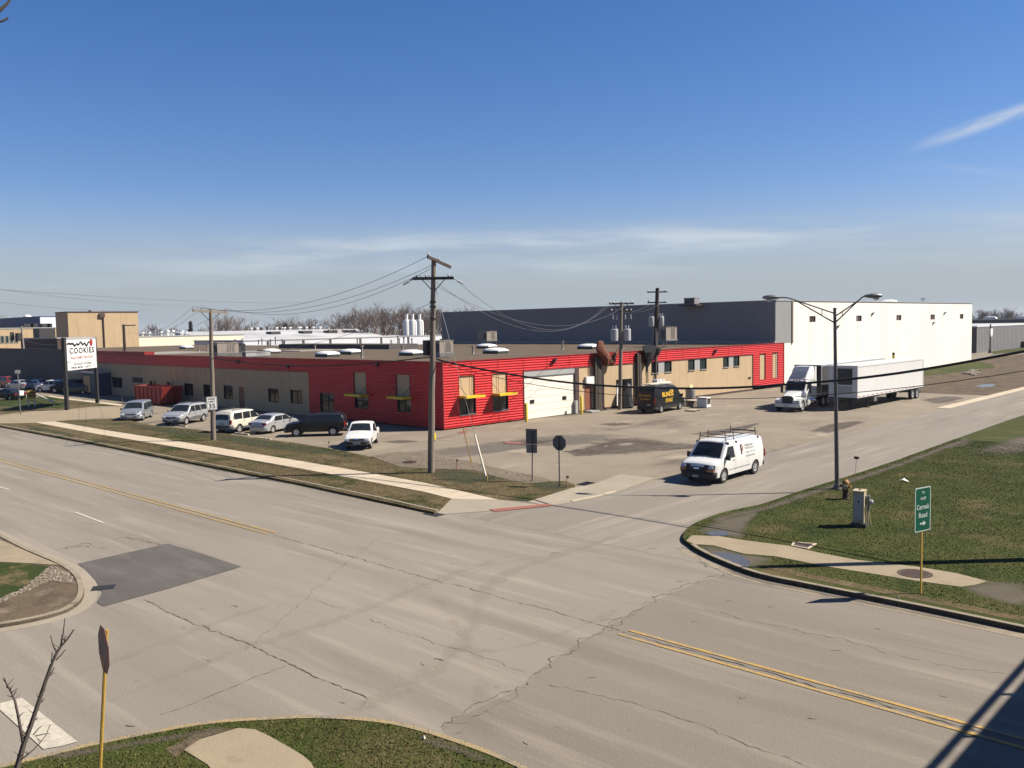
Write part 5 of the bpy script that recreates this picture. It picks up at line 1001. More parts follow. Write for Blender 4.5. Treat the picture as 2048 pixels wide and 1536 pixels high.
bo = thing('roof_box', 'white box strapped on the black van roof rack', 'box', v2.o.location+Vector((0, 0, hr+.03)), hd); b = MB(); b.box(-.5, .9, -.62, -.48, 0, .02); b.box(-.5, .9, .12, .65, 0, .26); b.box(-.52, .92, .10, .67, .26, .30); b.build('case', m_signwhite, bo); b = MB(); [b.box(x, x+.05, .09, .68, -.01, .31) for x in (-.2, .5)]; b.build('strap', m_darkm, bo)
# distant parked cars at the far left
GL = 'cars parked by the dark gray wall at the far left'
for px, hd_, paint, kind, lab in (((8, 776), 10, m_pred, 's', 'red SUV at the left edge in front of the dark gray wall'), ((26, 780), 195, m_psilver, 'c', 'silver sedan parked in front of the red SUV at the far left'),
        ((44, 770), 20, m_pred, 'c', 'red sedan mostly hidden behind the white sedan at the far left'), ((62, 779), 200, m_pwhite, 'c', 'white sedan between the silver sedan and the white SUV'), ((92, 785), -150, m_pwhite, 's', 'white SUV parked facing left beside the left sign post'),
        ((121, 786), -150, m_pnavy, 's', 'dark navy SUV in shade behind the left sign post'), ((146, 789), -155, m_pgreen, 'c', 'dark green sedan in shade under the COOKIES sign'), ((2, 801), 200, m_pblack, 'c', 'black sedan cut off by the left edge of the photo')):
    g = G(*px)
    if kind == 's': suv('parked_suv', lab, (g.x, g.y+1.0), R(hd_), paint, group=GL)
    else: sedan(lab, (g.x, g.y+.9), R(hd_), paint, GL)
# ------------------------------------------------------------------ semi truck and trailers
def big_wheel(parent, x, y, side, mat=m_rim): wheel(parent, x, y, .52, .30, mat, side)
tl = wheel_loc((1604.5, 823.5), R(-85), 2.9, 1.1); t = thing('semi_tractor', 'white conventional semi tractor with a tall roof fairing parked before the white warehouse', 'truck', (tl[0], tl[1], 0), R(-85))
def lofty(rs, name, mat, parent, sm=35, mir=True):
    b = MB(); b.rings([[(x, y, z) for y, z in r] for x, r in rs]); return b.build(name, mat, parent, sm)
def cs(w0, w1, z0, z1, r=.12): return [(-w0, z0), (-w0, z0+(z1-z0)*.5), (-w1, z1-r), (-w1+r, z1), (0, z1+r*.25), (w1-r, z1), (w1, z1-r), (w0, z0+(z1-z0)*.5), (w0, z0)]
lofty([(1.55, cs(.80, .74, .85, 1.78)), (2.2, cs(.74, .66, .85, 1.70)), (3.1, cs(.66, .56, .85, 1.55)), (3.55, cs(.60, .50, .85, 1.42))], 'hood', m_pwhite, t)
for sd in (1, -1):
    b = MB(); n = 11
    b.rings([[(2.9+.72*math.cos(a), sd*y, .52+.72*math.sin(a)) for y in (.60, 1.18)]+[(2.9+.62*math.cos(a), sd*y, .52+.62*math.sin(a)) for y in (1.18, .60)] for a in np.linspace(-.05, math.pi+.1, n)]); b.box(3.2, 3.66, min(sd*.5, sd*1.14), max(sd*.5, sd*1.14), .62, 1.06); b.build('fender', m_pwhite, t, 40)
    b = MB(); b.box(3.62, 3.70, min(sd*.62, sd*1.05), max(sd*.62, sd*1.05), .78, .98); b.build('headlight', m_lamp, t)
    b = MB(); b.box(1.5, 1.56, min(sd*1.2, sd*1.42), max(sd*1.2, sd*1.42), 1.55, 2.35); b.tube([(1.5, sd*1.0, 2.45), (1.53, sd*1.3, 2.4)], .025, 6); b.tube([(1.5, sd*1.0, 1.5), (1.53, sd*1.3, 1.55)], .025, 6); b.build('mirror', m_darkm, t)
    b = MB(); b.lathe([(.31, -.75), (.33, -.7), (.33, .7), (.31, .75)], 16, (.5, sd*.95, .75), 'x'); b.build('fuel_tank', m_chrome, t, 40)
    b = MB(); b.box(1.3, 2.0, min(sd*.85, sd*1.2), max(sd*.85, sd*1.2), .4, .5); b.build('step', m_chrome, t)
b = MB(); b.box(3.56, 3.62, -.48, .48, .78, 1.40); [b.box(3.62, 3.635, -.44, .44, .84+k*.09, .86+k*.09) for k in range(6)]; b.build('grille', m_darkm, t)
b = MB(); b.rings([[(x, y, .42), (x+.12, y, .46), (x+.12, y, .74), (x, y, .78)] for x, y in ((3.35, -1.2), (3.62, -1.0), (3.72, -.5), (3.72, .5), (3.62, 1.0), (3.35, 1.2))]); b.build('bumper', m_pwhite, t, 40)
b = MB(); b.box(3.84, 3.86, -.25, .25, .52, .64); b.build('number_plate', m_plate, t)
lofty([(-.55, cs(1.02, .98, .95, 2.7)), (1.1, cs(1.02, .96, .95, 2.72)), (1.25, cs(1.02, .95, .95, 2.68)), (1.75, cs(1.0, .9, .95, 1.82))], 'cab', m_pwhite, t)
b = MB(); b.poly([(1.79, -.84, 1.84), (1.79, .84, 1.84), (1.31, .86, 2.60), (1.31, -.86, 2.60)]); b.build('windshield', m_carglass, t)
for sd in (1, -1):
    b = MB(); b.poly([(.35, sd*1.025, 1.78), (1.55, sd*1.01, 1.78), (1.22, sd*1.0, 2.5), (.4, sd*1.005, 2.5)]); b.build('side_window', m_carglass, t)
    b = MB(); b.box(.28, .30, min(sd*1.015, sd*1.03), max(sd*1.015, sd*1.03), 1.05, 2.55); b.build('door_seam', m_trim, t)
    b = MB(); b.poly([(-1.0, sd*1.03, 1.0), (-.5, sd*1.03, 1.0), (-.5, sd*1.0, 3.9), (-1.0, sd*1.0, 3.9)]); b.build('side_fairing', m_pwhite, t)
lofty([(-.55, cs(1.0, .95, 2.68, 3.92, .15)), (-.1, cs(1.0, .9, 2.68, 3.85, .2)), (.45, cs(.97, .82, 2.68, 3.35, .2)), (.95, cs(.92, .74, 2.68, 2.84, .05))], 'roof_fairing', m_pwhite, t)
b = MB(); b.poly([(-.05, -.72, 3.90), (-.05, .72, 3.90), (.48, .70, 3.44), (.48, -.70, 3.44)]); b.poly([(.50, -.70, 3.42), (.50, .70, 3.42), (.97, .64, 2.93), (.97, -.64, 2.93)]); b.build('fairing_panel', m_pblue, t)
b = MB(); [b.box(-4.2, 2.9, y-.06, y+.06, .62, .90) for y in (-.42, .42)]; b.box(-3.9, -2.4, -.5, .5, .98, 1.08); b.box(-.5, 3.2, -.55, .55, .5, .95); b.build('chassis', m_darkm, t)
for sd in (1, -1):
    big_wheel(t, 2.9, sd*1.0, sd); big_wheel(t, -2.45, sd*1.0, sd); big_wheel(t, -3.75, sd*1.0, sd)
b = MB()
for sd in (1, -1): b.tube([(-.75, sd*.8, .9), (-.75, sd*.8, 3.9)], .08, 8)
b.build('exhaust_stack', m_chrome, t)
b = MB(); [b.box(1.22, 1.32, y-.06, y+.06, 2.70, 2.76) for y in (-.7, -.25, 0, .25, .7)]; b.build('marker_lights', m_amber, t)
m_trlg = M('shaded_trailer_skin', (.13, .13, .135), (.105, .105, .11), .4, .45, .05, 6, st=(1, 1, .3))  # shade on the hitched trailer's sides, put into an even dark gray skin
m_trl = M('white_trailer_skin', (.76, .76, .74), (.70, .70, .68), .4, .5, .03, 6, st=(1, 1, .3))
def trailer(label, loc, hd, L=16.6, W=2.6, z0=1.15, z1=4.02, reefer=False, legs=True, skin=None):
    m_trl = skin or MATS['white_trailer_skin']
    o = thing('semi_trailer', label, 'trailer', (loc[0], loc[1], 0), hd, 'box trailers parked by the white warehouse'); b = MB()
    b.box(-L/2, L/2, -W/2, W/2, z0, z1); b.build('box', m_trl, o)
    b = MB()
    for sd in (1, -1):
        y0, y1 = sorted((sd*W/2, sd*(W/2+.03))); b.box(-L/2, L/2+.01, y0, y1, z0-.02, z0+.22); b.box(-L/2, L/2+.01, y0, y1, z1-.12, z1+.01)
        for x in (-L/2, L/2-.1): b.box(x, x+.1, y0, y1, z0+.22, z1-.12)
    b.box(L/2, L/2+.03, -W/2-.03, W/2+.03, z1-.14, z1+.01); b.box(L/2, L/2+.03, -W/2-.03, W/2+.03, z0, z0+.18); b.build('edge_rail', m_trl if not reefer else m_grayml, o)
    b = MB()
    for sd in (1, -1):
        for k in range(16): x = -L/2+.3+k*1.05; b.box(x, x+.5, min(sd*(W/2+.03), sd*(W/2+.036)), max(sd*(W/2+.03), sd*(W/2+.036)), z0+.06, z0+.12)
    b.build('reflective_tape', m_redtrim, o)
    b = MB(); b.box(-L/2, L/2, -W/2+.02, W/2-.02, z0-.12, z0-.0); [b.box(-L/2+.4, -L/2+4.2, y-.1, y+.1, .75, z0-.12) for y in (-.5, .5)]; b.box(-L/2+.02, -L/2+.12, -1.1, 1.1, .5, .6); [b.box(-L/2+.02, -L/2+.1, y, y+.08, .6, z0-.12) for y in (-.8, .72)]; b.build('underframe', m_darkm, o)
    for sd in (1, -1):
        big_wheel(o, -L/2+1.5, sd*(W/2-.2), sd); big_wheel(o, -L/2+2.75, sd*(W/2-.2), sd)
    if legs:
        for sd in (1, -1): b = MB(); b.box(L/2-3.6, L/2-3.45, sd*.8-.07, sd*.8+.07, .06, z0-.1); b.box(L/2-3.68, L/2-3.37, sd*.8-.15, sd*.8+.15, 0, .07); b.build('landing_leg', m_brown, o)
    b = MB(); b.box(L/2-4.6, L/2-3.9, .9, 1.28, .55, 1.0) if legs else b.box(L/2-6.6, L/2-5.9, .9, 1.28, .6, 1.05); b.build('tool_box', m_steel, o)
    if reefer: b = MB(); b.box(-L/2, L/2, -W/2+.04, W/2-.04, z1, z1+.02); b.build('roof_sheet', MATS['white_trailer_skin'], o); b = MB(); b.box(L/2, L/2+.45, -.9, .9, 1.9, 3.9); b.box(L/2, L/2+.04, -W/2, W/2, z1-.3, z1); b.build('cooling_unit', m_brown, o)
    else: b = MB(); b.box(L/2, L/2+.05, -.85, .85, 2.3, 3.75); b.build('front_panel', m_darkm, o); b = MB(); b.box(L/2+.0, L/2+.06, -.8, .8, 1.5, 2.15); b.build('lower_panel', m_grayml, o)
    return o
g = G(1716, 796, 1.15); trailer('white box trailer standing alone on its landing legs beside the street', (g.x-1.3, g.y+8.3), R(-90.5), 16.6)
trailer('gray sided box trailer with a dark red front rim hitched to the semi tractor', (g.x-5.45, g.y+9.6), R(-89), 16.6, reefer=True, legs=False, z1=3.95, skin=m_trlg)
# ------------------------------------------------------------------ poles and wires
def lean_top(base, u, v): return AT(u, v, math.hypot(base.x, base.y))
def insulator(b, p, r=.07, h=.16): b.lathe([(r*.5, 0), (r, h*.25), (r*.6, h*.45), (r, h*.65), (r*.5, h)], 8, p)
def pole(label, base, top, r0, r1, mat, group='wooden utility poles'):
    o = thing('utility_pole', label, 'utility pole', base, 0, group); b = MB(); d = top-base; n = 8
    b.tube([Vector((0, 0, -.3))]+[d*(k/n)+Vector((random.uniform(-.02, .02), random.uniform(-.02, .02), 0)) for k in range(1, n)]+[d], r0, 12, r1); b.build('shaft', mat, o, 40); return o
def crossarm(o, c, direction, half, mat, w=.06, ins=(), brace=True, name='crossarm', tilt=0):
    d = Vector(direction).normalized(); d.z = tilt; b = MB(); a, e = c-d*half, c+d*half; sd = Vector((-d.y, d.x, 0)).normalized()*w
    b.rings([[tuple(p+sd-Vector((0, 0, w*1.3))), tuple(p-sd-Vector((0, 0, w*1.3))), tuple(p-sd+Vector((0, 0, w*1.3))), tuple(p+sd+Vector((0, 0, w*1.3)))] for p in (a, e)]); ar = b.build(name, mat, o)
    if brace: b = MB(); [b.tube([c+d*half*.55*q-Vector((0, 0, w)), c-Vector((0, 0, .75))+sd*1.5], .025, 5) for q in (1, -1)]; b.build('brace', m_darkm, ar)
    pts = []
    for t in ins: p = c+d*half*t+Vector((0, 0, w*1.3)); b = MB(); insulator(b, p); b.build('insulator', m_porc, ar, 50); pts.append(p+Vector((0, 0, .17)))
    return pts
def wire(label, a, c, sag, r=.010, mat=None, group=None, name='overhead_wire'):
    a, c = Vector(a), Vector(c); b = MB(); n = 26; pts = [a.lerp(c, k/n)-Vector((0, 0, sag*4*(k/n)*(1-k/n))) for k in range(n+1)]; m0 = pts[0]
    b.tube([p-m0 for p in pts], r, 6); o = b.build(name, mat or m_wire, None, 60); o.location = m0; return tag(o, label, 'wire', group)
# tall pole at the corner
cb = G(862, 945, ZV); ct = lean_top(cb, 867.5, 516); cp = pole('tall weathered wooden utility pole with two crossarms at the street corner', cb, ct, .20, .13, m_wood)
rel = ct-cb
def on(o, base, top, u, v): z = HT(u, v, base); k = (z-base.z)/(top.z-base.z); return (top-base)*k
zt_ = on(cp, cb, ct, 870, 524); crossarm(cp, zt_+Vector((.2, .22, 0)), (0, 1, 0), .84, m_woodd, .058, (-.9, .0), False, tilt=-.30)
cx = on(cp, cb, ct, 867, 557); iA = crossarm(cp, cx+Vector((.12, -.12, 0)), (1, 1, 0), 1.12, m_darkm, .06, (-.8, -.35, .75), True)
for sg in (-1, 1): b = MB(); p = cx+Vector((.12, -.12, 0))+Vector((1, 1, 0)).normalized()*1.12*sg; b.tube([p, p+Vector((.12*sg, .12*sg, -.12))], .05, 6); b.tube([p+Vector((.15*sg, .15*sg, -.15)), p+Vector((.38*sg, .38*sg, -.32))], .055, 7); b.build('strain_insulator', m_porc, cp)
b = MB(); k = on(cp, cb, ct, 862, 693); b.box(k.x-.42, k.x-.15, k.y-.35, k.y-.05, k.z-.5, k.z+.35); b.build('terminal_box', m_darkm, cp)
b = MB(); k = on(cp, cb, ct, 865, 620); [b.lathe([(.19, z), (.19, z+.08)], 12, (k.x, k.y, k.z)) for z in (-.5, .15, .4)]; k2 = on(cp, cb, ct, 862, 875); b.build('steel_band', m_darkm, cp)
b = MB(); b.box(k2.x+.12, k2.x+.20, k2.y+.04, k2.y+.16, k2.z-.12, k2.z+.22); b.build('yellow_marker', m_ybol, cp)
# left pole with the pale crossarm, and the speed limit sign on it
lb = G(427, 880, ZV); lt = lean_top(lb, 421, 619); lp = pole('wooden utility pole with a pale crossarm standing in the verge behind the speed limit sign', lb, lt, .19, .12, m_wood)
iL = crossarm(lp, (lt-lb)*.985, (.05, 1, 0), 1.34, m_woodp, .075, (-.95, -.45, .9), True, tilt=-.06)
ls = on(lp, lb, lt, 427, 806); dd = Vector((0, -1, 0))
so_ = thing('speed_limit_sign', 'white SPEED LIMIT 35 sign fixed to the wooden pole in the verge', 'road sign', lb+ls+Vector((.14, -.14, 0)), R(28)); so_.rotation_euler.z = math.atan2(-(lb.y), -(lb.x))+R(12)
b = MB(); b.box(.0, .02, -.37, .37, -.48, .48); b.build('panel', m_signwhite, so_)
b = MB(); [b.box(.021, .024, *q) for q in ((-.34, .34, .43, .45), (-.34, .34, -.45, -.43), (-.34, -.32, -.43, .43), (.32, .34, -.43, .43))]; b.build('border', m_ink, so_)
for body, z, hh, w in (('SPEED', .31, .13, .5), ('LIMIT', .12, .13, .46), ('35', -.2, .36, .48)): text(body, 'lettering', m_ink, so_, (.022, 0, z), (0, 1, 0), (0, 0, 1), hh, w, .004, .02)
# two poles with transformers near the warehouse wall
def can(o, p, r=.27, h=.95):
    b = MB(); b.lathe([(r*.9, 0), (r, .04), (r, h-.05), (r*.85, h)], 16, p); c_ = b.build('transformer', m_can, o, 40)
    for q in (-.12, .12): b = MB(); b.lathe([(.04, h), (.07, h+.08), (.05, h+.16), (.07, h+.24), (.03, h+.33)], 8, (p[0]+q, p[1]+q*.5, p[2])); b.build('bushing', m_porc, c_)
wb = G(1239.5, 819); wt = lean_top(wb, 1243, 604); w1 = pole('wooden pole with two gray transformers left of the black van', wb, wt, .2, .13, m_wood, 'transformer poles')
pd = Vector((.6, .8, 0)).normalized()
i1 = crossarm(w1, (wt-wb)*.985, pd, 1.2, m_darkm, .06, (-.95, -.65, .45, .9)); crossarm(w1, on(w1, wb, wt, 1242, 623), pd, 1.05, m_woodd, .05, (-.9, -.5, .5, .9), False)
k = on(w1, wb, wt, 1241, 682)
for sg in (-1, 1): can(w1, tuple(k+pd*.62*sg), .36, 1.15)
for t in (-.75, -.4, .35, .85):
    b = MB(); p = on(w1, wb, wt, 1242, 629)+pd*t*1.1; b.tube([p, p+Vector((.05, -.05, -.45))], .04, 6); b.build('fuse_cutout', m_porc, w1)
xb = G(1307.5, 806); xt = lean_top(xb, 1315, 576); w2 = pole('taller dark pole with two gray transformers behind the black van', xb, xt, .24, .19, m_woodd, 'transformer poles')
i2 = crossarm(w2, on(w2, xb, xt, 1314, 584), pd, 1.05, m_darkm, .05, (-.95, .75), False); crossarm(w2, on(w2, xb, xt, 1314, 605), pd, 1.0, m_darkm, .05, (-.9, .9), False)
k = on(w2, xb, xt, 1312, 653)
for sg in (-1, 1): can(w2, tuple(k+pd*.52*sg), .30, 1.0)
b = MB(); k = on(w2, xb, xt, 1311, 700); b.tube([k+Vector((.2, -.2, 2.2)), k+Vector((.22, -.22, 0)), k+Vector((.2, -.2, -3.6))], .05, 6); b.build('cable_riser', m_steel, w2)
# far poles at the left
fb = G(250, 720); fb = AT(250, 700, 150); fb.z = 0; ft = lean_top(fb, 247, 649); f1 = pole('dark utility pole in front of the tan tower', fb, ft, .26, .2, m_woodd); iF = crossarm(f1, (ft-fb)*.985+pd*.8, pd, 1.0, m_woodd, .06, (-.5, .9), False)
gb = AT(49, 700, 185); gb.z = 0; gt = lean_top(gb, 43, 652); f2 = pole('pale leaning utility pole with a dark transformer at the far left', gb, gt, .22, .16, m_woodp)
k = on(f2, gb, gt, 45, 678); b = MB(); b.lathe([(.5, 0), (.5, 1.5)], 12, tuple(k+Vector((-.4, -.6, -.4)))); b.box(k.x-1.6, k.x-1.2, k.y-1.6, k.y-1.0, k.z-.2, k.z+1.3); b.build('transformer', m_darkm, f2)
# pole just outside the frame on the right that carries the heavy cable
nb = Vector((-5.2, 34.5, ZR)); ntp = Vector((-5.2, 34.5, 12.2)); npole = pole('wooden utility pole on the lawn carrying the heavy black cable', nb, ntp, .27, .2, m_wood)
crossarm(npole, Vector((0, 0, 11.5)), (.7, .7, 0), 1.2, m_woodd, .06, (-.9, .9))
# heavy cable with its lashing
def poly_wire(label, pts, r, mat, group=None, name='overhead_cable'):
    P = [Vector(p) for p in pts]; m0 = P[0].copy(); b = MB(); o_ = []
    for i in range(len(P)-1):
        a, p, q, d = P[max(i-1, 0)], P[i], P[i+1], P[min(i+2, len(P)-1)]
        for j in range(6): t = j/6; o_.append(.5*((2*p)+(q-a)*t+(2*a-5*p+4*q-d)*t*t+(3*p-a-3*q+d)*t**3)-m0)
    o_.append(P[-1]-m0); b.tube(o_, r, 8); o = b.build(name, mat, None, 60); o.location = m0; return tag(o, label, 'cable', group)
k = cb+on(cp, cb, ct, 859, 713)
poly_wire('thick black cable sagging from the corner pole across the side street', [k, (-35.46, 32.57, 6.22), (-30.21, 32.9, 5.58), (-25.64, 33.2, 5.27), (-20.38, 33.53, 5.29), (-15.91, 33.82, 5.63), (-12.06, 34.06, 6.14), (-7.99, 34.32, 6.97), (-5.3, 34.5, 7.6)], .05, m_cable)
wire('thin black wire sagging just below the thick cable across the side street', k-Vector((0, 0, .25)), (-5.3, 34.5, 6.9), 1.78, .016, m_cable)
k2 = AT(640, 735, 64); wire('black cable from the corner pole toward the left along the red wall', k, lb+on(lp, lb, lt, 424, 716), .55, .035, m_cable)
wire('thin service line drooping from the corner pole to the left pole', cb+on(cp, cb, ct, 863, 604), lb+on(lp, lb, lt, 423, 706), .9, .012, m_wirel)
GW = 'power lines between the roadside poles'
tops = [cb+zt_+Vector((.1, -.60, .24)), cb+zt_+Vector((.0, .0, -.12)), cb+cx+Vector((-.2, 0, .55))]
for a, c in zip(tops, iL): wire('one of three parallel power lines from the corner pole to the left pole', a, lb+c, 1.25, .012, None, GW)
for a, c in zip(iL, [fb+ft*0+(ft-fb)+Vector((0, -.6, 0)), fb+(ft-fb)+Vector((0, .1, 0)), fb+(ft-fb)+Vector((0, .8, 0))]): wire('one of three parallel power lines running from the left pole to the far dark pole', lb+a, c, 1.8, .010, None, 'far power lines')
for v0, v1, u1 in ((562, 612, 410), (575, 604, 650), (590, 620, 300)):
    a = AT(-200, v0-12, 60); c = AT(u1, v1, 120); wire('one of three faint high wires crossing the sky at the left', a, c, .5, .012, m_wirel, 'faint high wires at the left')
for a, c, sg in ((cb+iA[2], wb+i1[0], 2.9), (cb+iA[1], wb+i1[1], 3.0), (cb+iA[0], wb+i1[3], 2.6)): wire('one of three slack wires from the corner pole to the first transformer pole', a, c, sg, .012, m_wirel, 'slack wires to the transformer poles')
for t in (-.5, .5): wire('one of two short wires between the two transformer poles', wb+on(w1, wb, wt, 1242, 623)+pd*t, xb+on(w2, xb, xt, 1314, 605)+pd*t, .4, .012, None, 'short wires between the transformer poles')
a = AT(-160, 622, 150); wire('pale cable descending to the leaning pole at the far left', a, gb+(gt-gb)*.9, .4, .02, m_wirel)
c = AT(150, 686, 118); wire('pale cable from the leaning pole to the COOKIES sign', gb+on(f2, gb, gt, 46, 678), c, .6, .02, m_wirel)
# guy wires
def guy(label, top, px, guard_u, gmat, gr=.05):
    g = G(*px, ZV); o = thing('guy_wire', label, 'guy wire', g); d = top-g; b = MB(); b.tube([(0, 0, 0), d], .012, 6); b.build('steel_strand', m_wirel, o); L = d.length
    b = MB(); b.tube([d*(.05/L), d*(guard_u/L)], gr, 8); b.build('guard_tube', gmat, o); b = MB(); b.lathe([(.04, -.1), (.04, .25)], 8); b.build('anchor_rod', m_ypost, o)
guy('guy wire with a cream guard tube leaning beside the corner pole', cb+on(cp, cb, ct, 866, 560), (974, 961), 2.5, m_cream)
guy('thin guy wire with a slim yellow guard behind the leaning cream one', cb+on(cp, cb, ct, 865, 600), (943, 926), 2.3, m_ypost, .026)
# ------------------------------------------------------------------ street lamp
gl = G(1674, 978, ZR); ltop = lean_top(gl, 1669.5, 619); la = thing('street_lamp', 'tall dark metal street lamp with two arms at the lawn edge', 'street lamp', gl)
d = ltop-gl; b = MB(); b.tube([(0, 0, .1), d*.5, d], .105, 12, .07); b.lathe([(.07, d.z), (.09, d.z), (.09, d.z+.06), (.02, d.z+.09)], 10, (d.x, d.y, 0)); b.build('shaft', m_galv, la, 40); b = MB(); b.box(-.2, .2, -.2, .2, 0, .06); b.lathe([(.17, .06), (.15, .22)], 12); b.build('base_plate', m_galv, la)
dist = math.hypot(gl.x, gl.y)
def arm(p0, p1, p2, head, nm):
    """p0 upper root, p1 lower root, p2 list of points to the tip (relative to the lamp base)"""
    b = MB(); b.tube([p0]+p2, .032, 8); b.tube([p1, p2[0].lerp(p1, .05)], .034, 8, .028); m = p0.lerp(p2[0], .32); m2 = p1.lerp(p2[0], .32); b.tube([m, m2], .018, 6); o = b.build('arm', m_galv, la, 50)
    t = p2[-1]; dr = (p2[-1]-p2[-2]); dr.z = 0; dr.normalize(); sd = Vector((-dr.y, dr.x, 0)); b = MB(); rs = []
    for s, w, z0, z1 in ((-.08, .06, -.05, .05), (.05, .10, -.08, .08), (.22, .17, -.11, .12), (.5, .19, -.10, .12), (.68, .13, -.07, .08), (.74, .05, -.03, .03)):
        p = t+dr*s; rs.append([tuple(p+sd*w*math.cos(a)+Vector((0, 0, (z1 if math.sin(a) > 0 else -z0)*math.sin(a)))) for a in np.linspace(0, 2*math.pi, 12, endpoint=False)])
    b.rings(rs); h = b.build('lamp_head', m_steel, la, 50); b = MB(); b.lathe([(.02, -.20), (.12, -.17), (.15, -.08)], 12, tuple(t+dr*.45)); b.build('lens', m_lamp, h, 50)
P = lambda u, v, dd=dist: AT(u, v, dd)-gl
e1 = Vector((-1, -.55, 0)).normalized()   # the left arm reaches over the street
def along(u, v, e):   # point on the vertical plane through the lamp along e
    r = ray(u, v); o2 = Vector((d.x, d.y, 0))+gl; n = Vector((-e.y, e.x, 0)); t = (o2.x*n.x+o2.y*n.y)/(r[0]*n.x+r[1]*n.y); return Vector((r[0]*t, r[1]*t, H+r[2]*t))-gl
arm(on(la, gl, ltop, 1669.5, 627), on(la, gl, ltop, 1670, 646), [along(1590, 600, e1), along(1575, 595.5, e1), along(1557, 594.5, e1)], None, 'l')
e2 = Vector((1, .75, 0)).normalized()
arm(on(la, gl, ltop, 1669.5, 633), on(la, gl, ltop, 1670, 646), [along(1716, 602, e2), along(1725, 594, e2), along(1732, 592, e2)], None, 'r')
# ------------------------------------------------------------------ road signs
def sign_post(o, h, mat, r=.03, tilt=(0, 0)): b = MB(); b.tube([(0, 0, -.2), (tilt[0]*h, tilt[1]*h, h)], r, 6); b.build('post', mat, o)
g = G(1843, 1187, ZR); s1 = thing('guide_sign', 'green TO WEST Cermak Road sign on a yellow post at the lawn edge', 'road sign', g, R(-15)); zt, zb = HT(1842, 974, g)-ZR, HT(1842, 1062, g)-ZR
b = MB(); b.box(-.035, .0, -.03, .03, -.2, zt-.1); b.build('post', m_ypost, s1)
def rrect(w, h, r, z, x): return [(x, sy*(w/2-r)+r*math.cos(a), z+sz*(h/2-r)+r*math.sin(a)) for sy, sz, a0 in ((1, 1, 0), (-1, 1, 90), (-1, -1, 180), (1, -1, 270)) for a in (R(a0), R(a0+45), R(a0+90))]
zc = (zt+zb)/2; hs = zt-zb; ws = .74
b = MB(); b.rings([rrect(ws, hs, .05, zc, .003), rrect(ws, hs, .05, zc, .012)]); b.build('panel', m_signletter, s1); b = MB(); b.rings([rrect(ws-.06, hs-.06, .035, zc, .0121), rrect(ws-.06, hs-.06, .035, zc, .0145)]); b.build('green_face', m_green, s1)
for body, k, hh, w in (('TO', .38, .075, .13), ('WEST', .245, .085, .27), ('Cermak', .06, .15, .60), ('Road', -.13, .15, .40)): text(body, 'lettering', m_signletter, s1, (.0148, 0, zc+hs*k), (0, 1, 0), (0, 0, 1), hh, w, .003, .015)
b = MB(); z = zc-hs*.32; b.poly([(.017, -.14, z-.025), (.017, .02, z-.025), (.017, .02, z-.075), (.017, .15, z), (.017, .02, z+.075), (.017, .02, z+.025), (.017, -.14, z+.025)]); b.build('arrow', m_signletter, s1)
def octagon(w, x, z, rot=22.5): return [(x, w/2/math.cos(R(22.5))*math.cos(R(rot+45*k)), z+w/2/math.cos(R(22.5))*math.sin(R(rot+45*k))) for k in range(8)]
g = G(1119, 972, ZV); s2 = thing('stop_sign', 'octagonal stop sign seen from its gray back at the corner', 'stop sign', g, R(100)); zt, zb = HT(1117, 871, g)-ZV, HT(1117, 901, g)-ZV
sign_post(s2, zt, m_darkm, .035); b = MB(); w = zt-zb; b.rings([octagon(w, .04, (zt+zb)/2), octagon(w, .055, (zt+zb)/2)]); b.build('panel', m_signback, s2)
g = G(1064, 962, ZV); s3 = thing('rectangular_sign', 'rectangular sign with a small plate below, seen from its gray back', 'road sign', g, R(112)); zt, zm, zb = [HT(1069, q, g)-ZV for q in (858, 888, 906)]
sign_post(s3, zt, m_darkm, .03, (-.0, -.03)); b = MB(); b.box(.035, .05, -.31, .31, zm, zt); b.build('panel', m_signback, s3); b = MB(); b.box(.035, .05, -.30, .30, zb, zm-.03); b.build('plate', m_signplate, s3)
# stop sign at the lower left
g = G(193, 1572, .12); s4 = thing('stop_sign', 'weathered red STOP sign on a yellow post seen nearly edge on, lower left', 'stop sign', g, R(-100)); top_ = AT(210, 1262, math.hypot(g.x, g.y))-g
c = (AT(208, 1298, math.hypot(g.x, g.y))-g); zt = AT(208, 1254, math.hypot(g.x, g.y)).z-g.z; zb = AT(208, 1343, math.hypot(g.x, g.y)).z-g.z
rot = Matrix.Rotation(R(100), 3, 'Z'); tp = rot @ Vector((top_.x, top_.y, 0)); b = MB(); b.tube([(-.03, 0, -.2), (tp.x-.03, tp.y, zt-.06)], .032, 8); b.build('post', m_ypost, s4)
cc_ = rot @ Vector((c.x, c.y, 0)); b = MB(); q = lambda x, w: [(x+cc_.x, y+cc_.y, z) for _, y, z in octagon(w, 0, (zt+zb)/2)]; w = zt-zb
b.rings([q(.0, w), q(.012, w)]); b.build('panel', m_stopred, s4); text('STOP', 'lettering', m_signplate, s4, (cc_.x+.0125, cc_.y, (zt+zb)/2), (0, 1, 0), (0, 0, 1), .26, .66, .002, .02)
b = MB(); b.rings([[(p[0], p[1]*1, p[2]) for p in q(.0125, w*.985)], [(p[0], p[1], p[2]) for p in q(.0135, w*.985)]]); bpy.data.meshes.remove(b.build('x', m_stopred, s4).data)
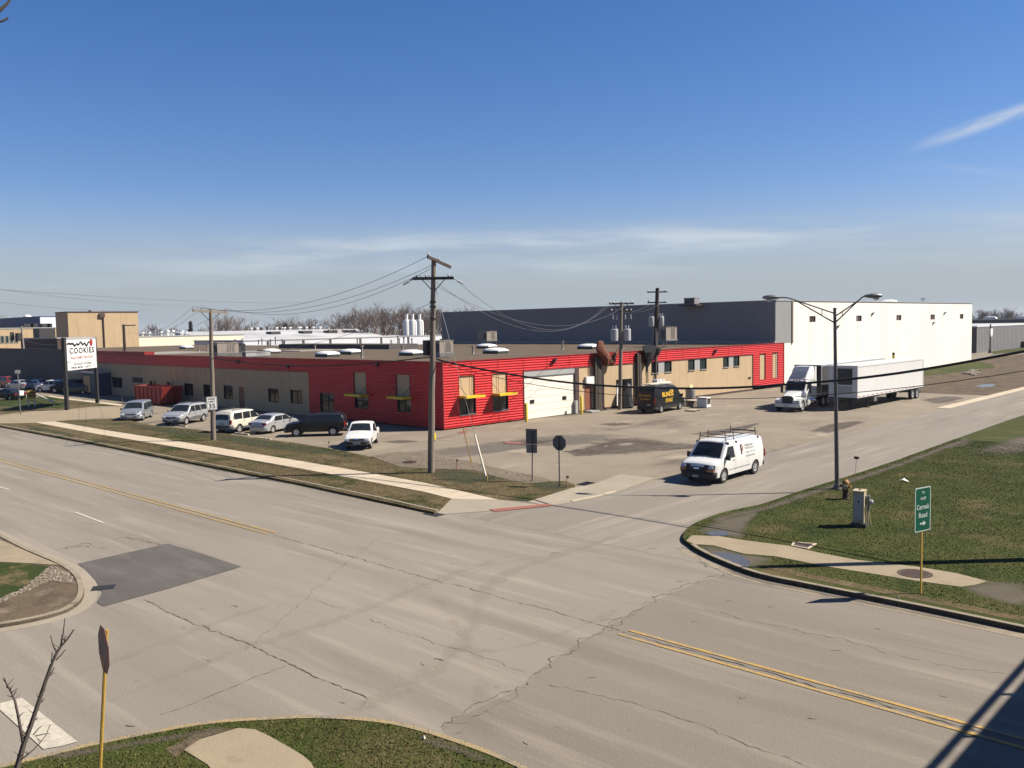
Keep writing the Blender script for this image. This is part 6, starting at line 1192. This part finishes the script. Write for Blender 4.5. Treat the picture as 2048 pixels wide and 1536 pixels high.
# ------------------------------------------------------------------ hydrant, cabinet, marker
g = G(1691, 998, ZR); o = thing('fire_hydrant', 'faded yellow fire hydrant with a rusty base beside the street lamp', 'fire hydrant', g)
zh = .92; b = MB(); b.lathe([(.17, 0), (.17, .05), (.12, .06), (.12, .36), (.16, .37), (.16, .42)], 14); b.build('lower_barrel', m_hydb, o, 40); b = MB(); b.lathe([(.13, .42), (.13, .70), (.165, .71), (.165, .75), (.13, .82), (.07, .88), (.03, .89), (.03, .96), (.001, .97)], 14); b.build('bonnet', m_hyd, o, 40)
for an, r in ((0, .075), (180, .075), (-70, .10)):
    a = R(an); dv = Vector((math.cos(a), math.sin(a), 0)); b = MB(); b.tube([dv*.1+Vector((0, 0, .58)), dv*.2+Vector((0, 0, .58))], r*.8, 10); b.tube([dv*.2+Vector((0, 0, .58)), dv*.25+Vector((0, 0, .58))], r, 8); b.build('outlet_cap', m_hyd if an != -70 else m_cab, o)
g = G(1708, 985, ZR); o = thing('hydrant_marker', 'thin hydrant marker rod with a small dark flag at the street edge', 'marker rod', g); tp = AT(1713, 916, math.hypot(g.x, g.y))-g; b = MB(); b.tube([(0, 0, 0), tp], .010, 5); b.build('rod', m_steel, o); b = MB(); b.box(tp.x-.11, tp.x+.11, tp.y-.02, tp.y+.02, tp.z-.05, tp.z+.07); b.build('flag', m_rust, o)
g = G(1719, 1052, ZR); o = thing('utility_cabinet', 'cream utility cabinet with a meter on its side standing on the lawn', 'utility cabinet', g, R(12)); hc = HT(1723, 980, g)-ZR
b = MB(); b.box(-.26, .28, -.34, .34, 0, .16); b.build('plinth', m_darkm, o)
b = MB(); b.box(-.2, .2, -.26, .26, .16, hc-.04); b.box(-.22, .22, -.28, .28, hc-.04, hc); b.build('housing', m_cab, o); b = MB(); b.box(-.16, .16, -.275, -.26, .3, hc-.14); b.build('door', m_grayml, o); b = MB(); b.lathe([(.028, hc), (.028, hc+.05)], 8, (0, 0, 0)); b.box(-.03, .03, -.285, -.275, hc*.68, hc*.74); b.build('latch', m_darkm, o)
b = MB(); b.box(.2, .36, .02, .22, hc*.45, hc*.84); b.build('meter_box', m_steel, o); b = MB(); b.lathe([(.085, .36), (.09, .44), (.06, .48)], 12, (0, .12, hc*.68), 'x'); b.build('meter', m_lamp, o)
b = MB(); b.tube([(.28, .06, hc*.45), (.28, .06, .0)], .03, 8); b.tube([(.29, .17, hc*.45), (.36, .24, 0)], .03, 8); b.tube([(.24, -.12, hc*.6), (.24, -.12, 0)], .022, 8); b.build('conduit', m_cab, o)
# ------------------------------------------------------------------ bollards, dumpster, scrap by the warehouse
def bollard(px, top_v, label, h=None):
    g = G(*px); h = h or HT(px[0], top_v, g); o = thing('bollard', label, 'bollard', g, 0, 'yellow steel bollards'); b = MB(); b.lathe([(.13, 0), (.13, h-.06), (.09, h), (.001, h+.02)], 14); b.build('post', m_ybol, o, 50); b = MB(); b.lathe([(.18, 0), (.18, .03)], 14); b.build('footing', m_walk_old, o)
bollard((1053, 843.5), 806, 'yellow bollard at the left side of the white overhead door'); bollard((1163, 828.5), 791, 'yellow bollard at the right side of the white overhead door')
bollard((1908, 725), 698, 'tall yellow bollard by the white warehouse wall'); 
g = G(1929, 724); o = thing('yellow_box', 'yellow box shaped guard by the foot of the white warehouse', 'guard box', g, RZ); b = MB(); b.rings([[(-.9, -.5, 0), (.9, -.5, 0), (.9, .5, 0), (-.9, .5, 0)], [(-.7, -.4, .95), (.7, -.4, .95), (.7, .4, .95), (-.7, .4, .95)]]); b.build('cover', m_ybol, o); b = MB(); b.box(-.75, .75, -.45, .45, .95, 1.0); b.build('lid', m_ybol, o)
s, z = WP(1779, 709); p = WO+EX*s-EY*(-.6)*-1; o = thing('yellow_lamp_post', 'short yellow post with a dark lamp behind the trailers', 'post', (p.x, p.y, 0)); b = MB(); b.lathe([(.2, 0), (.2, z-.2), (.1, z-.1)], 10); b.build('post', m_ybol, o); b = MB(); b.box(-.15, .15, -.15, .15, z-.1, z+.3); b.build('lamp', m_darkm, o)
g = G(352, 810); o = thing('dumpster', 'large red open top dumpster standing by the tan wall', 'dumpster', (g.x-3.4, g.y-.4, 0), R(3)); hz = 2.1
b = MB(); Lx, Ly = 6.2, 2.4
b.rings([[(-Lx/2, -Ly/2, .15), (Lx/2-.5, -Ly/2, .15), (Lx/2-.5, Ly/2, .15), (-Lx/2, Ly/2, .15)], [(-Lx/2-.2, -Ly/2, hz), (Lx/2+.3, -Ly/2, hz), (Lx/2+.3, Ly/2, hz), (-Lx/2-.2, Ly/2, hz)], [(-Lx/2-.1, -Ly/2+.1, hz), (Lx/2+.2, -Ly/2+.1, hz), (Lx/2+.2, Ly/2-.1, hz), (-Lx/2-.1, Ly/2-.1, hz)], [(-Lx/2+.1, -Ly/2+.1, .25), (Lx/2-.6, -Ly/2+.1, .25), (Lx/2-.6, Ly/2-.1, .25), (-Lx/2+.1, Ly/2-.1, .25)]]); b.build('box', m_dump, o)
b = MB(); [b.box(-Lx/2+k*.95, -Lx/2+k*.95+.1, -Ly/2-.07, -Ly/2, .2, hz) for k in range(7)]; b.box(-Lx/2-.22, Lx/2+.32, -Ly/2-.08, -Ly/2+.02, hz-.12, hz+.03); [b.box(Lx/2-.1, Lx/2+.0, y, y+.1, .2, 1.4) for y in (-.8, 0, .7)]; b.build('rib', m_dump, o); b = MB(); [b.tube([(-Lx/2+k, y, .1), (-Lx/2+k, y+.2, .1)], .1, 8) for k in (.4, 5.2) for y in (-1.1, .9)]; b.build('roller', m_darkm, o)
s, z = RP(1191, 712); p = P0+EX*s-EY*.5; o = thing('orange_tarp_bundle', 'crumpled orange brown bundle hanging over the roof edge on a dark pilaster', 'tarp bundle', (p.x, p.y, z-.3), RZ)
def lump(pts, r, seed, n=9, m=7):
    rd = random.Random(seed); b = MB(); P = [Vector(p) for p in pts]; rs = []
    for i, p in enumerate(P):
        k = r[i]; rs.append([tuple(p+Vector((math.cos(a)*k*rd.uniform(.6, 1.3), math.sin(a)*k*.7*rd.uniform(.6, 1.3), rd.uniform(-.12, .12)*k))) for a in np.linspace(0, 2*math.pi, n, endpoint=False)])
    b.rings(rs); return b
lump([(.0, 0, 1.75), (.05, 0, 1.65), (.1, 0, 1.3), (.15, 0, .9), (.6, -.05, .4), (.9, -.05, 0), (1.1, -.1, -.6)], [.05, .32, .40, .5, .75, .6, .1], 3).build('upper_fold', m_orange, o, 20); lump([(1.6, -.1, -.7), (1.7, -.1, -.4), (2.0, 0, .1), (2.5, 0, .5), (3.0, 0, .85), (3.5, 0, 1.0)], [.05, .45, .4, .28, .2, .08], 5).build('long_fold', m_orange, o, 20)
b = MB(); b.tube([(2.9, 0, .9), (3.3, -.05, 1.2), (3.4, 0, 1.7)], .06, 6); b.tube([(2.7, 0, .75), (3.9, -.05, .9)], .05, 6); b.build('dark_rod', m_darkm, o)
s, z = RP(1292, 705); p = P0+EX*s-EY*.4; o = thing('black_tarp', 'black tarp hanging over the roof edge between the two transformer poles', 'tarp', (p.x, p.y, z-.5), RZ); lump([(0, 0, 1.3), (0, 0, 1.2), (-.1, 0, .6), (-.2, 0, -.2), (-.45, 0, -1.0), (-.6, 0, -1.7)], [.1, .95, .85, .6, .2, .05], 9).build('main_fold', m_tarp, o, 20); lump([(1.4, 0, 1.0), (1.4, 0, .9), (1.5, 0, .5), (1.5, 0, .1)], [.1, .5, .4, .06], 10).build('small_fold', m_tarp, o, 20)
s = RP(1241, 800)[0]; p = P0+EX*s-EY*.8; o = thing('covered_equipment', 'black covered equipment behind the first transformer pole at the open entry', 'covered equipment', (p.x, p.y, 0), RZ); lump([(0, 0, 0), (0, 0, .1), (0, 0, 1.2), (.1, 0, 2.1), (.1, 0, 2.4)], [.4, .8, .8, .5, .1], 12).build('cover', m_tarp, o, 20); b = MB(); b.box(-.5, .5, -.3, .3, .02, .15); b.build('pallet', m_woodd, o)
g = G(1385, 817)
def scrap(name, label, cat, du, dv, fn):
    q = G(du, dv); o = thing(name, label, cat, q, RZ+random.uniform(-.3, .3)); fn(o)
def pallet(o):
    b = MB(); [b.box(-.6, .6, -.5+k*.17, -.5+k*.17+.11, .10, .125) for k in range(6)]; b.build('deck_boards', m_trash, o); b = MB(); [b.box(x, x+.08, -.5, .5, 0, .10) for x in (-.6, -.04, .52)]; b.build('stringer', m_woodd, o)
def appliance(o):
    b = MB(); b.box(-.45, .45, -.5, .5, .05, 1.0); b.build('housing', m_signwhite, o); b = MB(); b.box(-.35, .35, -.52, -.5, .35, .9); b.build('panel', m_darkm, o); b = MB(); [b.box(x, x+.08, y, y+.08, 0, .05) for x in (-.42, .34) for y in (-.47, .39)]; b.build('foot', m_darkm, o)
def sheets(o):
    for k in range(5): b = MB(); a = .08*k; b.rings([[(-1.0+a, -.6, .05+k*.12), (.9-a, -.5, .12+k*.13), (.8, .5, .2+k*.10), (-.9, .6, .10+k*.12)], [(-1.0+a, -.6, .09+k*.12), (.9-a, -.5, .16+k*.13), (.8, .5, .24+k*.10), (-.9, .6, .14+k*.12)]]); b.build('panel', m_trash if k % 2 else m_cop, o)
def drum(o):
    b = MB(); b.lathe([(.5, 0), (.52, .1), (.5, .9), (.52, 1.1), (.5, 1.25)], 16); b.build('barrel', m_graysiding, o, 40); b = MB(); lump([(0, 0, 1.2), (0, 0, 1.3), (.1, 0, 1.6), (.1, 0, 1.75)], [.2, .4, .25, .05], 21).build('yellow_cloth', m_ybol, o, 20)
scrap('pallet', 'pale wooden pallet lying in front of the black van', 'pallet', 1385, 822, pallet); scrap('appliance', 'white boxy appliance at the right end of the scrap pile', 'appliance', 1408, 815, appliance); scrap('scrap_panels', 'heap of cream panels beside the black van', 'scrap panels', 1390, 812, sheets); scrap('drum', 'gray drum with a yellow cloth on top near the tan wall', 'drum', 1381, 803, drum)
for i, (u, v, h, lab) in enumerate(((913, 945, .75, 'pink marker stake right of the corner pole'), (1133, 975, .6, 'pink marker stake beside the gray stop sign'), (657, 897, .5, 'yellow marker stake left of the white pickup'), (342, 862, .55, 'small gray stake in the grass before the silver SUV'), (529, 893, .7, 'thin pale stake in the grass near the silver sedan'), (245, 812, 1.0, 'pale short pipe standing by the vestibule walk'))):
    g = G(u, v, ZV); o = thing('marker_stake', lab, 'stake', g); b = MB(); b.tube([(0, 0, 0), (.03, 0, h)], .018, 5); b.build('rod', m_steel if i > 2 else m_pink, o)
    if i < 3: b = MB(); b.box(.0, .16, -.005, .005, h-.12, h); b.build('flag', m_pink if i < 2 else m_ybol, o)
for i, (u, v, lab) in enumerate(((477, 870, 'concrete wheel stop behind the cream SUV'), (520, 880, 'concrete wheel stop behind the silver sedan'), (355, 853, 'white wheel stop before the silver SUV'))):
    g = G(u, v); o = thing('wheel_stop', lab, 'wheel stop', (g.x, g.y+.3, 0), R(5)); b = MB(); b.rings([[(-.9, -.1, 0), (-.9, .1, 0), (-.9, .07, .12), (-.9, -.07, .12)], [(.9, -.1, 0), (.9, .1, 0), (.9, .07, .12), (.9, -.07, .12)]]); b.build('block', m_walk, o); b = MB(); [b.lathe([(.03, .1), (.03, .135)], 8, (x, 0, 0)) for x in (-.6, .6)]; b.build('anchor_bolt', m_rust, o)
g = G(1805, 963, ZR); o = thing('litter', 'scrap of white paper on the lawn', 'litter', g); b = MB(); b.rings([[(-.16, -.08, .03), (.05, -.1, .12), (.30, -.02, .02)], [(-.10, .10, .06), (.03, .12, .16), (.26, .08, .03)]], False); b.build('paper', m_signwhite, o)
for (u, v, z) in ((965, 1500, .02), (848, 1476, .13), (1797, 1196, ZR), (1500, 1123, ZR), (1888, 1050, ZR), (1965, 905, ZR), (1860, 1060, ZR)):
    g = G(u, v, z+.02); o = tag(lump([(0, 0, -.02), (0, 0, 0), (0, 0, .05)], [.015, .04, .01], int(u)).build('litter', m_cream), {965: 'white scrap of litter in the gutter below the lawn', 848: 'tiny white scrap on the near yellow curb'}.get(u, 'small white scrap lying in the grass of the right lawn'), 'litter', None if u in (965, 848) else 'small scraps on the right lawn'); o.location = g
# ------------------------------------------------------------------ pylon sign and things on the left lawn
ga, gb2 = G(171, 817, .06), G(194, 806, .06); o = thing('pylon_sign', 'tall white COOKIES shop sign on two dark posts', 'sign', ga, math.atan2(gb2.y-ga.y, gb2.x-ga.x)); wd_ = (gb2-ga).length
zt = HT(131, 681, ga); 
# the sign faces the road to the right: its panel spans from the left post to the right post
A = AT(131, 738, math.hypot(ga.x, ga.y)); 
bpy.data.objects.remove(o)
pa = G(134, 819, .06); pb = G(195, 806, .06); eS = (pb-pa); LS = eS.length; eS.normalize(); o = thing('pylon_sign', 'tall white COOKIES shop sign on two dark posts', 'sign', pa, math.atan2(eS.y, eS.x))
zt = HT(131, 681, pa); z0 = HT(134, 742, pa); zm = HT(132, 726, pa)
for x in (0, LS): b = MB(); b.box(x-.22, x+.22, -.16, .16, -.2, zt+.25); b.build('post', m_darkm, o)
b = MB(); b.box(.22, LS-.22, -.22, .22, z0, zt); b.build('cabinet', m_signwhite, o); b = MB(); b.box(.2, LS-.2, -.24, .24, zt, zt+.22); b.box(.2, LS-.2, -.25, .25, z0-.06, z0); b.box(.22, LS-.22, -.235, -.22, zm-.03, zm+.03); b.build('frame', m_grayml, o)
hS = zt-zm; xc = LS/2
def st(body, f, hh, w, mat, bold=.02, sp=1.12): text(body, 'lettering', mat, o, (xc, -.235, f), (1, 0, 0), (0, 0, 1), hh, w, .004, bold, True, sp)
st('COOKIES', zm+hS*.50, hS*.27, LS*.80, m_ink, .025, 1.22); st('FACTORY OUTLET', zm+hS*.17, hS*.12, LS*.72, m_redink); st('OUTLET STORE', zm-(zm-z0)*.32, (zm-z0)*.28, LS*.58, m_ink); st('OPEN MON - SAT 9 - 5', zm-(zm-z0)*.76, (zm-z0)*.28, LS*.78, m_ink)
b = MB(); pts = []
for k in range(60): t = k/59; x = .3+t*LS*.70; zz = zm+hS*.80+.12*math.sin(t*34)*(.35+t)+.10*math.sin(t*13); pts.append((x, -.236, zz))
b.tube(pts, .10, 6); b.build('script_lettering', m_ink, o); b = MB(); b.lathe([(.42, -.245), (.42, -.235)], 20, (LS*.81, 0, zm+hS*.84), 'y'); b.lathe([(.24, -.252), (.24, -.246)], 16, (LS*.81, 0, zm+hS*.84), 'y'); b.build('red_roundel', m_redink, o)
g = G(41, 828, .06); o = thing('sign_post', 'slim pale street sign post on the left lawn', 'sign post', g); tp = AT(35, 742, math.hypot(g.x, g.y))-g; b = MB(); b.tube([(0, 0, -.1), tp], .06, 8); b.build('post', m_steel, o); b = MB(); b.box(tp.x-.03, tp.x+.03, tp.y-.25, tp.y+.25, tp.z-.25, tp.z+.1); b.build('small_panel', m_steel, o); k = AT(40, 786, math.hypot(g.x, g.y))-g; b = MB(); b.box(k.x-.05, k.x+.2, k.y-.1, k.y+.3, k.z-.25, k.z+.25); b.build('notice_plate', m_signwhite, o)
g = G(64, 813, .06); o = thing('lawn_sign', 'faded yellow board sign with dark lettering bands on the left lawn', 'sign', g, R(25)); b = MB(); zt = HT(64, 781, g); b.box(-.08, .08, -.55, .55, .9, zt); b.build('board', m_ypost, o); b = MB(); [b.box(.08, .095, -.45, .45, z, z+.12) for z in (1.2, 1.5, 1.8)]; b.build('letter_band', m_rust, o); b = MB(); [b.box(-.06, .06, y, y+.12, -.1, .9) for y in (-.5, .38)]; b.build('leg', m_cream, o)
g = G(90, 808, .06); o = thing('lawn_rail', 'low cream rail slanting across the left lawn', 'rail', g); a = G(71, 800, .06)-g; c = G(108, 812, .06)-g; b = MB(); b.tube([a+Vector((0, 0, .7)), c+Vector((0, 0, .45))], .09, 6); b.build('bar', m_cream, o); b = MB(); [b.tube([p, p+Vector((0, 0, h))], .06, 6) for p, h in ((a, .7), (c, .45))]; b.build('stand', m_steel, o)
g = G(1980, 706); o = thing('pole_sign', 'dark pole with a white plate sign before the gray hall', 'sign', g); zt = HT(1980, 648, g); b = MB(); b.lathe([(.5, 0), (.2, .8), (.16, 1), (.14, zt)], 10); b.build('post', m_darkm, o); z0, z1 = HT(1980, 673, g), HT(1980, 657, g); b = MB(); b.rings([[(.2, -.5, z0), (.3, -.5, z0), (.3, .5, z0), (.2, .5, z0)], [(.2, -.9, z0+.9), (.3, -.9, z0+.9), (.3, .9, z0+.9), (.2, .9, z0+.9)], [(.2, -.9, z1), (.3, -.9, z1), (.3, .9, z1), (.2, .9, z1)]]); b.build('panel', m_signwhite, o)
# ------------------------------------------------------------------ trees
def tree_mesh(seed, h, spread=.42, levels=5, nmax=1500, trunk_r=None, up=.12, multi=1):
    rd = random.Random(seed); tr, br = MB(), MB(); r0 = trunk_r or h*.016
    def grow(p, d, L, r, lv):
        if lv > levels or r < .004 or len(br.f) > nmax*3: return
        n = 3 if lv < 3 else 2; pts = [p]; q = p.copy(); dd = d.copy()
        for k in range(n): dd = (dd+Vector((rd.gauss(0, .10), rd.gauss(0, .10), rd.gauss(0, .05)+up*.5))).normalized(); q = q+dd*(L/n); pts.append(q.copy())
        (tr if lv == 0 else br).tube(pts, r, 7 if lv == 0 else (5 if lv == 1 else 3), r*.62, False)
        m = rd.randint(3, 4) if lv < 2 else rd.randint(2, 4)
        for k in range(m):
            t = rd.uniform(.45, 1) if k else 1.; i = min(int(t*n), n-1); pp = pts[i].lerp(pts[i+1], t*n-i); ax = Vector((rd.gauss(0, 1), rd.gauss(0, 1), rd.gauss(0, .3))).normalized()
            nd = (dd+ax*rd.uniform(.45, .95)*spread*2).normalized(); nd = (nd+Vector((0, 0, up))).normalized()
            grow(pp, nd, L*rd.uniform(.55, .82), r*rd.uniform(.48, .64) if k else r*.62, lv+1)
    for k in range(multi): grow(Vector((rd.uniform(-.3, .3)*(multi > 1), rd.uniform(-.3, .3)*(multi > 1), 0)), Vector((rd.gauss(0, .08+.12*(multi > 1)), rd.gauss(0, .08+.12*(multi > 1)), 1)).normalized(), h*.34, r0, 0)
    return tr, br
protos = []
for i in (0, 2, 3, 4, 5, 6, 7):
    tr, br = tree_mesh(40+i, 10, .40+.05*(i % 3), 6, 2600, .20, .10, 1+(i % 3 == 2)); a = tr.build('trunk', m_farbark, None, 60); b = br.build('branches', m_farbark, None); zmax = max(v[2] for v in br.v); protos.append((a.data, b.data, zmax)); bpy.data.objects.remove(a); bpy.data.objects.remove(b)
def bare_tree(p, h, i, label, group):
    o = thing('bare_tree', label, 'tree', p, random.uniform(0, 6.28), group); k = h/protos[i % 7][2]; o.scale = (k*random.uniform(.9, 1.15), k*random.uniform(.9, 1.15), k)
    for nm, me in (('trunk', protos[i % 7][0]), ('branches', protos[i % 7][1])): mesh_obj(nm, me, o)
GT = 'bare trees along the horizon'; n_ = 0
# big trees behind the white roofs
for u, v in ((690, 617), (712, 612), (735, 604), (752, 606), (768, 600), (782, 602), (798, 604), (812, 606), (838, 606), (852, 609), (866, 612), (680, 626), (724, 615), (760, 612), (790, 610), (826, 612), (845, 615), (705, 622), (742, 612), (775, 608), (860, 620)):
    ds = random.uniform(285, 330); p = AT(u+random.uniform(-3, 3), 650, ds); p.z = 0; bare_tree(p, HT(u, v, p), n_, 'tall bare gray-brown tree in the dense row beyond the white roofs', 'tall bare trees beyond the white roofs'); n_ += 1
for u, v in ((446, 622), (460, 626), (434, 630), (506, 636), (552, 632), (566, 628), (574, 629), (610, 630), (622, 632), (590, 640), (535, 640), (650, 640), (665, 634), (480, 640)):
    ds = random.uniform(330, 380); p = AT(u, 650, ds); p.z = 0; bare_tree(p, HT(u, v, p), n_, 'bare tree standing out of the low wood behind the left pole', 'bare trees behind the left pole'); n_ += 1
for u, v in ((893, 612), (905, 609), (916, 608), (928, 611), (940, 614)):
    p = AT(u, 650, 300); p.z = 0; bare_tree(p, HT(u, v, p), n_, 'bare tree crown showing above the long gray wall', 'bare trees above the gray wall'); n_ += 1
for u, v in ((1955, 622), (1966, 617), (1978, 614), (1990, 613), (2003, 617), (2014, 612), (2026, 613), (2038, 619), (2050, 622), (1960, 626), (1984, 620), (2010, 620), (2032, 622)):
    p = AT(u, 640, random.uniform(430, 470)); p.z = 0; bare_tree(p, HT(u, v, p), n_, 'bare tree in the row beyond the dark hall at the far right', 'bare trees at the far right'); n_ += 1
for u, v in ((5, 622), (18, 626), (30, 630)):
    p = AT(u, 650, 420); p.z = 0; bare_tree(p, HT(u, v, p), n_, 'bare tree behind the blue hall at the left edge', 'bare trees at the left edge'); n_ += 1
# conifers among them
def conifer(u, v, ds, label):
    p = AT(u, 650, ds); p.z = 0; h = HT(u, v, p); o = thing('conifer', label, 'tree', p); b = MB(); b.tube([(0, 0, 0), (0, 0, h*.98)], .2, 6, .03); b.build('trunk', m_bark, o); b = MB(); rd = random.Random(int(u))
    for k in range(900):
        t = rd.random()**.8; z = h*(.08+.92*t); r = (1-t)*h*.17*rd.uniform(.3, 1.05); a = rd.uniform(0, 6.28); c = Vector((r*math.cos(a), r*math.sin(a), z)); s = .35; q = [c+Vector((rd.gauss(0, s), rd.gauss(0, s), rd.gauss(0, s*.6))) for _ in range(3)]; b.poly(q)
    b.build('foliage', m_conifer, o)
conifer(381, 643, 350, 'small dark conifer rising from the low wood behind the cream building'); conifer(571, 648, 340, 'dark conifer beneath the bare trees behind the pitched white roof'); conifer(2046, 685, 262, 'dark conifer before the gray hall at the right edge')
# low far wood that reads as one mass
b = MB(); rd = random.Random(5)
for k in range(5200):
    u = rd.uniform(270, 900) if k % 8 else rd.uniform(1940, 2080); ds = rd.uniform(380, 520); p = AT(u, 655, ds); hh = rd.uniform(1, 1)*(8.0+1.6*math.sin(u*.045)+1.6*math.sin(u*.13)+(4 if u > 660 and u < 900 else 0)-(1.5*math.sin(u*.045)+1.5 if u > 1900 else 0)); z = hh*rd.random()**.6
    w = .10+.12*rd.random(); L = rd.uniform(.8, 2.6); a = rd.uniform(0, 6.28); tl_ = Vector((rd.gauss(0, .35), rd.gauss(0, .35), 1)).normalized()*L; c = Vector((p.x, p.y, z)); s = Vector((math.cos(a), math.sin(a), 0))*w
    b.poly([c-s, c+s, c+s*.4+tl_, c-s*.4+tl_])
tag(b.build('distant_wood', m_farbark), 'low hazy bare wood along the horizon', None, None, 'stuff')
# sapling at the lower left
D = 9.3; base = AT(28, 1560, D); root = Vector((base.x, base.y, .12)); o = thing('sapling', 'thin leafless sapling in front of the stop line at the lower left', 'sapling', root)
Q = lambda u, v, dd=D: AT(u, v, dd)-root
b = MB(); b.tube([(0, 0, 0), Q(30, 1570), Q(34, 1536)], .045, 8, .03); b.build('trunk', m_bark, o, 60)
b = MB()
def twig(pts, r0, r1): b.tube([Q(*p) for p in pts], r0, 6, r1)
twig([(34, 1536), (47, 1490), (62, 1450), (78, 1402), (90, 1366), (104, 1326), (114, 1305), (121, 1294), (135, 1278), (148, 1259)], .028, .007)
twig([(47, 1489), (42, 1462), (36, 1430), (30, 1402), (26, 1392), (18, 1376), (8, 1358)], .016, .006); twig([(26, 1392), (33, 1382)], .007, .004); twig([(26, 1394), (14, 1391)], .005, .003)
twig([(121, 1294), (126, 1270), (130, 1236)], .010, .004); twig([(114, 1307), (106, 1290), (101, 1271)], .008, .004); twig([(112, 1320), (122, 1310), (131, 1299)], .008, .004); twig([(103, 1330), (103, 1306)], .006, .003)
twig([(96, 1352), (104, 1344), (109, 1334)], .008, .004); twig([(83, 1405), (89, 1396)], .007, .003); twig([(71, 1440), (77, 1434)], .007, .003); twig([(53, 1474), (56, 1456), (58, 1447)], .008, .004); twig([(14, 1376), (13, 1366)], .006, .003)
twig([(40, 1520), (52, 1512), (66, 1500), (78, 1488), (92, 1470), (100, 1449)], .007, .003); twig([(66, 1470), (78, 1456), (84, 1452)], .006, .003); twig([(70, 1472), (88, 1468), (100, 1467)], .006, .003); twig([(44, 1534), (52, 1520)], .006, .003); twig([(36, 1520), (35, 1510)], .006, .003)
rd = random.Random(8)
for _ in range(46):
    a_, c_ = rd.choice([((47, 1490), (78, 1402)), ((78, 1402), (104, 1326)), ((104, 1326), (121, 1294)), ((121, 1294), (145, 1262)), ((42, 1462), (26, 1392)), ((26, 1392), (10, 1362)), ((52, 1512), (92, 1470)), ((36, 1530), (62, 1450))])
    t = rd.random(); u0, v0 = a_[0]+(c_[0]-a_[0])*t, a_[1]+(c_[1]-a_[1])*t; L = rd.uniform(6, 17); an = rd.uniform(-.9, .9); u1, v1 = u0+L*math.sin(an)*1.3, v0-L*math.cos(an)
    d1 = D+rd.uniform(-.12, .12); b.tube([Q(u0, v0), Q((u0+u1)/2+rd.uniform(-1, 1), (v0+v1)/2, (D+d1)/2), Q(u1, v1, d1)], .0045, 4, .0022)
b.build('branches', m_twig, o, 60)
# tree left of the frame whose twigs reach into the top left corner
root = Vector((-9.4, 1.55, .12)); o = thing('bare_tree', 'bare tree at the left edge whose dark twigs enter the top left corner', 'tree', root)
b = MB(); b.tube([(0, 0, 0), (.1, 0, 3), (.0, .05, 6), (.1, .1, 9), (0, .1, 11.5)], .17, 10, .05); b.build('trunk', m_bark, o, 60); b = MB(); Q2 = lambda u, v, dd: AT(u, v, dd)-root
b.tube([(.05, .05, 8.0), Q2(-160, 120, 9.2), Q2(-60, 55, 9.0), Q2(0, 20, 9.0), Q2(14, 8, 9.0), Q2(26, -8, 9.0)], .03, 6, .007); b.tube([Q2(-60, 55, 9.0), Q2(-20, 46, 9.0), Q2(0, 43, 9.0), Q2(8, 41, 9.0), Q2(16, 36, 9.0)], .012, 6, .009)
rd = random.Random(3)
for k in range(26):
    z = rd.uniform(4, 11); a = rd.uniform(3.4, 5.0); p = Vector((.05, .06, z)); dv = Vector((math.cos(a), math.sin(a), .6)).normalized(); L = rd.uniform(1, 2.4); b.tube([p, p+dv*L*.5, p+dv*L+Vector((0, 0, .3))], .025, 5, .006)
    q = p+dv*L*.6; b.tube([q, q+Vector((rd.gauss(0, .4), rd.gauss(0, .4), .6))], .01, 4, .004)
b.build('branches', m_bark, o)
# ------------------------------------------------------------------ the footbridge the view is taken from; its shadow falls on the road
o = thing('footbridge', 'concrete footbridge with a pipe rail over the near end of the main road', 'footbridge', (0, 0, 0)); m_br = M('bridge_concrete', (.38, .34, .29), (.32, .29, .25), .8, .9)
BZ = 6.45; b = MB(); b.box(.34, 4.2, -14, 52, BZ-.6, BZ); b.build('deck', m_br, o); [(b := MB()).box(x0, x1, -14, 52, BZ, 7.35) and b.build('parapet', m_br, o) for x0, x1 in ((.14, .34), (4.0, 4.2))]
[(b := MB()).tube([(x, -14, 7.76), (x, 52, 7.76)], .075, 8) and b.build('handrail', m_steel, o) for x in (.2, 4.1)]
[(b := MB()).box(x-.04, x+.04, y-.04, y+.04, 7.35, 7.72) and b.build('rail_post', m_steel, o) for y in np.arange(-13, 52, 2.6) for x in (.2, 4.1)]; [(b := MB()).box(1.4, 3.2, y, y+1.1, -.2, BZ-.6) and b.build('pier', m_br, o) for y in (-9, 31, 50)]

# ------------------------------------------------------------------ thin air: far things fade a little
hm = bpy.data.materials.new('thin_haze'); hm.use_nodes = True; ht = hm.node_tree; ht.nodes.clear(); ho = N(ht, 'ShaderNodeOutputMaterial'); hv = N(ht, 'ShaderNodeVolumePrincipled')
hv.inputs['Color'].default_value = (.80, .86, .95, 1); hv.inputs['Density'].default_value = .00009; hv.inputs['Anisotropy'].default_value = .2; ht.links.new(hv.outputs[0], ho.inputs['Volume'])
b = MB(); b.box(-3100, 3100, -3100, 3100, -1.1, 30); tag(b.build('haze', hm), kind='stuff')
